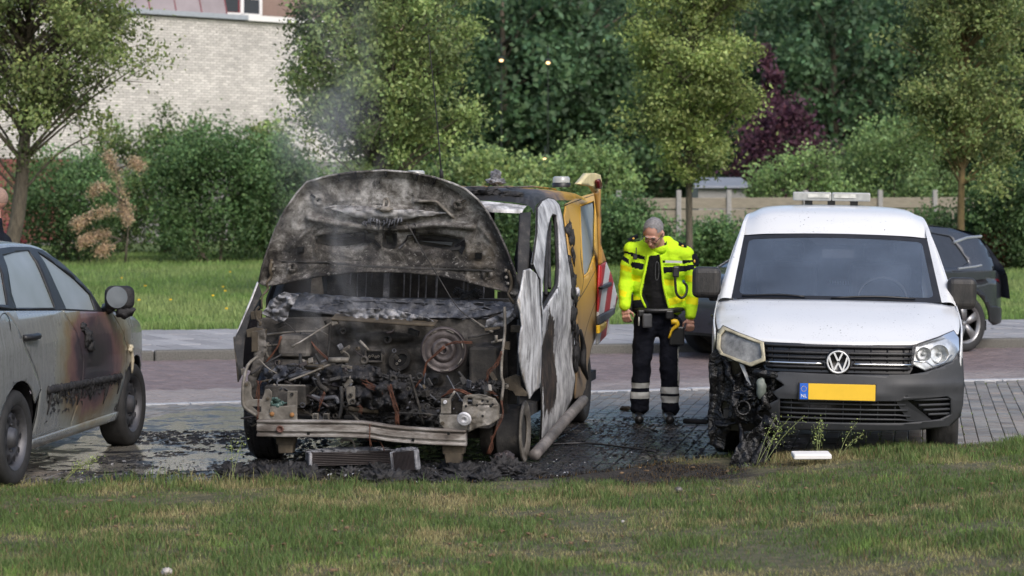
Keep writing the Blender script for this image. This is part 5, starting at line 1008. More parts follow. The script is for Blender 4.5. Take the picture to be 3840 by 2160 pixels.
# ---------------------------------------------------------------- right-hand side as seen: door, panel, rear wing
DOOR = TS((372, 215), (395, 185), (420, 173), (450, 178), (475, 205), (488, 255), (500, 340), (518, 480), (528, 560), (548, 640), (552, 760), (550, 900), (548, 1000), (532, 1080), (490, 1165), (440, 1230), (388, 1290), (396, 1160), (400, 1040), (401, 900), (399, 800), (394, 700), (388, 640), (386, 540), (374, 520), (352, 470), (372, 330))
WIN = TS((432, 262), (444, 243), (462, 250), (472, 300), (476, 400), (478, 490), (474, 570), (440, 630), (402, 688), (395, 655), (398, 560), (410, 430), (420, 320))
def dmap(c, z):
    p = tsm(.004)(c, z); p.x += .006 * noise.fractal(Vector((c * 3, z * 2.2, 0)), 1., 2., 3) - .03 * math.exp(-((z - .7) / .2) ** 2); return p
def door_mat():
    (c0, z0), (c1, z1), (c2, _) = TS((430, 700), (428, 1150), (462, 920)); cm, zm = (c0 + c1) / 2, (z0 + z1) / 2; d = Nd('door_ash', .7, .15); x = d.sep()
    c = d.ramp(d.noise(5., 9, .65), [(.32, (.12, .12, .13)), (.45, (.32, .32, .335)), (.56, (.52, .525, .54)), (.68, (.68, .68, .69))]); e1 = d.math('DIVIDE', d.math('SUBTRACT', x[1], cm), abs(c2 - cm) * 1.1 + .1); e2 = d.math('DIVIDE', d.math('SUBTRACT', x[2], zm), abs(z0 - z1) * .55)
    r = d.math('ADD', d.math('SQRT', d.math('ADD', d.math('MULTIPLY', e1, e1), d.math('MULTIPLY', e2, e2))), d.math('MULTIPLY', d.math('SUBTRACT', d.noise(4., 9, .7), .5), 1.7)); c = d.mix(d.ramp(r, [(.85, 1.), (.93, 0.)]), c, d.ramp(d.noise(12., 6), [(.4, (.016, .014, .014)), (.62, (.06, .042, .035)), (.75, (.28, .20, .12))]))
    c = d.mix(d.ramp(d.noise(3.4, 9, .7), [(.62, 0.), (.65, .9)]), c, (.02, .02, .022)); d.base(c); d.bump(d.noise(18., 8), .5, .012); return d.m
dr = sheet('front_door', DOOR, dmap, .05, door_mat(), tv, .014, holes=[WIN[::-1]])
m = MB(); m.tube([dmap(*p) + Vector((.004, 0, 0)) for p in DOOR + DOOR[:1]], .008, 6); m.build('door_edge', M['soot'], dr, True)
m = MB(); m.tube([dmap(*p) + Vector((-.02, 0, 0)) for p in WIN + WIN[:1]], .016, 6); m.build('window_seal', M['char'], dr, True)
m = MB()
for a, b in (((440, 260), (425, 640)), ((455, 260), (448, 610)), ((466, 280), (465, 580)), ((430, 330), (412, 660))): 
    (c0, z0), (c1, z1) = TS(a, b); m.tube([tsm(-.05)(c0, z0), tsm(-.07)((c0 + c1) / 2 + .02, (z0 + z1) / 2), tsm(-.05)(c1, z1)], [.014, .02, .016], 6, sub=3)
m.build('slumped_trim', M['char'], dr, True)
FEN = [(320, 500), (345, 492), (372, 515), (384, 545), (390, 640), (396, 740), (398, 850), (394, 950), (390, 1028), (362, 1050), (343, 1082), (332, 1040), (312, 975), (300, 920), (295, 870), (300, 800), (310, 750), (303, 690), (288, 640), (305, 590)]
def fen_c(u, v): x = (u - 1700) * 1.2071; y = (v - 600) * 1.2071; return .30 + .62 * min(max((x - 290) / 105, 0), 1) ** 1.3 + .03 * math.sin(y * .014)
fe = pxsheet('fender', FEN, t3, fen_c, 8., M['ash'], tv, .012, nz=.008, ns=2.5)
m = MB(); m.grid([[q2(x, y, .75) for x, y in ((2330, 40), (2330, 300), (2330, 560))], [q2(x, y, 1.0) for x, y in ((2420, 40), (2420, 300), (2420, 560))]], 3, 2); m.build('fender_liner', M['soot'], tv, True)
PAN = TS((500, 250), (505, 200), (545, 178), (600, 160), (640, 150), (656, 185), (657, 330), (656, 480), (652, 700), (640, 810), (622, 850), (606, 930), (596, 1030), (580, 1075), (548, 1080), (552, 900), (556, 700), (552, 640), (535, 560), (522, 430), (510, 330))
RW = TS((570, 208), (632, 186), (638, 300), (637, 430), (610, 510), (586, 530), (580, 440), (574, 330))
pn = sheet('side_panel', PAN, tsm(), .06, M['yel'], tv, .012, holes=[RW[::-1]]); sheet('side_window', RW, tsm(-.012), .08, M['fog'], pn); m = MB(); m.tube([tsm(.002)(*p) for p in RW + RW[:1]], .010, 6); m.build('window_frame', M['yel'], pn, True)
for a in ([(505, 205), (560, 185), (655, 152)], [(566, 180), (572, 420), (585, 540), (570, 620)], [(560, 640), (600, 575), (655, 470)], [(575, 905), (600, 760), (655, 600)]): m = MB(); m.tube([tsm(.003)(*p) for p in TS(*a)], .006, 5, sub=4); m.build('body_crease', M['soot'], pn, True)
m = MB(); rr = random.Random(2)
for k in range(34):
    t = rr.random(); (c, z), = TS((520 + 36 * t + rr.uniform(-10, 10), 300 + 640 * t)); m.blob(tsm(.012)(c, z), (.018, rr.uniform(.02, .07), rr.uniform(.03, .09)), .7, 6, 2, seed=k * 2.1)
m.build('charred_rubber', M['char'], pn, True)
m = MB(); m.tube([tsm(.05)(*p) for p in TS((548, 770), (562, 850), (560, 930), (580, 990))], [.012, .025, .03, .012], 7, sub=3); m.build('hanging_trim', M['char'], pn, True); MB().blob(tsm(.03)(*TS((545, 600))[0]), (.02, .05, .04), .5, 5, 3).build('door_catch', M['wash'], pn, True)
s = -1; sheet('side_panel', [(1.0, .3), (.98, 1.15), (1.7, 1.75), (2.0, 1.84), (4.88, 1.84), (4.88, .35), (4.45, .32)] + arch(4.03, .34, .40, 2, 178) + [(3.5, .3)], tsm(0, -1), .12, M['yel'], tv, .012)
sb = MB(); A_, B_ = TF.L(*t3(368, 1335), 1.0), TF.L(*t3(590, 1088), 3.0); sb.tube([A_, A_.lerp(B_, .3), A_.lerp(B_, .7) + Vector((0, 0, .005)), B_], .042, 14, sub=4); o = sb.build('side_bar', speckled('scorched_tube', [(.3, (.05, .045, .045)), (.55, (.17, .155, .15)), (.75, (.33, .30, .285))], 4., .55, .2, .4), tv, True)
# rear wing door swung out, with chevrons
rw = empty('rear_door'); rw.parent = tv; t4 = lambda x, y: (2150 + x / 2.07, 620 + y / 2.07)
def rear(name, pts, mat, x0=1.0, th=.02, bul=0., st=12):
    P_ = [t4(*p) for p in pts]
    def mp(u, v):
        p = TF.LS(u, v, x0); p.x += bul * math.exp(-((p.z - .95) / .35) ** 2); return p
    return sheet(name, P_, mp, st, mat, rw, th)
rear('spoiler', [(30, 145), (100, 62), (150, 60), (190, 75), (205, 165), (170, 215), (140, 165)], M['pale'], .98, .05); rear('upper_skin', [(168, 215), (205, 185), (208, 400), (208, 620), (247, 742), (200, 772), (196, 600), (190, 400)], M['orange'])
rear('chevron_skin', [(200, 775), (246, 748), (290, 850), (312, 930), (338, 1035), (315, 1112), (272, 1190), (270, 1300), (180, 1392), (188, 1200), (193, 960)], M['chev'], 1.0, .02)
for nm, pts, mt in (('handle', [(205, 945), (285, 905), (288, 930), (270, 945), (208, 965)], 'black'), ('bumper_step', [(188, 1175), (315, 1108), (308, 1150), (270, 1185), (190, 1238)], 'dash'), ('number_plate', [(190, 1242), (246, 1212), (244, 1258), (190, 1305)], 'plate'), ('high_lamp', [(182, 118), (196, 105), (214, 150), (205, 185), (190, 180)], 'redlens')): rear(nm, pts, M[mt], 1.03, .03)
# ---------------------------------------------------------------- left wing as seen
LW = [t1(*p) for p in ((232, 985), (170, 1145), (95, 1320), (45, 1440))] + [t2(*p) for p in ((38, 250), (48, 360), (62, 480), (72, 605), (90, 575), (110, 520), (112, 420), (122, 300), (140, 180), (180, 60))] + [t1(*p) for p in ((200, 1200), (262, 1080))]
def lw_c(u, v): return .80 - .45 * min(max((v - 1040) / 330, 0), 1)
lf = sheet('fender', LW, lambda u, v: TF.L(u, v, lw_c(u, v)), 12, M['soot'], tv, .012)
m = MB(); m.tube([TF.L(*p, lw_c(*p) + .0) for p in LW[:4]], [.010, .010, .008, .006], 7, sub=3); m.build('fender_edge', M['ash'], lf, True); m = MB(); m.tube([TF.L(*p, lw_c(*p) + .0) for p in LW[3:8]], .006, 7, sub=3); m.build('fender_edge', M['tan'], lf, True)
m = MB(); m.grid([[q2(205, -60, 1.0), q2(120, 200, 1.0), q2(105, 480, 1.0)], [q2(260, -60, .95), q2(240, 200, .95), q2(240, 560, .95)]], 3, 3); m.build('fender_liner', M['emb'], tv)
# ---------------------------------------------------------------- engine bay
def fw_c(u, v):
    x, y = (u - 860) * 2.1467, (v - 1150) * 2.1467; c = .86
    for cx, cy, rx, ry, dp in ((520, 330, 160, 110, -.16), (560, 520, 330, 90, -.08), (1370, 430, 100, 110, -.03), (1160, 395, 90, 60, -.02), (1000, 240, 160, 60, .03), (1250, 250, 240, 40, -.05), (2060, 420, 130, 130, -.2), (2050, 600, 120, 110, -.16), (1660, 595, 60, 50, -.04), (1600, 700, 500, 60, -.03)):
        e = ((x - cx) / rx) ** 2 + ((y - cy) / ry) ** 2
        if e < 1: c += dp * min((1 - e) * 2.5, 1)
    return c + .015 * noise.fractal(Vector((x * .01, y * .01, 4.)), 1., 2., 4)
fw = pxsheet('firewall', [(230, 90), (2240, 60), (2240, 900), (200, 900)], t2, fw_c, 9., M['wall'], tv, .02)
MB().box((0, 1.05, .66), (1.75, .12, 1.0)).build('bulkhead', M['soot'], tv); MB().box((0, .8, .30), (1.5, .5, .05)).build('undertray', M['soot'], tv); MB().box((0, 3.0, .34), (1.86, 3.8, .08)).build('floor', M['soot'], tv)
b0 = q2(1725, 350, .52); bb = MB().lathe([(.155, .12), (.165, .02), (.163, -.004), (.156, -.014), (.148, -.016), (.144, -.008), (.125, -.014), (.092, -.018), (.088, -.010), (.084, -.010), (.080, -.026), (.058, -.030), (.052, -.024), (.030, -.030), (.022, -.034), (.020, .0), (.001, .0)], b0, (-.1, 1, 0), 48).build('brake_booster', M['boost'], tv, True)
for k in range(7):
    a = k * 2 * math.pi / 7 + .3; MB().tube([b0 + Vector((.143 * math.cos(a + e), -.018, .143 * math.sin(a + e))) for e in (-.2, 0, .2)], .0045, 6).build('rib', M['brkt'], bb, True)
MB().lathe([(.012, 0), (.001, 0)], b0 + Vector((-.12, -.017, .02)), (0, 1, 0), 12).build('hole', M['emb'], bb)
def plate2(name, pts, c, mat, th=.012, holes=(), parent=tv, bv=.003):
    o = MB().plate([q2(x, y, c) for x, y in pts], (0, th, 0), [[q2(x, y, c) for x, y in h] for h in holes]).build(name, mat, parent)
    if bv: bevel(o, bv, 1)
    return o
def rect2(x0, y0, x1, y1): return [(x0, y0), (x1, y0), (x1, y1), (x0, y1)]
def ell(cx, cy, rx, ry, n=20, rot=0.): return [(cx + rx * math.cos(t) * math.cos(rot) - ry * math.sin(t) * math.sin(rot), cy + rx * math.cos(t) * math.sin(rot) + ry * math.sin(t) * math.cos(rot)) for t in np.linspace(0, 2 * math.pi, n, False)]
plate2('oval_flange', ell(1370, 430, 92, 82, 24, -.7), .80, M['wall'], .02, [ell(1375, 430, 62, 44, 20, -.7)]); plate2('oval_opening', ell(1375, 430, 66, 48, 20, -.7), .815, M['emb'], .01)
plate2('square_flange', rect2(1085, 345, 1235, 450), .80, M['wall'], .02, [rect2(1100, 360, 1220, 435)]); plate2('square_opening', rect2(1095, 355, 1225, 440), .815, M['emb'], .01)
m = MB()
for cx, cy in ((1130, 400), (1155, 395), (1180, 405), (1200, 400), (1350, 460), (1372, 435)): p = q2(cx, cy, .81); m.lathe([(.010, -.006), (.008, -.012), (.005, -.008), (.005, 0)], p, (0, 1, 0), 10)
m.build('pipe_ends', M['brkt'], fw, True)
MB().lathe([(.020, .02), (.026, -.01), (.018, -.012), (.014, .02)], q2(1660, 595, .80), (0, 1, 0), 20).build('grommet', M['wall'], fw, True)
# cowl, burnt dash and ledges
cw = pxsheet('scuttle', [(470, 1085), (620, 1070), (850, 1095), (1250, 1120), (1700, 1128), (2150, 1140), (2290, 1160), (2295, 1205), (2000, 1272), (1700, 1274), (1300, 1262), (860, 1240), (620, 1205), (480, 1205)], t1, lambda u, v: .98 - .16 * min(max((v - 1110) / 90, 0), 1), 8., M['ashblue'], tv, .02, nz=.035, ns=3.)
m = MB(); m.tube([q1(x, y, .92) for x, y in ((840, 1128), (1200, 1135), (1700, 1155), (2200, 1165))], .008, 6, sub=3); m.tube([q1(x, y, .85) for x, y in ((490, 1200), (850, 1240))], .008, 6); m.build('scuttle_seam', M['ashblue'], cw, True)
o = MB(); o.plate([q2(x, y, .62) for x, y in ((815, 95), (1600, 140), (1655, 150), (1635, 165), (820, 112))], (0, .14, .03)); bevel(o.build('wiper_beam', M['tan'], tv), .005, 1)
for nm, pts, c0 in (('ash_sheet', [(330, 1130), (440, 1062), (560, 1085), (520, 1160), (480, 1215), (470, 1270), (440, 1298), (400, 1308), (258, 1235), (300, 1190)], .62), ('ash_sheet', [(2070, 1290), (2180, 1240), (2290, 1195), (2305, 1265), (2230, 1330), (2170, 1350), (2060, 1345)], .62), ('ash_sheet', [(860, 1215), (1000, 1190), (1300, 1200), (1600, 1270), (1645, 1300), (1560, 1340), (1300, 1310), (1000, 1275)], .70)):
    pxsheet(nm, pts, t1, lambda u, v: c0, 6., M['crumple'], tv, .006, nz=.07, ns=4.)
m = MB(); rr = random.Random(4)
m.shards([q1(x, 1112 + (x - 470) * .03 + rr.uniform(-18, 110), rr.uniform(.70, .95)) for x in [rr.uniform(470, 2280) for _ in range(45)]], .01, .05, rr, .3)
o = m.build('dash_flakes', M['ashblue'], cw); o['kind'] = 'stuff'
for x, y, r in ((1840, 1060, .03), (1990, 1075, .035), (1930, 1110, .05), (1340, 1190, .06)): MB().blob(q1(x, y, .98), (r, .03, r * .8), .9, 12, 4, seed=x * .1).build('dash_remains', M['char'], cw, True)
# cabin behind: partition with bars
MB().box((-.25, 2.62, 1.1), (1.35, .02, 1.5)).build('cab_partition', M['soot'], tv); MB().box((.70, 2.62, .75), (.5, .02, .8)).build('cab_partition', M['soot'], tv)
for x, y0, y1, r in ((740, 905, 1080, .010), (980, 900, 985, .006), (1040, 900, 1080, .004), (1105, 900, 1090, .005), (1150, 900, 985, .006), (1410, 905, 1110, .008), (1462, 905, 1110, .006), (1528, 910, 1115, .006), (1588, 915, 1115, .007), (1672, 930, 1118, .011), (1890, 980, 1110, .006), (1922, 980, 1110, .006), (2052, 1020, 1120, .006)): MB().tube([q1(x, y0 - 60, 2.3), q1(x - (12 if r < .005 else 4), (y0 + y1) / 2, 2.3), q1(x - 10, y1 + 20, 2.3)], r, 6, sub=2).build('bar', M['ashblue'], tv, True)
MB().plate([q1(x, y, 2.2) for x, y in ((1245, 860), (1290, 860), (1280, 1125), (1235, 1125))], (0, .03, 0)).build('partition_post', M['ashblue'], tv); MB().plate([q1(x, y, 2.25) for x, y in ((490, 1010), (560, 950), (740, 930), (760, 1080), (500, 1080))], (0, .01, 0)).build('inner_panel', M['brkt'], tv)
MB().blob(TF.L(1965, 975, 1.9), (.07, .09, .14), .3, 4, 4).build('burnt_headrest', M['char'], tv, True)
# bumper beam with three ribs
PR = [(0, .058), (-.014, .054), (-.014, .040), (.006, .036), (.006, .028), (-.012, .024), (-.012, -.018), (.006, -.022), (.006, -.032), (-.014, -.036), (-.014, -.054), (0, -.058), (.05, -.058), (.05, .058)]
path = [q2(222, 978, 0.), q2(500, 982, -.02), q2(900, 985, -.03), q2(1130, 995, -.02), q2(1300, 1022, -.02), q2(1600, 1045, -.01), q2(1905, 1058, .03)]; path = cr(path, 4); vs_ = [p + Vector((0, a, b * (1.02 if i < 12 else .98))) for i, p in enumerate(path) for a, b in PR]; n_ = len(PR)
fs_ = [(i * n_ + k, i * n_ + (k + 1) % n_, (i + 1) * n_ + (k + 1) % n_, (i + 1) * n_ + k) for i in range(len(path) - 1) for k in range(n_)] + [tuple(range(n_)), tuple((len(path) - 1) * n_ + k for k in range(n_))]
bmx = MB().add(vs_, fs_).build('bumper_beam', M['beam'], tv); bevel(bmx, .003, 1)
MB().lathe([(.024, 0), (.026, -.01), (.018, -.012), (.014, .0), (.001, .0)], q2(410, 985, -.035), (0, 1, 0), 20).build('tow_eye', simple('rusty_ring', (.09, .04, .03), .7), bmx, True)
for x, y in ((637, 1022), (1478, 1072), (1765, 1022)): MB().box(q2(x, y, -.035), (.018, .01, .018)).build('slot', M['emb'], bmx)
# left carrier
hook = [(120, 615), (140, 598), (165, 605), (176, 650), (176, 715), (192, 745), (262, 745), (278, 705), (286, 668), (318, 660), (342, 685), (340, 740), (326, 800), (330, 868), (250, 912), (222, 890), (205, 870), (118, 812), (106, 740)]
hk = plate2('headlamp_bracket', hook, .04, M['brkt'], .012, [[(182, 805), (255, 805), (255, 845), (235, 850)]]); b_ = [(310, 740), (140, 625)]
for x, y in b_: MB().lathe([(.011, 0), (.011, -.010), (.001, -.012)], q2(x, y, .038), (0, 1, 0), 8).build('bolt', M['tan'], hk)
plate2('carrier_box', rect2(275, 640, 612, 800), .16, M['wall'], .2, bv=.01); plate2('mount_plate', rect2(465, 678, 546, 826), .06, M['brkt'], .015); pm = plate2('mount_plate', [(325, 805), (540, 795), (545, 915), (380, 915), (250, 905), (322, 860)], .02, M['brkt'], .02)
for x, y in ((345, 864), (506, 870)): MB().lathe([(.016, 0), (.016, -.01), (.008, -.014), (.001, -.014)], q2(x, y, .018), (0, 1, 0), 14).build('rusty_bolt', simple('rust_bolt', (.25, .12, .04), .7), pm, True)
MB().lathe([(.012, 0), (.010, -.012), (.001, -.012)], q2(505, 705, .058), (0, 1, 0), 10).build('bolt', M['wall'], pm)
MB().tube([q2(395, 632, .08), q2(610, 636, .08)], .012, 6, flat=.5).build('top_strip', M['brkt'], tv); plate2('service_panel', [(385, 420), (630, 432), (632, 505), (385, 495)], .55, M['wall'], .05); pxsheet('green_glass_heap', [(335, 740), (380, 735), (460, 780), (400, 805), (330, 800)], t2, lambda u, v: .05, 6., simple('molten_glass', (.06, .10, .09), .3, 0., .4), tv, .02, nz=.05)
pxsheet('inner_wing', [(200, 200), (285, 180), (300, 330), (270, 470), (215, 600), (245, 740), (180, 740), (150, 580), (200, 440), (205, 300)], t2, lambda u, v: .45, 8., M['wall'], tv, .03, nz=.02, ns=3.)
for pts, c, mt in (([(170, 40), (250, 30), (252, 100), (172, 104)], .55, 'tan'), ([(135, 185), (200, 165), (290, 185), (285, 240), (140, 248)], .45, 'tan'), ([(180, 200), (225, 200), (225, 360), (178, 365)], .42, 'tan')): plate2('wing_bracket', pts, c, M[mt], .05)
MB().tube([q2(238, 0, .5), q2(215, 30, .48), q2(218, 90, .48), q2(250, 130, .46), q2(240, 150, .46)], .010, 7, sub=3).build('hinge_arm', M['pale2'] if 'pale2' in M else M['tan'], tv, True); MB().tube([q2(230, 400, .2), q2(150, 470, .14), q2(115, 600, .06), q2(108, 740, .04), q2(125, 812, .04), q2(225, 880, .02)], .012, 7, sub=3).build('edge_tube', M['brkt'], tv, True); plate2('lamp_tab', [(90, 500), (125, 495), (128, 550), (98, 552)], .3, M['brkt'], .01)
# right carrier
for pts, c, mt in ((rect2(1702, 740, 1782, 862), .06, 'brkt'), ([(1690, 870), (1940, 872), (1940, 1000), (1730, 985), (1690, 930)], .05, 'brkt')): plate2('mount_plate', pts, c, M[mt], .02)
MB().lathe([(.014, 0), (.012, -.012), (.001, -.012)], q2(1738, 768, .055), (0, 1, 0), 12).build('bolt', M['wash'], tv); MB().lathe([(.013, 0), (.013, -.012), (.001, -.012)], q2(1716, 938, .045), (0, 1, 0), 12).build('bolt', M['tan'], tv)
cp = pxsheet('carrier_plate', [(1885, 722), (1925, 706), (2010, 705), (2075, 716), (2140, 740), (2176, 792), (2172, 905), (2100, 950), (1992, 976), (1920, 1012), (1938, 890), (1872, 862)], t2, lambda u, v: .04, 14., M['brkt'], tv, .012, nz=.015, holes=[rect2(1918, 730, 1955, 790)[::-1], [(2030, 745), (2052, 750), (2040, 775), (2026, 770)]])
for x, y in ((1995, 790), (2080, 762), (2105, 800), (2120, 785), (2040, 880), (1905, 800)): MB().lathe([(.009, 0), (.001, -.001)], q2(x, y, .03), (0, 1, 0), 7).build('hole', M['emb'], cp)
MB().lathe([(.048, .012), (.05, 0), (.04, -.010), (.036, -.006), (.03, -.010), (.012, -.010), (.010, .002), (.001, .002)], q2(1890, 906, -.02), (0, 1, .35), 30).build('ash_disc', M['wash'], cp, True)
plate2('gold_bracket', [(2215, 580), (2300, 545), (2340, 560), (2345, 640), (2400, 700), (2390, 722), (2300, 715), (2280, 680), (2215, 660)], .5, M['tan'], .03); MB().lathe([(.020, 0), (.020, -.01), (.010, -.012), (.001, -.012)], q2(2230, 638, .48), (0, 1, 0), 6).build('nut', M['brkt'], tv)
MB().tube([q2(2215, 0, .5), q2(2218, 200, .48), q2(2195, 400, .4), q2(2190, 560, .35), q2(2205, 620, .35), q2(2190, 760, .3)], .011, 7, sub=3).build('wing_edge', M['brkt'], tv, True); plate2('wing_bracket', [(2265, 150), (2360, 150), (2350, 210), (2262, 205)], .6, M['tan'], .06); plate2('wing_bracket', [(2205, 285), (2255, 280), (2255, 348), (2205, 345)], .46, M['tan'], .03); plate2('wing_bracket', [(2050, 175), (2180, 160), (2175, 180), (2055, 195)], .5, M['tan'], .06); m = MB(); m.tube([q2(2110, 290, .46), q2(2210, 265, .46)], .010, 6); m.tube([q2(2148, 285, .46), q2(2148, 230, .46)], .012, 8); m.build('bonnet_stud', M['brkt'], tv, True)
m = MB(); m.box(q2(2060, 480, .62), (.2, .2, .28)); bevel(m.build('strut_tower', M['wall'], tv), .02, 2); m = MB(); m.box(q2(550, 310, .62), (.24, .22, .16)); bevel(m.build('heater_box', M['wall'], tv), .03, 2)
for y0, y1, w0, c in ((1045, 1110, 80, .06), (1105, 1182, 64, .05)): plate2('crash_leg', [(450 - w0, y0), (450 + w0, y0), (450 + w0 - 8, y1), (450 - w0 + 8, y1)], c, M['tan'], .08, bv=.006)
for y0, y1, w0, c in ((1120, 1190, 92, .06), (1185, 1262, 70, .05)): plate2('crash_leg', [(1800 - w0, y0), (1800 + w0, y0 - 4), (1800 + w0 - 8, y1), (1800 - w0 + 8, y1)], c, M['tan'], .08, bv=.006)
# engine remains
en = empty('engine'); en.parent = tv; m = MB(); rr = random.Random(12)
for x, y, c, r in ((1330, 600, .4, .10), (620, 540, .5, .09), (700, 780, .35, .08), (800, 760, .4, .09), (1560, 740, .65, .13), (1200, 900, .35, .10), (1500, 890, .45, .09), (2060, 660, .4, .08), (2130, 640, .4, .06)): m.blob(q2(x, y, c), (r, r * .8, r * .5), .9, 14, 5, seed=x * .013)
def char_sheet(pts, c0, amp, fr, seed, mat='char'):
    P_ = [t2(*p) for p in pts]
    def mp(u, v):
        q = Vector((u * fr * .01, v * fr * .01, seed)); k = noise.hetero_terrain(q, .9, 2.1, 5, .6); return TF.L(u + 5 * noise.noise(q * 3), v + 5 * noise.noise(q * 3 + Vector((9, 0, 0))), c0(u, v) - amp * (k - .6))
    return sheet('charred_crust', P_, mp, 4., M[mat], en, .01)
cz_ = lambda base, cx, cy, rx, ry: (lambda u, v: base + .16 * min(((u - t2(cx, cy)[0]) / rx) ** 2 + ((v - t2(cx, cy)[1]) / ry) ** 2, 1.5))
char_sheet([(715, 560), (760, 500), (850, 475), (1000, 480), (1120, 470), (1210, 495), (1235, 560), (1210, 640), (1120, 660), (960, 655), (820, 640), (740, 620)], cz_(.30, 980, 570, 130, 50), .07, 3., 1.)
char_sheet([(930, 660), (1050, 625), (1200, 630), (1330, 560), (1420, 590), (1470, 680), (1450, 790), (1350, 850), (1200, 830), (1080, 825), (960, 810), (935, 740)], cz_(.18, 1200, 730, 130, 65), .08, 3.2, 5.)
char_sheet([(660, 700), (780, 660), (930, 690), (940, 850), (900, 930), (680, 930)], cz_(.28, 800, 800, 80, 70), .07, 4.5, 9.); char_sheet([(280, 500), (420, 470), (600, 500), (720, 560), (700, 640), (520, 640), (300, 610)], cz_(.40, 500, 560, 120, 45), .08, 3.5, 12., 'ashblue'); char_sheet([(1400, 800), (1560, 780), (1690, 830), (1690, 1000), (1430, 960)], cz_(.35, 1550, 880, 80, 60), .07, 4., 15.); char_sheet([(1960, 640), (2060, 600), (2180, 610), (2190, 720), (1960, 720)], cz_(.35, 2080, 660, 60, 35), .06, 4., 18.)
m.build('charred_block', M['char'], en, True); m = MB()
m.shards([q2(rr.uniform(280, 1480), rr.uniform(470, 920), rr.uniform(.08, .35)) for _ in range(60)], .004, .02, rr, 1.2); m.shards([q2(rr.uniform(1480, 2180), rr.uniform(620, 920), rr.uniform(.12, .4)) for _ in range(40)], .004, .02, rr, 1.2); o = m.build('char_flakes', M['ashblue'], en); o['kind'] = 'stuff'
plate2('engine_cover', [(940, 645), (1000, 640), (1010, 660), (1005, 790), (960, 795), (940, 740)], .10, M['brkt'], .03, parent=en)
for x, y, r in ((1320, 580, .026), (978, 712, .014), (995, 765, .02), (1440, 660, .015), (1085, 430, .03)): MB().lathe([(r, .02), (r, -.01), (r * .6, -.014), (r * .5, .0), (.001, .0)], q2(x, y, .10 if y > 600 else .28), (0, 1, 0), 18).build('pulley', M['wall'], en, True)
for x0 in (690, 775):
    plate2('alternator_vent', rect2(x0 - 22, 860, x0 + 22, 935), .1, M['brkt'], .04, parent=en)
    for k in range(5): plate2('vent_slot', rect2(x0 - 14, 868 + k * 13, x0 + 16, 874 + k * 13), .095, M['emb'], .006, parent=en, bv=0)
for pts, r, mt in (([(900, 640), (905, 800), (880, 900)], .014, 'soot'), ([(700, 520), (720, 620), (790, 680)], .02, 'wall'), ([(660, 720), (740, 740), (850, 730), (880, 780)], .016, 'ashblue'), ([(480, 570), (560, 545), (680, 530), (720, 560)], .018, 'ashblue'), ([(960, 820), (1040, 830), (1200, 840)], .018, 'tan'), ([(620, 480), (760, 490)], .02, 'tan'), ([(800, 430), (960, 430)], .02, 'brkt'), ([(1420, 910), (1500, 830), (1620, 880)], .015, 'soot'), ([(930, 1060), (990, 1080), (1010, 1140)], .007, 'brkt'), ([(900, 1090), (920, 1070), (985, 1075)], .012, 'brkt')): MB().tube([q2(x, y, .22 if y < 1000 else .1) for x, y in pts], r, 8, sub=4).build('pipe', M[mt], en, True)
m = MB(); rr = random.Random(6)
def bundle(pts, c, n_, jit, r=.0019):
    m = MB()
    for _ in range(n_):
        dx = [(rr.uniform(-jit, jit), rr.uniform(-jit, jit)) for _ in pts]; m.tube([q2(x + a, y + b, (c if not hasattr(c, '__len__') else c[i]) + rr.uniform(-.01, .01)) for i, ((x, y), (a, b)) in enumerate(zip(pts, dx))], r, 4, sub=3)
    m.build('bare_wire_bundle', M['copper'], en, True)['kind'] = 'stuff'
bundle([(1290, 640), (1310, 720), (1335, 800), (1350, 870), (1352, 950)], .10, 16, 18); bundle([(1735, 320), (1650, 400), (1590, 450), (1565, 540), (1490, 665)], .42, 5, 8, .004); bundle([(1735, 310), (1830, 285), (1950, 290)], .40, 6, 10); bundle([(2185, 370), (2150, 470), (2090, 520), (2070, 600)], .35, 7, 16); bundle([(2190, 760), (2205, 860), (2165, 960), (2130, 1040), (2080, 1180)], .02, 7, 10); bundle([(235, 600), (240, 680), (225, 740)], .2, 6, 25); bundle([(235, 740), (232, 850), (225, 910)], .0, 4, 8); bundle([(1135, 940), (1125, 1040), (1140, 1130)], -.06, 3, 8); bundle([(1210, 1080), (1240, 1140), (1245, 1160)], 0., 3, 8); bundle([(420, 240), (380, 340), (280, 470)], .5, 4, 8, .004); bundle([(640, 240), (700, 340), (800, 430)], .55, 3, 8, .004); bundle([(1720, 720), (1800, 680), (1880, 690), (1940, 720)], .2, 7, 16, .004); bundle([(2080, 700), (2130, 690), (2150, 720)], .2, 6, 22); bundle([(770, 690), (740, 750), (720, 840)], .15, 4, 10); bundle([(1080, 600), (1150, 640), (1220, 680)], .12, 6, 25); bundle([(1040, 790), (1060, 820), (1050, 860)], .1, 5, 14); bundle([(2110, 1040), (2120, 1120), (2090, 1190)], .05, 4, 10); bundle([(1100, 1070), (1190, 1090)], .02, 3, 8)
rg = random.Random(77); MTS = ('brkt', 'soot', 'wall', 'tan', 'ashblue', 'soot', 'boost', 'brkt')
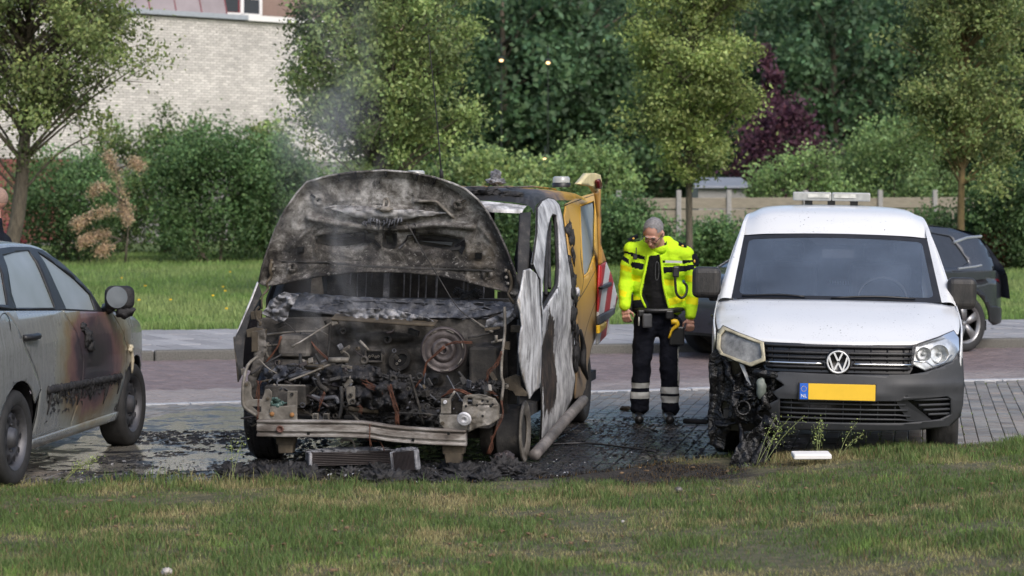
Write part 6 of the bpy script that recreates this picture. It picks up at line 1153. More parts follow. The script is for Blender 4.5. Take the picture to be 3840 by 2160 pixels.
for k in range(150):
    if k < 80: x, y = rg.uniform(280, 1000), rg.uniform(430, 910)
    elif k < 115: x, y = rg.uniform(1440, 2190), rg.uniform(560, 900)
    else: x, y = rg.uniform(300, 2150), rg.uniform(120, 420)
    if 1540 < x < 1910 and y < 560: continue
    c = rg.uniform(.16, .5) if k < 115 else rg.uniform(.6, .78); p = q2(x, y, c); mt = M[rg.choice(MTS)]; t = rg.random()
    if t < .35: o = MB().box(p, (rg.uniform(.015, .09), rg.uniform(.01, .05), rg.uniform(.012, .06)), (rg.gauss(0, .3), rg.gauss(0, .4), rg.gauss(0, .4))).build('bracket', mt, en); bevel(o, .003, 1)
    elif t < .8:
        d_ = Vector((rg.gauss(0, .09), rg.gauss(0, .03), rg.gauss(0, .06))); MB().tube([p - d_, p + Vector((rg.gauss(0, .012), 0, rg.gauss(0, .012))), p + d_], rg.uniform(.003, .012), 7, sub=4).build('pipe', mt, en, True)
    else: r = rg.uniform(.012, .03); MB().lathe([(r, .015), (r, -.006), (r * .7, -.009), (r * .55, .0), (r * .5, .01)], p, (rg.gauss(0, .3), 1, rg.gauss(0, .3)), 14).build('clamp', mt, en, True)
# wheels
lw = wheel(tv, (-.925, .86, .325), -1, .325, .21, .2, M['melt'], M['soot']); wl = empty('wheel'); wl.parent = tv; wl.location = (.86, .98, .0); wl['label'] = 'bare steel rim with the tyre burnt away'
MB().lathe([(.215, -.10), (.22, -.09), (.195, -.07), (.19, .03), (.205, .06), (.218, .075), (.205, .08), (.16, .055), (.12, .06), (.05, .05), (.001, .05)], (0, 0, .215), (1, .0, 0), 40).build('rim', M['soot'], wl, True); MB().lathe([(.219, .078), (.222, .068), (.215, .062), (.16, .058), (.12, .064), (.12, .072), (.16, .068), (.206, .085), (.219, .078)], (0, 0, .215), (1, 0, 0), 40).build('outer_flange', M['brkt'], wl, True); MB().lathe([(.17, -.13), (.175, -.22), (.15, -.23), (.05, -.23)], (0, 0, .215), (1, 0, 0), 32).build('brake_disc', M['wall'], wl, True)
for k in range(9): a = 2 * math.pi * k / 9; MB().lathe([(.018, 0), (.001, .001)], (.062, .135 * math.cos(a), .215 + .135 * math.sin(a)), (1, 0, 0), 10).build('hole', M['emb'], wl)
wheel(tv, (.86, 4.03, .325), 1, .325, .21, .2, M['rubber'], M['soot']); wheel(tv, (-.86, 4.03, .325), -1, .325, .21, .2)
for x in (2145, 2240, 2330): MB().tube([q2(x, 800, .9), q2(x - 4, 1000, .88), q2(x + 6, 1190, .9)], .014, 6, sub=3).build('brake_part', M['wall'], tv, True)
# ================================================================== people
def MP():
    d = Nd('skin', .5); d.base(d.ramp(d.noise(9., 6), [(.3, (.40, .20, .145)), (.7, (.52, .29, .215))])); d.inp('Subsurface Weight', .08); d.bump(d.noise(120.), .1, .002); M['skin'] = d.m
    def cloth(name, c, var=.15, b=.35): d = Nd(name, .85, 0., .2); c = Vector(c); d.base(d.ramp(d.noise(6., 6), [(.3, tuple(c * (1 - var))), (.7, tuple(c * (1 + var)))])); d.bump(d.noise(9., 5, .55, None, .4), b, .05); return d.m
    M['neon'] = cloth('neon_yellow', (.50, .78, .02), .1); M['neony'] = cloth('reflective_yellow', (.72, .70, .01), .06, .15); M['navy'] = cloth('navy_cloth', (.0055, .0065, .012), .3, .5); M['blk'] = cloth('black_fleece', (.007, .007, .008), .3); M['refl'] = cloth('silver_band', (.50, .50, .48), .1, .15)
    M['leather'] = simple('black_leather', (.012, .012, .013), .35, 0., .3, 20., .2); M['hair'] = speckled('grey_hair', [(.3, (.10, .095, .095)), (.7, (.28, .27, .27))], 60., .7, 0., .8, 120.); M['gold'] = simple('gold_thread', (.55, .33, .04), .5); M['frame'] = simple('spectacle_frame', (.01, .012, .02), .25)
MP()
def remeshed(name, mb, vox, mats, parent, smooth=3, paint=None, crinkle=0.):
    o = mb.build(name, None, None); m = o.modifiers.new('r', 'REMESH'); m.mode = 'VOXEL'; m.voxel_size = vox; sm = o.modifiers.new('s', 'SMOOTH'); sm.iterations = smooth; sm.factor = .5
    bpy.context.view_layer.update(); me = bpy.data.meshes.new_from_object(o.evaluated_get(bpy.context.evaluated_depsgraph_get())); bpy.data.objects.remove(o)
    if crinkle:
        co = np.zeros(len(me.vertices) * 3); me.vertices.foreach_get('co', co); co = co.reshape(-1, 3); no = np.zeros(len(me.vertices) * 3); me.vertices.foreach_get('normal', no); no = no.reshape(-1, 3)
        k = np.array([noise.fractal(Vector((p[0] * 7, p[1] * 7, p[2] * 11)), 1., 2., 3) for p in co]); co += no * (k * crinkle)[:, None]; me.vertices.foreach_set('co', co.reshape(-1))
    me.materials.clear(); out = link(name, me, mats, parent, True)
    if paint:
        for f in me.polygons: f.material_index = paint(f.center, f.normal)
    return out
def chain(m, pts, seg=14):
    P_ = [Vector(p[0]) for p in pts]; R = [p[1] for p in pts]; m.tube(P_, R, seg)
    for p, r in zip(P_, R): m.blob(p, r, 0., 1, 3)
def inpoly(x, y, P_):
    c = False; n = len(P_)
    for i in range(n):
        (x0, y0), (x1, y1) = P_[i], P_[i - 1]
        if (y0 > y) != (y1 > y) and x < (x1 - x0) * (y - y0) / (y1 - y0) + x0: c = not c
    return c
def head_mesh(m, T, s=1.):               # T maps head space (face towards -y, centre of skull at 0) to the body
    def B(c, r, n=3): 
        q = MB(); q.blob((0, 0, 0), r, 0., 1, n); m.add([T @ (Vector(v) + Vector(c)) for v in q.v], q.f)
    B((0, .015, .02), (.077, .098, .092), 4); B((0, -.03, -.045), (.062, .062, .075), 4); B((0, -.055, -.095), (.036, .034, .03)); B((0, -.06, -.02), (.058, .035, .05)); B((0, -.083, .012), (.05, .016, .012)); B((0, -.098, -.03), (.012, .018, .026)); B((0, -.108, -.045), (.017, .015, .012)); B((-.035, -.07, -.04), (.022, .02, .02)); B((.035, -.07, -.04), (.022, .02, .02)); B((0, -.088, -.077), (.024, .010, .007)); B((0, -.088, -.068), (.023, .010, .006))
    for x in (-1, 1): B((x * .08, .01, -.02), (.012, .024, .034))
def hand(m, wrist, d, palm, r=.009, out=1., curl=.5):
    """wrist point, finger direction d, palm normal (towards the palm side)"""
    d = Vector(d).normalized(); palm = Vector(palm).normalized(); sd_ = d.cross(palm) * out; W_ = Vector(wrist); q = MB()
    for t, w_ in ((.02, .030), (.045, .036), (.075, .038)):
        for e in (-.6, 0, .6): m.blob(W_ + d * t + sd_ * w_ * e, .0165, 0., 1, 2)
    for i, (e, L_) in enumerate(((-1, .060), (-.34, .072), (.34, .068), (1, .052))):
        b = W_ + d * .085 + sd_ * e * .03; a1 = d * math.cos(curl * .6) + palm * math.sin(curl * .6); a2 = d * math.cos(curl * 1.5) + palm * math.sin(curl * 1.5); chain(m, [(b, r * 1.05), (b + a1 * L_ * .5, r), (b + a1 * L_ * .5 + a2 * L_ * .5, r * .85)], 8)
    b = W_ + d * .03 - sd_ * .032; chain(m, [(b, r * 1.3), (b + (d * .7 - sd_ * .7 + palm * .4).normalized() * .035, r * 1.15), (b + (d * .7 - sd_ * .7 + palm * .4).normalized() * .035 + (d + palm * .5).normalized() * .03, r)], 8)
# ---------------------------------------------------------------- officer bending over
OF = Frame(1.198, 20.3, 0.); of = OF.empty('person'); tag(of, 'person in neon yellow jacket and dark trousers looking down beside the burnt van', 'person')
o4 = lambda x, y: (2250 + x / 1.7047, 770 + y / 1.7047)
def p4(x, y, c=0.): return OF.L(*o4(x, y), c)
HT = Matrix.Translation(p4(340, 172, -.17)) @ Matrix.Rotation(math.radians(-24), 4, 'Z') @ Matrix.Rotation(math.radians(38), 4, 'X') @ Matrix.Rotation(math.radians(7), 4, 'Y')
SH = {-1: p4(200, 280, .0), 1: p4(546, 308, .0)}; EL = {-1: p4(165, 480, .03), 1: p4(592, 500, .02)}; WR = {-1: p4(160, 655, -.06), 1: p4(578, 715, -.04)}
m = MB(); head_mesh(m, HT); nk = p4(375, 262, -.04); chain(m, [(HT @ Vector((0, .03, -.06)), .058), (nk, .062), (p4(375, 330, .04), .07)]); chain(m, [(p4(375, 330, .04), .08), (p4(365, 480, .05), .08), (p4(355, 640, .05), .08), (p4(355, 720, .04), .08)])
for s in (-1, 1): chain(m, [(p4(375, 320, .04), .06), (SH[s] + Vector((-s * .03, .02, -.02)), .045), (EL[s], .036), (WR[s], .027)])
hand(m, WR[-1], (.12, -.1, -1), (.4, .9, 0), out=-1, curl=.9); hand(m, WR[1], (-.02, -.15, -1), (-.3, .9, 0), out=1, curl=.95)
for s, k, a_ in ((-1, p4(264, 1000, -.02), p4(252, 1300, .0)), (1, p4(440, 1010, -.05), p4(450, 1320, -.02))): chain(m, [(p4(355, 720, .04), .07), (p4(355 + s * 72, 770, .03), .065), (k, .05), (a_, .04)])
remeshed('body', m, .0055, [M['skin']], of, 2)
# hair, eyes, spectacles
m = MB(); q = MB(); q.blob((0, .018, .024), (.081, .101, .095), .06, 14, 4)
keep = [v for v in q.v]; idx = {i for i, v in enumerate(q.v) if v[2] > .035 - .55 * min(v[1] + .05, 0) * 0 + (.052 if v[1] < -.055 else 0) - (.075 if v[1] > .0 else 0) * min(max(v[1] / .05, 0), 1)}
m.add([HT @ Vector(v) for v in q.v], [f for f in q.f if all(i in idx for i in f)]); m.build('hair', M['hair'], of, True)
for x in (-1, 1):
    MB().blob(HT @ Vector((x * .031, -.087, -.006)), (.009, .006, .005), 0, 1, 2).build('eye', M['frame'], of, True); MB().tube([HT @ Vector((x * (.034 + .024 * math.cos(t)), -.106 + .004 * abs(math.cos(t)), -.012 + .017 * math.sin(t))) for t in np.linspace(0, 2 * math.pi, 15)], .0018, 6).build('spectacle_rim', M['frame'], of, True); MB().tube([HT @ Vector((x * .058, -.102, -.006)), HT @ Vector((x * .084, -.05, .0)), HT @ Vector((x * .086, .01, .0))], .003, 6).build('spectacle_arm', M['frame'], of, True)
    MB().tube([HT @ Vector((x * .018, -.098, .018)), HT @ Vector((x * .045, -.092, .02))], .004, 5).build('eyebrow', M['hair'], of, True)
MB().tube([HT @ Vector((-.012, -.11, -.008)), HT @ Vector((.012, -.11, -.008))], .0024, 5).build('spectacle_bridge', M['frame'], of, True); MB().tube([HT @ Vector((-.02, -.0975, -.0725)), HT @ Vector((0, -.1005, -.072)), HT @ Vector((.02, -.0975, -.0725))], .0022, 5).build('mouth_line', simple('lip', (.22, .07, .06), .5), of)
# trousers
def leg_paint(c, n):
    x, z = c.x, c.z; left = x < (p4(357, 1000).x); zz = lambda y: p4(300, y).z
    bands = ((1130, 1168), (1190, 1230)) if left else ((1157, 1195), (1217, 1257))
    for a, b in bands:
        if zz(b) < z < zz(a): return 1
    if not left and zz(1150) < z < zz(900) and x > p4(492, 1000).x: return 1
    return 0
m = MB(); chain(m, [(p4(290, 640, .03), .115), (p4(420, 645, .03), .115)]); chain(m, [(p4(300, 730, .03), .11), (p4(425, 735, .03), .11)]); chain(m, [(p4(325, 790, .03), .07), (p4(400, 795, .03), .07)])
for s, h_, k, a_ in ((-1, p4(288, 760, .02), p4(266, 1000, -.02), p4(252, 1285, .0)), (1, p4(450, 765, .01), p4(441, 1010, -.05), p4(452, 1300, -.02))): chain(m, [(p4(355 + s * 45, 690, .03), .11), (h_, .103), (h_.lerp(k, .6), .09), (k, .081), (k.lerp(a_, .5), .079), (a_, .078)])
remeshed('trousers', m, .011, [M['navy'], M['refl']], of, 3, leg_paint, .014)
for x, y, c in ((245, 1335, -.03), (440, 1362, -.08)):
    m = MB(); b = p4(x, y, c); b.z = .0; chain(m, [(b + Vector((0, .06, .09)), .055), (b + Vector((0, .04, .05)), .05), (b + Vector((0, -.08, .045)), .045), (b + Vector((0, -.14, .04)), .04)]); o = remeshed('boot', m, .01, [M['leather']], of, 2); 
    for v in o.data.vertices: v.co.z = max(v.co.z, .004)
# jacket
m = MB(); chain(m, [(p4(270, 312, .03), .10), (p4(470, 327, .03), .103)]); chain(m, [(p4(275, 400, .03), .112), (p4(462, 415, .03), .120)]); chain(m, [(p4(280, 520, .04), .108), (p4(450, 540, .04), .124)]); chain(m, [(p4(285, 600, .04), .105), (p4(455, 630, .03), .118)]); chain(m, [(p4(320, 245, .03), .075), (p4(425, 252, .03), .075)]); chain(m, [(p4(330, 330, -.01), .10), (p4(350, 500, -.01), .10), (p4(355, 640, .0), .105)])
for s in (-1, 1): chain(m, [(p4(375 + s * 80, 300, .03), .11), (SH[s] + Vector((-s * .012, .0, -.006)), .079), (SH[s].lerp(EL[s], .5), .068), (EL[s], .062), (EL[s].lerp(WR[s], .6), .056), (WR[s] + Vector((0, 0, .02)), .05)])
SHIRT = [(310, 322), (385, 312), (392, 420), (402, 520), (425, 610), (440, 700), (300, 700), (258, 600), (272, 520), (290, 430)]
PR_ = {1: [], 2: []}
BLK = [[(140, 318), (185, 345), (184, 375), (140, 348)], [(196, 300), (282, 325), (282, 348), (196, 325)], [(198, 358), (278, 372), (270, 412), (198, 395)], [(396, 395), (600, 378), (600, 405), (560, 418), (396, 432)], [(392, 350), (412, 350), (412, 368), (392, 368)], [(525, 350), (600, 345), (600, 358), (525, 375)], [(150, 290), (200, 300), (200, 312), (150, 305)]]
YEL = [[(130, 375), (200, 395), (200, 428), (130, 410)], [(200, 440), (262, 452), (255, 490), (205, 480)], [(395, 470), (480, 478), (478, 515), (395, 505)], [(540, 448), (620, 440), (622, 485), (540, 490)], [(115, 535), (170, 550), (160, 585), (112, 570)], [(210, 570), (262, 590), (250, 625), (205, 610)], [(420, 600), (540, 560), (545, 610), (440, 640)], [(550, 580), (650, 592), (650, 640), (545, 625)]]
Zof = lambda z: (z - p4(300, 0).z) / (p4(300, 1).z - p4(300, 0).z)
Xof = lambda x: (x - p4(0, 300).x) / (p4(1, 300).x - p4(0, 300).x)
def jpaint(c, n):
    X_, Y_ = Xof(c.x), Zof(c.z)
    if c.y < .06 and inpoly(X_, Y_, SHIRT): return 2
    for P_ in BLK:
        if inpoly(X_, Y_, P_): return 3
    for P_ in YEL:
        if inpoly(X_, Y_, P_): return 1
    if Y_ > 640 and X_ > 275 and X_ < 425: return 2
    return 0
jk = remeshed('jacket', m, .008, [M['neon'], M['neony'], M['blk'], M['navy']], of, 8, jpaint, .009)
m = MB(); m.lathe([(.088, -.03), (.094, .0), (.090, .035), (.082, .04), (.078, .0), (.08, -.03)], p4(372, 262, -.015), (.05, -.42, 1), 28, 0, True); m.build('collar', M['neon'], jk, True); MB().lathe([(.076, -.03), (.080, .0), (.074, .045), (.07, .045), (.068, -.02)], p4(368, 258, -.02), (.05, -.42, 1), 28).build('inner_collar', M['blk'], jk, True)
MB().tube([p4(388, 318, -.125), p4(398, 420, -.125), p4(408, 520, -.12), p4(450, 690, -.10)], .010, 6, sub=4).build('zip_edge', M['neon'], jk, True); MB().tube([p4(306, 318, -.115), p4(285, 430, -.12), p4(258, 560, -.115), p4(292, 655, -.11)], .010, 6, sub=4).build('zip_edge', M['neon'], jk, True)
MB().tube([p4(364, 358, -.13), p4(376, 380, -.13), p4(374, 460, -.13), p4(362, 478, -.13), p4(354, 455, -.13), p4(356, 380, -.13), p4(364, 358, -.13)], .003, 5, sub=3).build('chest_zip', M['dash'], jk, True)
for pts in ([(180, 222), (206, 206), (242, 190), (246, 210), (198, 230)], [(508, 236), (556, 262), (548, 284), (500, 256)]):
    o = MB().plate([p4(x, y, -.05) for x, y in pts], (0, .09, .008)).build('epaulette', M['navy'], jk); cx = sum(p[0] for p in pts) / len(pts); cy = sum(p[1] for p in pts) / len(pts); MB().lathe([(.010, 0), (.001, -.003)], p4(cx, cy, -.054), (0, 1, -.4), 10).build('badge', M['gold'], o)
o = MB().plate([p4(x, y, -.045) for x, y in ((585, 320), (603, 308), (618, 345), (622, 380), (608, 388), (588, 362))], (.02, .04, 0)).build('sleeve_crest', M['navy'], jk); MB().blob(p4(604, 358, -.05), (.008, .006, .014), .3, 3, 2).build('crest_flame', M['gold'], o, True); MB().plate([p4(x, y, -.108) for x, y in ((418, 352), (525, 355), (525, 370), (418, 368))], (0, .01, 0)).build('name_strip', M['refl'], jk)
o = MB().box(p4(485, 425, -.14), (.055, .035, .095), (0, .05, 0)).build('radio_microphone', M['black'], of); bevel(o, .012, 2); MB().tube([p4(480, 455, -.14), p4(482, 510, -.13), p4(490, 565, -.13), p4(520, 592, -.12), p4(548, 570, -.11), p4(555, 520, -.10), p4(535, 492, -.11)], .011, 8, sub=5).build('coiled_cord', M['black'], of, True)
o = MB().box(p4(225, 330, -.125), (.035, .03, .045)).build('body_camera', M['black'], of); bevel(o, .006, 1); MB().tube([p4(232, 270, -.12), p4(230, 330, -.13)], .005, 6).build('camera_antenna', M['black'], o)
# belt kit
MB().tube([p4(225, 662, .0), p4(290, 672, -.10), p4(380, 675, -.12), p4(470, 672, -.10), p4(530, 660, .0)], .024, 8, sub=4).build('belt', M['leather'], of, True)
for nm, x, y, sx, sz, c, mt in (('pouch', 302, 738, .08, .12, -.15, 'dash'), ('key_holder', 262, 690, .06, .06, -.12, 'leather'), ('holster', 192, 630, .05, .17, .02, 'leather'), ('thigh_holster', 490, 835, .13, .16, -.10, 'leather'), ('belt_pouch', 445, 700, .07, .08, -.14, 'leather')): bevel(MB().box(p4(x, y, c), (sx, .05, sz)).build(nm, M[mt], of), .014, 2)
m = MB(); m.tube([p4(455, 745, -.15), p4(485, 745, -.15), p4(492, 770, -.15), p4(462, 795, -.15), p4(440, 850, -.15)], [.022, .024, .02, .012, .009], 8, sub=3); m.build('yellow_stun_gun', simple('stun_yellow', (.75, .48, .02), .4), of, True); MB().tube([p4(250, 680, -.13), p4(248, 770, -.13)], .007, 6).build('key_strap', M['refl'], of, True)
# ---------------------------------------------------------------- bald man at the left edge
BF = Frame(-4.42, 20.6, 0.); bm_ = BF.empty('person'); tag(bm_, 'person with shaved head standing behind the silver car, cut by the left edge', 'person'); HB = Matrix.Translation((0, 0, 1.86)) @ Matrix.Rotation(math.radians(-82), 4, 'Z') @ Matrix.Scale(1.12, 4)
m = MB(); head_mesh(m, HB); V = Vector; chain(m, [(V((0, 0, 1.78)), .065), (V((0, 0, 1.62)), .07), (V((0, 0, 1.45)), .13), (V((0, 0, 1.0)), .14)])
for s in (-1, 1): chain(m, [(V((0, 0, 1.5)), .1), (V((0, s * .19, 1.52)), .06), (V((-.04, s * .23, 1.2)), .045), (V((-.16, s * .2, .98)), .03)]); chain(m, [(V((0, s * .09, .98)), .09), (V((0, s * .1, .5)), .06), (V((0, s * .1, .08)), .045)]); hand(m, (-.16, s * .2, .98), (-.3, 0, -1), (-1, 0, .3), curl=.6)
remeshed('body', m, .007, [M['skin'], simple('stubble', (.26, .17, .135), .8, 0., .2, 60.)], bm_, 2, lambda c, n: 1 if c.z > 1.90 or (c.z > 1.84 and c.x > .02) else 0); m = MB()
chain(m, [(V((0, -.1, 1.45)), .15), (V((0, .1, 1.45)), .15)]); chain(m, [(V((0, -.08, 1.05)), .15), (V((0, .08, 1.05)), .15)]); chain(m, [(V((0, 0, 1.3)), .17), (V((0, 0, 1.6)), .09), (V((0, 0, 1.66)), .085)])
for s in (-1, 1): chain(m, [(V((0, s * .1, 1.5)), .1), (V((0, s * .2, 1.52)), .085), (V((-.04, s * .24, 1.2)), .07), (V((-.14, s * .21, 1.02)), .055)])
remeshed('jacket', m, .014, [M['navy']], bm_, 3, None, .01); m = MB()
for s in (-1, 1): chain(m, [(V((0, s * .06, 1.0)), .13), (V((0, s * .1, .5)), .09), (V((0, s * .1, .1)), .08)])
remeshed('trousers', m, .016, [M['navy']], bm_, 3)
for s in (-1, 1): bevel(MB().box((-.06, s * .1, .05), (.28, .1, .1)).build('shoe', M['leather'], bm_), .03, 3)
# ================================================================== dark crossover parked behind
KF = Frame(5.02, 30.2, -125.); kc = KF.empty('dark_car'); tag(kc, 'dark grey crossover car partly hidden behind the white van', 'car')
M['dkpaint'] = simple('dark_metallic', (.05, .057, .070), .2, .4, .15, 3., coat=.6); M['alloyd'] = simple('grey_alloy', (.26, .26, .27), .35, .6, .1); M['silverbar'] = simple('satin_silver', (.5, .52, .55), .3, .7, .05)
def ksx(c, z):
    x = .90 - .05 * max((.5 - z) / .4, 0) ** 2
    if z > .98: x -= .26 * ((z - .98) / .55) ** 1.15
    if z > .85: x -= .02
    if c > 2.7: x -= .30 * ((c - 2.7) / .85) ** 2
    if c < -.3: x -= .20 * ((-.3 - c) / .5) ** 2
    return x
for s in (-1, 1):
    ksm = lambda c, z, s=s, o=0.: Vector((s * (ksx(c, z) + o), c, z)); sheet('body_side', [(-.78, .35), (-.84, .62), (-.80, .90), (-.62, .98), (-.2, .985), (1.2, .96), (2.2, .98), (2.75, 1.0), (3.3, .92), (3.5, .72), (3.5, .4), (3.35, .28)] + arch(2.66, .345, .40, 2, 178) + [(1.3, .24)] + arch(0, .345, .40, 2, 178) + [(-.5, .33)], ksm, .08, M['dkpaint'], kc, .012)
    sheet('lower_cladding', [(-.80, .33), (-.80, .5), (-.5, .55)] + arch(0, .345, .46, 155, 25) + [(.5, .36), (2.1, .36)] + arch(2.66, .345, .46, 155, 25) + [(3.3, .5), (3.5, .45), (3.36, .26)] + arch(2.66, .345, .395, 2, 178) + [(1.3, .22)] + arch(0, .345, .395, 2, 178) + [(-.5, .31)], lambda c, z, s=s: Vector((s * (ksx(c, z) + .012), c, z)), .1, M['black'], kc, .015)
    gh = [(-.55, .98), (-.60, 1.12), (-.42, 1.38), (0, 1.50), (.7, 1.55), (1.4, 1.53), (2.0, 1.30), (2.5, 1.02), (1.2, .965), (.2, .98)]; wn_ = [(.05, 1.03), (-.1, 1.09), (.06, 1.40), (.4, 1.46), (1.35, 1.46), (1.9, 1.25), (2.22, 1.04), (1.2, 1.015)]
    g_ = sheet('pillar_frame', gh, ksm, .08, M['dkpaint'], kc, .012, holes=[wn_[::-1]]); sheet('side_window', wn_, lambda c, z, s=s: Vector((s * (ksx(c, z) - .01), c, z)), .1, M['darkglass'], g_)
    MB().tube([ksm(.12, 1.015, o=.006), ksm(-.18, 1.035, o=.006), ksm(-.3, 1.05, o=.006)], .014, 6).build('silver_strip', M['silverbar'], g_); MB().tube([ksm(.05, 1.33, o=.008), ksm(-.2, 1.385, o=.01), ksm(-.48, 1.40, o=.02)], .018, 6).build('silver_strip', M['silverbar'], g_)
    wheel(kc, (s * .80, 0, .345), s, .345, .22, .235, M['rubber'], M['alloyd'], alloy=True); wheel(kc, (s * .80, 2.66, .345), s, .345, .22, .235, M['rubber'], M['alloy'], alloy=True)
    MB().grid([[ksm(-.80, .80, o=.004), ksm(-.66, .84, o=.006), ksm(-.52, .86, o=.004)], [ksm(-.80, .86, o=.004), ksm(-.66, .88, o=.006), ksm(-.52, .88, o=.004)]], 3, 3).build('tail_light', M['redlens'], kc, True)
    hl = MB(); hl.blob((s * .66, 3.42, .56), (.12, .10, .09), .1, 3, 3); h_ = hl.build('headlight', M['lamp'], kc, True); MB().blob((s * .6, 3.50, .66), (.05, .03, .045), .1, 3, 3).build('lamp_ring', M['black'], h_, True)
rows = []
for c, z in ((-.84, .62), (-.80, .92), (-.70, 1.10), (-.46, 1.40), (0, 1.51), (.7, 1.56), (1.4, 1.54)): x = ksx(max(c, -.6), min(z, 1.53)) - (.02 if z > 1.2 else 0); rows.append([(-x, c, z), (-x * .6, c - (.05 if c < -.3 else 0), z + .03), (0, c - (.07 if c < -.3 else 0), z + .04), (x * .6, c - (.05 if c < -.3 else 0), z + .03), (x, c, z)])
MB().grid(rows, 4, 4).build('roof', M['dkpaint'], kc, True); MB().grid([[(-.66, 1.4, 1.54), (0, 1.45, 1.58), (.66, 1.4, 1.54)], [(-.72, 1.95, 1.30), (0, 2.05, 1.33), (.72, 1.95, 1.30)], [(-.80, 2.5, 1.02), (0, 2.62, 1.05), (.80, 2.5, 1.02)]], 4, 4).build('windscreen', M['darkglass'], kc, True)
rows = []
for c, z in ((2.5, 1.02), (2.9, 1.0), (3.3, .93), (3.48, .78), (3.52, .55), (3.48, .28)): x = ksx(c, z); rows.append([(-x, c, z), (-x * .6, c + .07, z + .03), (0, c + .1, z + .035), (x * .6, c + .07, z + .03), (x, c, z)])
MB().grid(rows, 4, 4).build('bonnet', M['dkpaint'], kc, True); MB().box((0, 3.52, .5), (1.1, .12, .16)).build('grille', M['black'], kc); MB().box((0, 1.3, .3), (1.5, 3.6, .12)).build('floor', M['black'], kc)
# ================================================================== fallen parts and litter
def gp(px, py, z=0.): Y = gY(py, z); return Vector(((px - 1920) / F * Y, Y, z))
def s2(x, y): return (860 + x / 2.1467, 1150 + y / 2.1467)
# radiator packs
def finpack(name, label, a, b, hgt, dep, nf, yaw, vert=False):
    p, q = gp(*s2(*a), .07), gp(*s2(*b), .07); c = (p + q) / 2; L_ = (q - p).length; t = empty(name, (c.x, c.y, .05)); t.rotation_euler = (0, yaw[0], math.atan2(q.y - p.y, q.x - p.x) + yaw[1]); tag(t, label, 'radiator', 'fallen radiators')
    MB().blob((0, dep * .45, hgt + .004), (L_ * .5, dep * .52, .02), .35, 18, 5).build('ash_top', M['crumple'], t, True)
    for k in range(nf):
        if vert: o = MB().box((-L_ / 2 + (k + .5) * L_ / nf, 0, hgt / 2), (L_ / nf * .5, dep, hgt))
        else: o = MB().box((0, dep * .45, .012 + k * hgt / nf), (L_ * .98, dep, hgt / nf * .55))
        o.build('fin', M['boost'], t)
    for x in (-1, 1): bevel(MB().box((x * L_ / 2, dep * .45 * (not vert), hgt / 2), (.025, dep, hgt * 1.05)).build('end_tank', M['crumple'], t), .006, 1)
finpack('radiator', 'long flattened radiator with ashy top lying under the bumper beam', (655, 1268), (1310, 1250), .095, .16, 8, (0, 0)); finpack('cooler_core', 'small crushed cooler core leaning beside the long radiator', (1330, 1290), (1520, 1300), .13, .05, 18, (-.12, 0), True)
MB_ = MB(); p = gp(*s2(960, 1320)); MB_.plate([p + Vector((-.17, 0, .012)), p + Vector((-.05, .03, .05)), p + Vector((.0, .03, .085)), p + Vector((.06, .02, .03)), p + Vector((.25, .02, .02)), p + Vector((.24, 0, .01))], (.0, .012, .0)); MB_.lathe([(.032, 0), (.034, -.008), (.001, -.01)], p + Vector((-.06, -.03, .03)), (0, 1, -.3), 18); tag(MB_.build('sheet_scrap', simple('blue_grey_scrap', (.10, .115, .14), .5, .3, .3)), 'bent blue-grey sheet scrap with a disc in front of the radiator', 'scrap')
m = MB(); p = gp(*s2(2210, 1320)); m.blob(p + Vector((.0, .1, .055)), (.075, .09, .065), .35, 5, 4); m.plate([p + Vector((-.09, .0, 0)), p + Vector((-.03, -.02, .0)), p + Vector((-.015, .0, .06)), p + Vector((-.06, .02, .10)), p + Vector((-.075, .02, .05))], (.01, .02, 0)); m.plate([p + Vector((.02, -.02, 0)), p + Vector((.09, .02, 0)), p + Vector((.07, .03, .09)), p + Vector((.03, .0, .07))], (.01, .02, 0)); tag(m.build('grey_lump', M['boost']), 'grey lump of melted casting beside the bare front wheel rim', 'debris')
# char on the ground round the van
rr = random.Random(21); m = MB(); m2 = MB(); P1 = []; P2 = []
for k in range(3600):
    x = rr.gauss(-.75, 1.15); y = rr.uniform(15.75, 17.3) if k < 2600 else rr.uniform(16.3, 19.5)
    if y < edge(x) - .18 * rr.random(): continue
    hgt = max(0, .05 * math.exp(-((x + .9) / 1.1) ** 2) * math.exp(-((y - 16.35) / .35) ** 2)); (P1 if rr.random() < .82 else P2).append((x, y, rr.uniform(0, .012) + hgt * rr.random()))
m.shards(P1, .004, .02, rr, .35); o = m.build('char_litter', M['char']); tag(o, 'black char flakes littering the ground round the burnt van', 'debris', kind='stuff'); m2.shards(P2[::2], .004, .014, rr, .5); o = m2.build('ash_flakes', M['wash'], o); o['kind'] = 'stuff'
m = MB()
for k in range(64): x = rr.uniform(-2.0, .15); y = rr.uniform(15.98, 16.75); m.blob((x, y, .012), (rr.uniform(.03, .12), rr.uniform(.03, .08), rr.uniform(.02, .065)), 1.0, 14, 4, seed=k * 1.1)
tag(m.build('char_heap', M['char'], None, True), 'low heaps of black char under the front of the burnt van', 'debris', kind='stuff')
n_ = 0; m = MB(); P1 = []
for k in range(5200):
    x = rr.uniform(-3.0, -1.4); y = rr.uniform(16.4, 21.6)
    if vnoise(np.array([x]), np.array([y]), 1.6, 6)[0] + .045 * (18.6 - y) > .5: P1.append((x, y, .006))
m.shards(P1, .006, .035, rr, .12); tag(m.build('floating_soot', M['char'], None), 'black soot flakes lying in the puddle', 'debris', kind='stuff')
m = MB(); P1 = [(rr.gauss(1.0, .55), rr.uniform(17.4, 20.8), .004) for _ in range(1500)]; m.shards([p for p in P1 if p[1] > edge(p[0])], .005, .028, rr, .12); tag(m.build('soot_specks', M['char'], None), 'soot specks on the bricks between the vans', 'debris', kind='stuff')
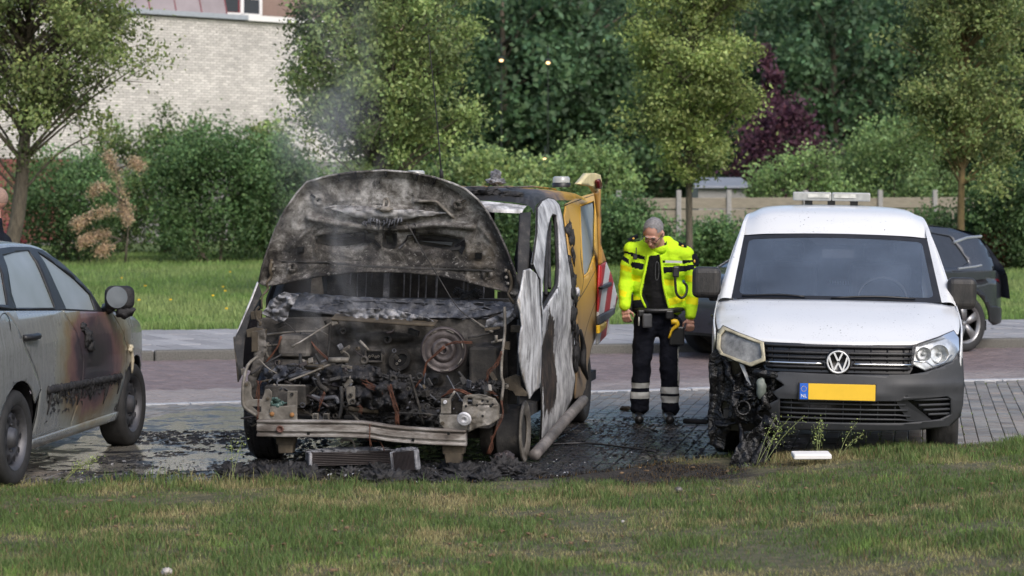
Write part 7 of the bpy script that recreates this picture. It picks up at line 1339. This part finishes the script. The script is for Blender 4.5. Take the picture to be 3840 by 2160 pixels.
m = MB(); q = [gp(2060, 1672), gp(2200, 1668), gp(2350, 1684), gp(2460, 1700)]; m.tube([p + Vector((0, 0, .012)) for p in q], .008, 6, sub=5); tag(m.build('black_cable', M['black'], None, True), 'black cable lying on the bricks behind the burnt fender', 'cable')
m = MB(); a, b = gp(2565, 1590), gp(2650, 1594); m.tube([a + Vector((0, 0, .025)), b + Vector((0, 0, .025))], .022, 10); tag(m.build('charred_pipe', M['char'], None, True), 'short charred pipe on the bricks right of the officer\'s boots', 'pipe')
m = MB(); p = gp(2345, 1540); m.blob(p + Vector((0, 0, .02)), (.05, .03, .022), .4, 4, 3); tag(m.build('brown_scrap', M['tan'], None, True), 'small brown scrap left of the officer\'s boots', 'scrap')
m = MB(); p = W(3046, 1674, 16.55); m.box((0, 0, 0), (.26, .13, .035), (.10, .0, .05)); o = m.build('white_box_lid', M['whitepaint']); o.location = (p.x, 16.6, bank(p.x, 16.6) + .065); bevel(o, .006, 1); tag(o, 'white plastic box lid lying in the grass under the white van\'s bumper', 'lid')
M['scrapw'] = simple('soiled_white', (.40, .37, .34), .8, 0., .3, 30.)
for px, py, lab, sc in ((625, 2155, 'pale torn lump in the grass at the bottom edge', .024), (2335, 1965, 'small white scrap in the grass below the officer', .009), (2545, 1845, 'grey flake in the scorched grass below the officer', .022)):
    p = gp(px, py, .03); o = MB().blob((0, 0, 0), (sc, sc, sc * .8), .5, 5, 3).build('scrap', M['scrapw'] if 'grey' not in lab else M['brkt'], None, True); o.location = (p.x, p.y, .045); tag(o, lab, 'scrap')
# weeds
def weed(px, py, px2, py2, Y, n, lab):
    a, b = W(px, py, Y), W(px2, py2, Y); t = empty('weed', (a.x, Y, bank(a.x, Y))); tag(t, lab, 'weed', 'tall weeds at the edge of the grass'); m = MB(); P_ = []; rr_ = random.Random(px)
    for k in range(n):
        e = b - Vector(t.location) + Vector((rr_.uniform(-.10, .10), rr_.uniform(-.04, .04), rr_.uniform(-.06, .05))); s_ = Vector((rr_.uniform(-.03, .03), 0, 0)); md = s_.lerp(e, .5) + Vector((0, 0, .03)); m.tube([s_, md, e], [.0022, .0018, .001], 5, sub=4)
        for c in cr([s_, md, e], 8)[6:]: P_ += [np.array(c) + np.array([rr_.gauss(0, .022), rr_.gauss(0, .015), rr_.gauss(0, .018)]) for _ in range(5)]
    m.build('stem', M['stem'], t, True); P_ = np.array(P_); leaves('seed_heads', P_, .012, M['leaf_y'], t, RNG.uniform(.6, 1.3, len(P_)))['kind'] = 'stuff'
M['stem'] = simple('weed_stem', (.20, .23, .09), .7)
weed(2850, 1660, 2965, 1570, 16.75, 4, 'tall seeding weed leaning in front of the melted bumper corner'); weed(3060, 1660, 3085, 1595, 16.7, 3, 'branching weed in front of the lower grille'); weed(3150, 1650, 3195, 1600, 16.72, 2, 'small weed in front of the number plate'); weed(870, 1800, 895, 1640, 16.0, 2, 'thin dry weed left of the burnt van'); weed(240, 1790, 340, 1735, 15.9, 4, 'yellowish weed beside the silver car\'s rear wheel')
# ================================================================== smoke rising from the engine bay
m = MB(); m.lathe([(.02, -.1), (.34, .0), (.5, .5), (.55, 1.2), (.6, 2.0), (.62, 2.9), (.02, 3.0)], (0, 0, 0), (0, 0, 1), 20); sk = m.build('smoke', None); sk.location = (-1.22, 17.25, .75); sk.rotation_euler = (0, math.radians(-3), 0); tag(sk, 'thin grey smoke drifting up from the burnt engine bay', 'smoke', kind='stuff')
mt = bpy.data.materials.new('smoke'); mt.use_nodes = True; nt = mt.node_tree; nt.nodes.remove(nt.nodes['Principled BSDF']); d = Nd.__new__(Nd); d.m, d.t, d.tc = mt, nt, None; x = d.sep(); r = d.math('SQRT', d.math('ADD', d.math('MULTIPLY', x[0], x[0]), d.math('MULTIPLY', x[1], x[1])))
f = d.rng(r, .46, .08); nz = d.rng(d.noise(2.2, 5, .6, d.co((1, 1, .55)), 1.2), .47, .72); den = d.math('MULTIPLY', d.math('MULTIPLY', f, nz), d.math('MULTIPLY', d.math('MULTIPLY', d.rng(x[2], 3.0, 1.2), d.rng(x[2], .1, 1.0, .35, 1.)), 3.3)); pv_ = nt.nodes.new('ShaderNodeVolumePrincipled'); pv_.inputs['Color'].default_value = (.75, .77, .82, 1); nt.links.new(den, pv_.inputs['Density']); nt.links.new(pv_.outputs[0], nt.nodes['Material Output'].inputs['Volume']); sk.data.materials.append(mt)
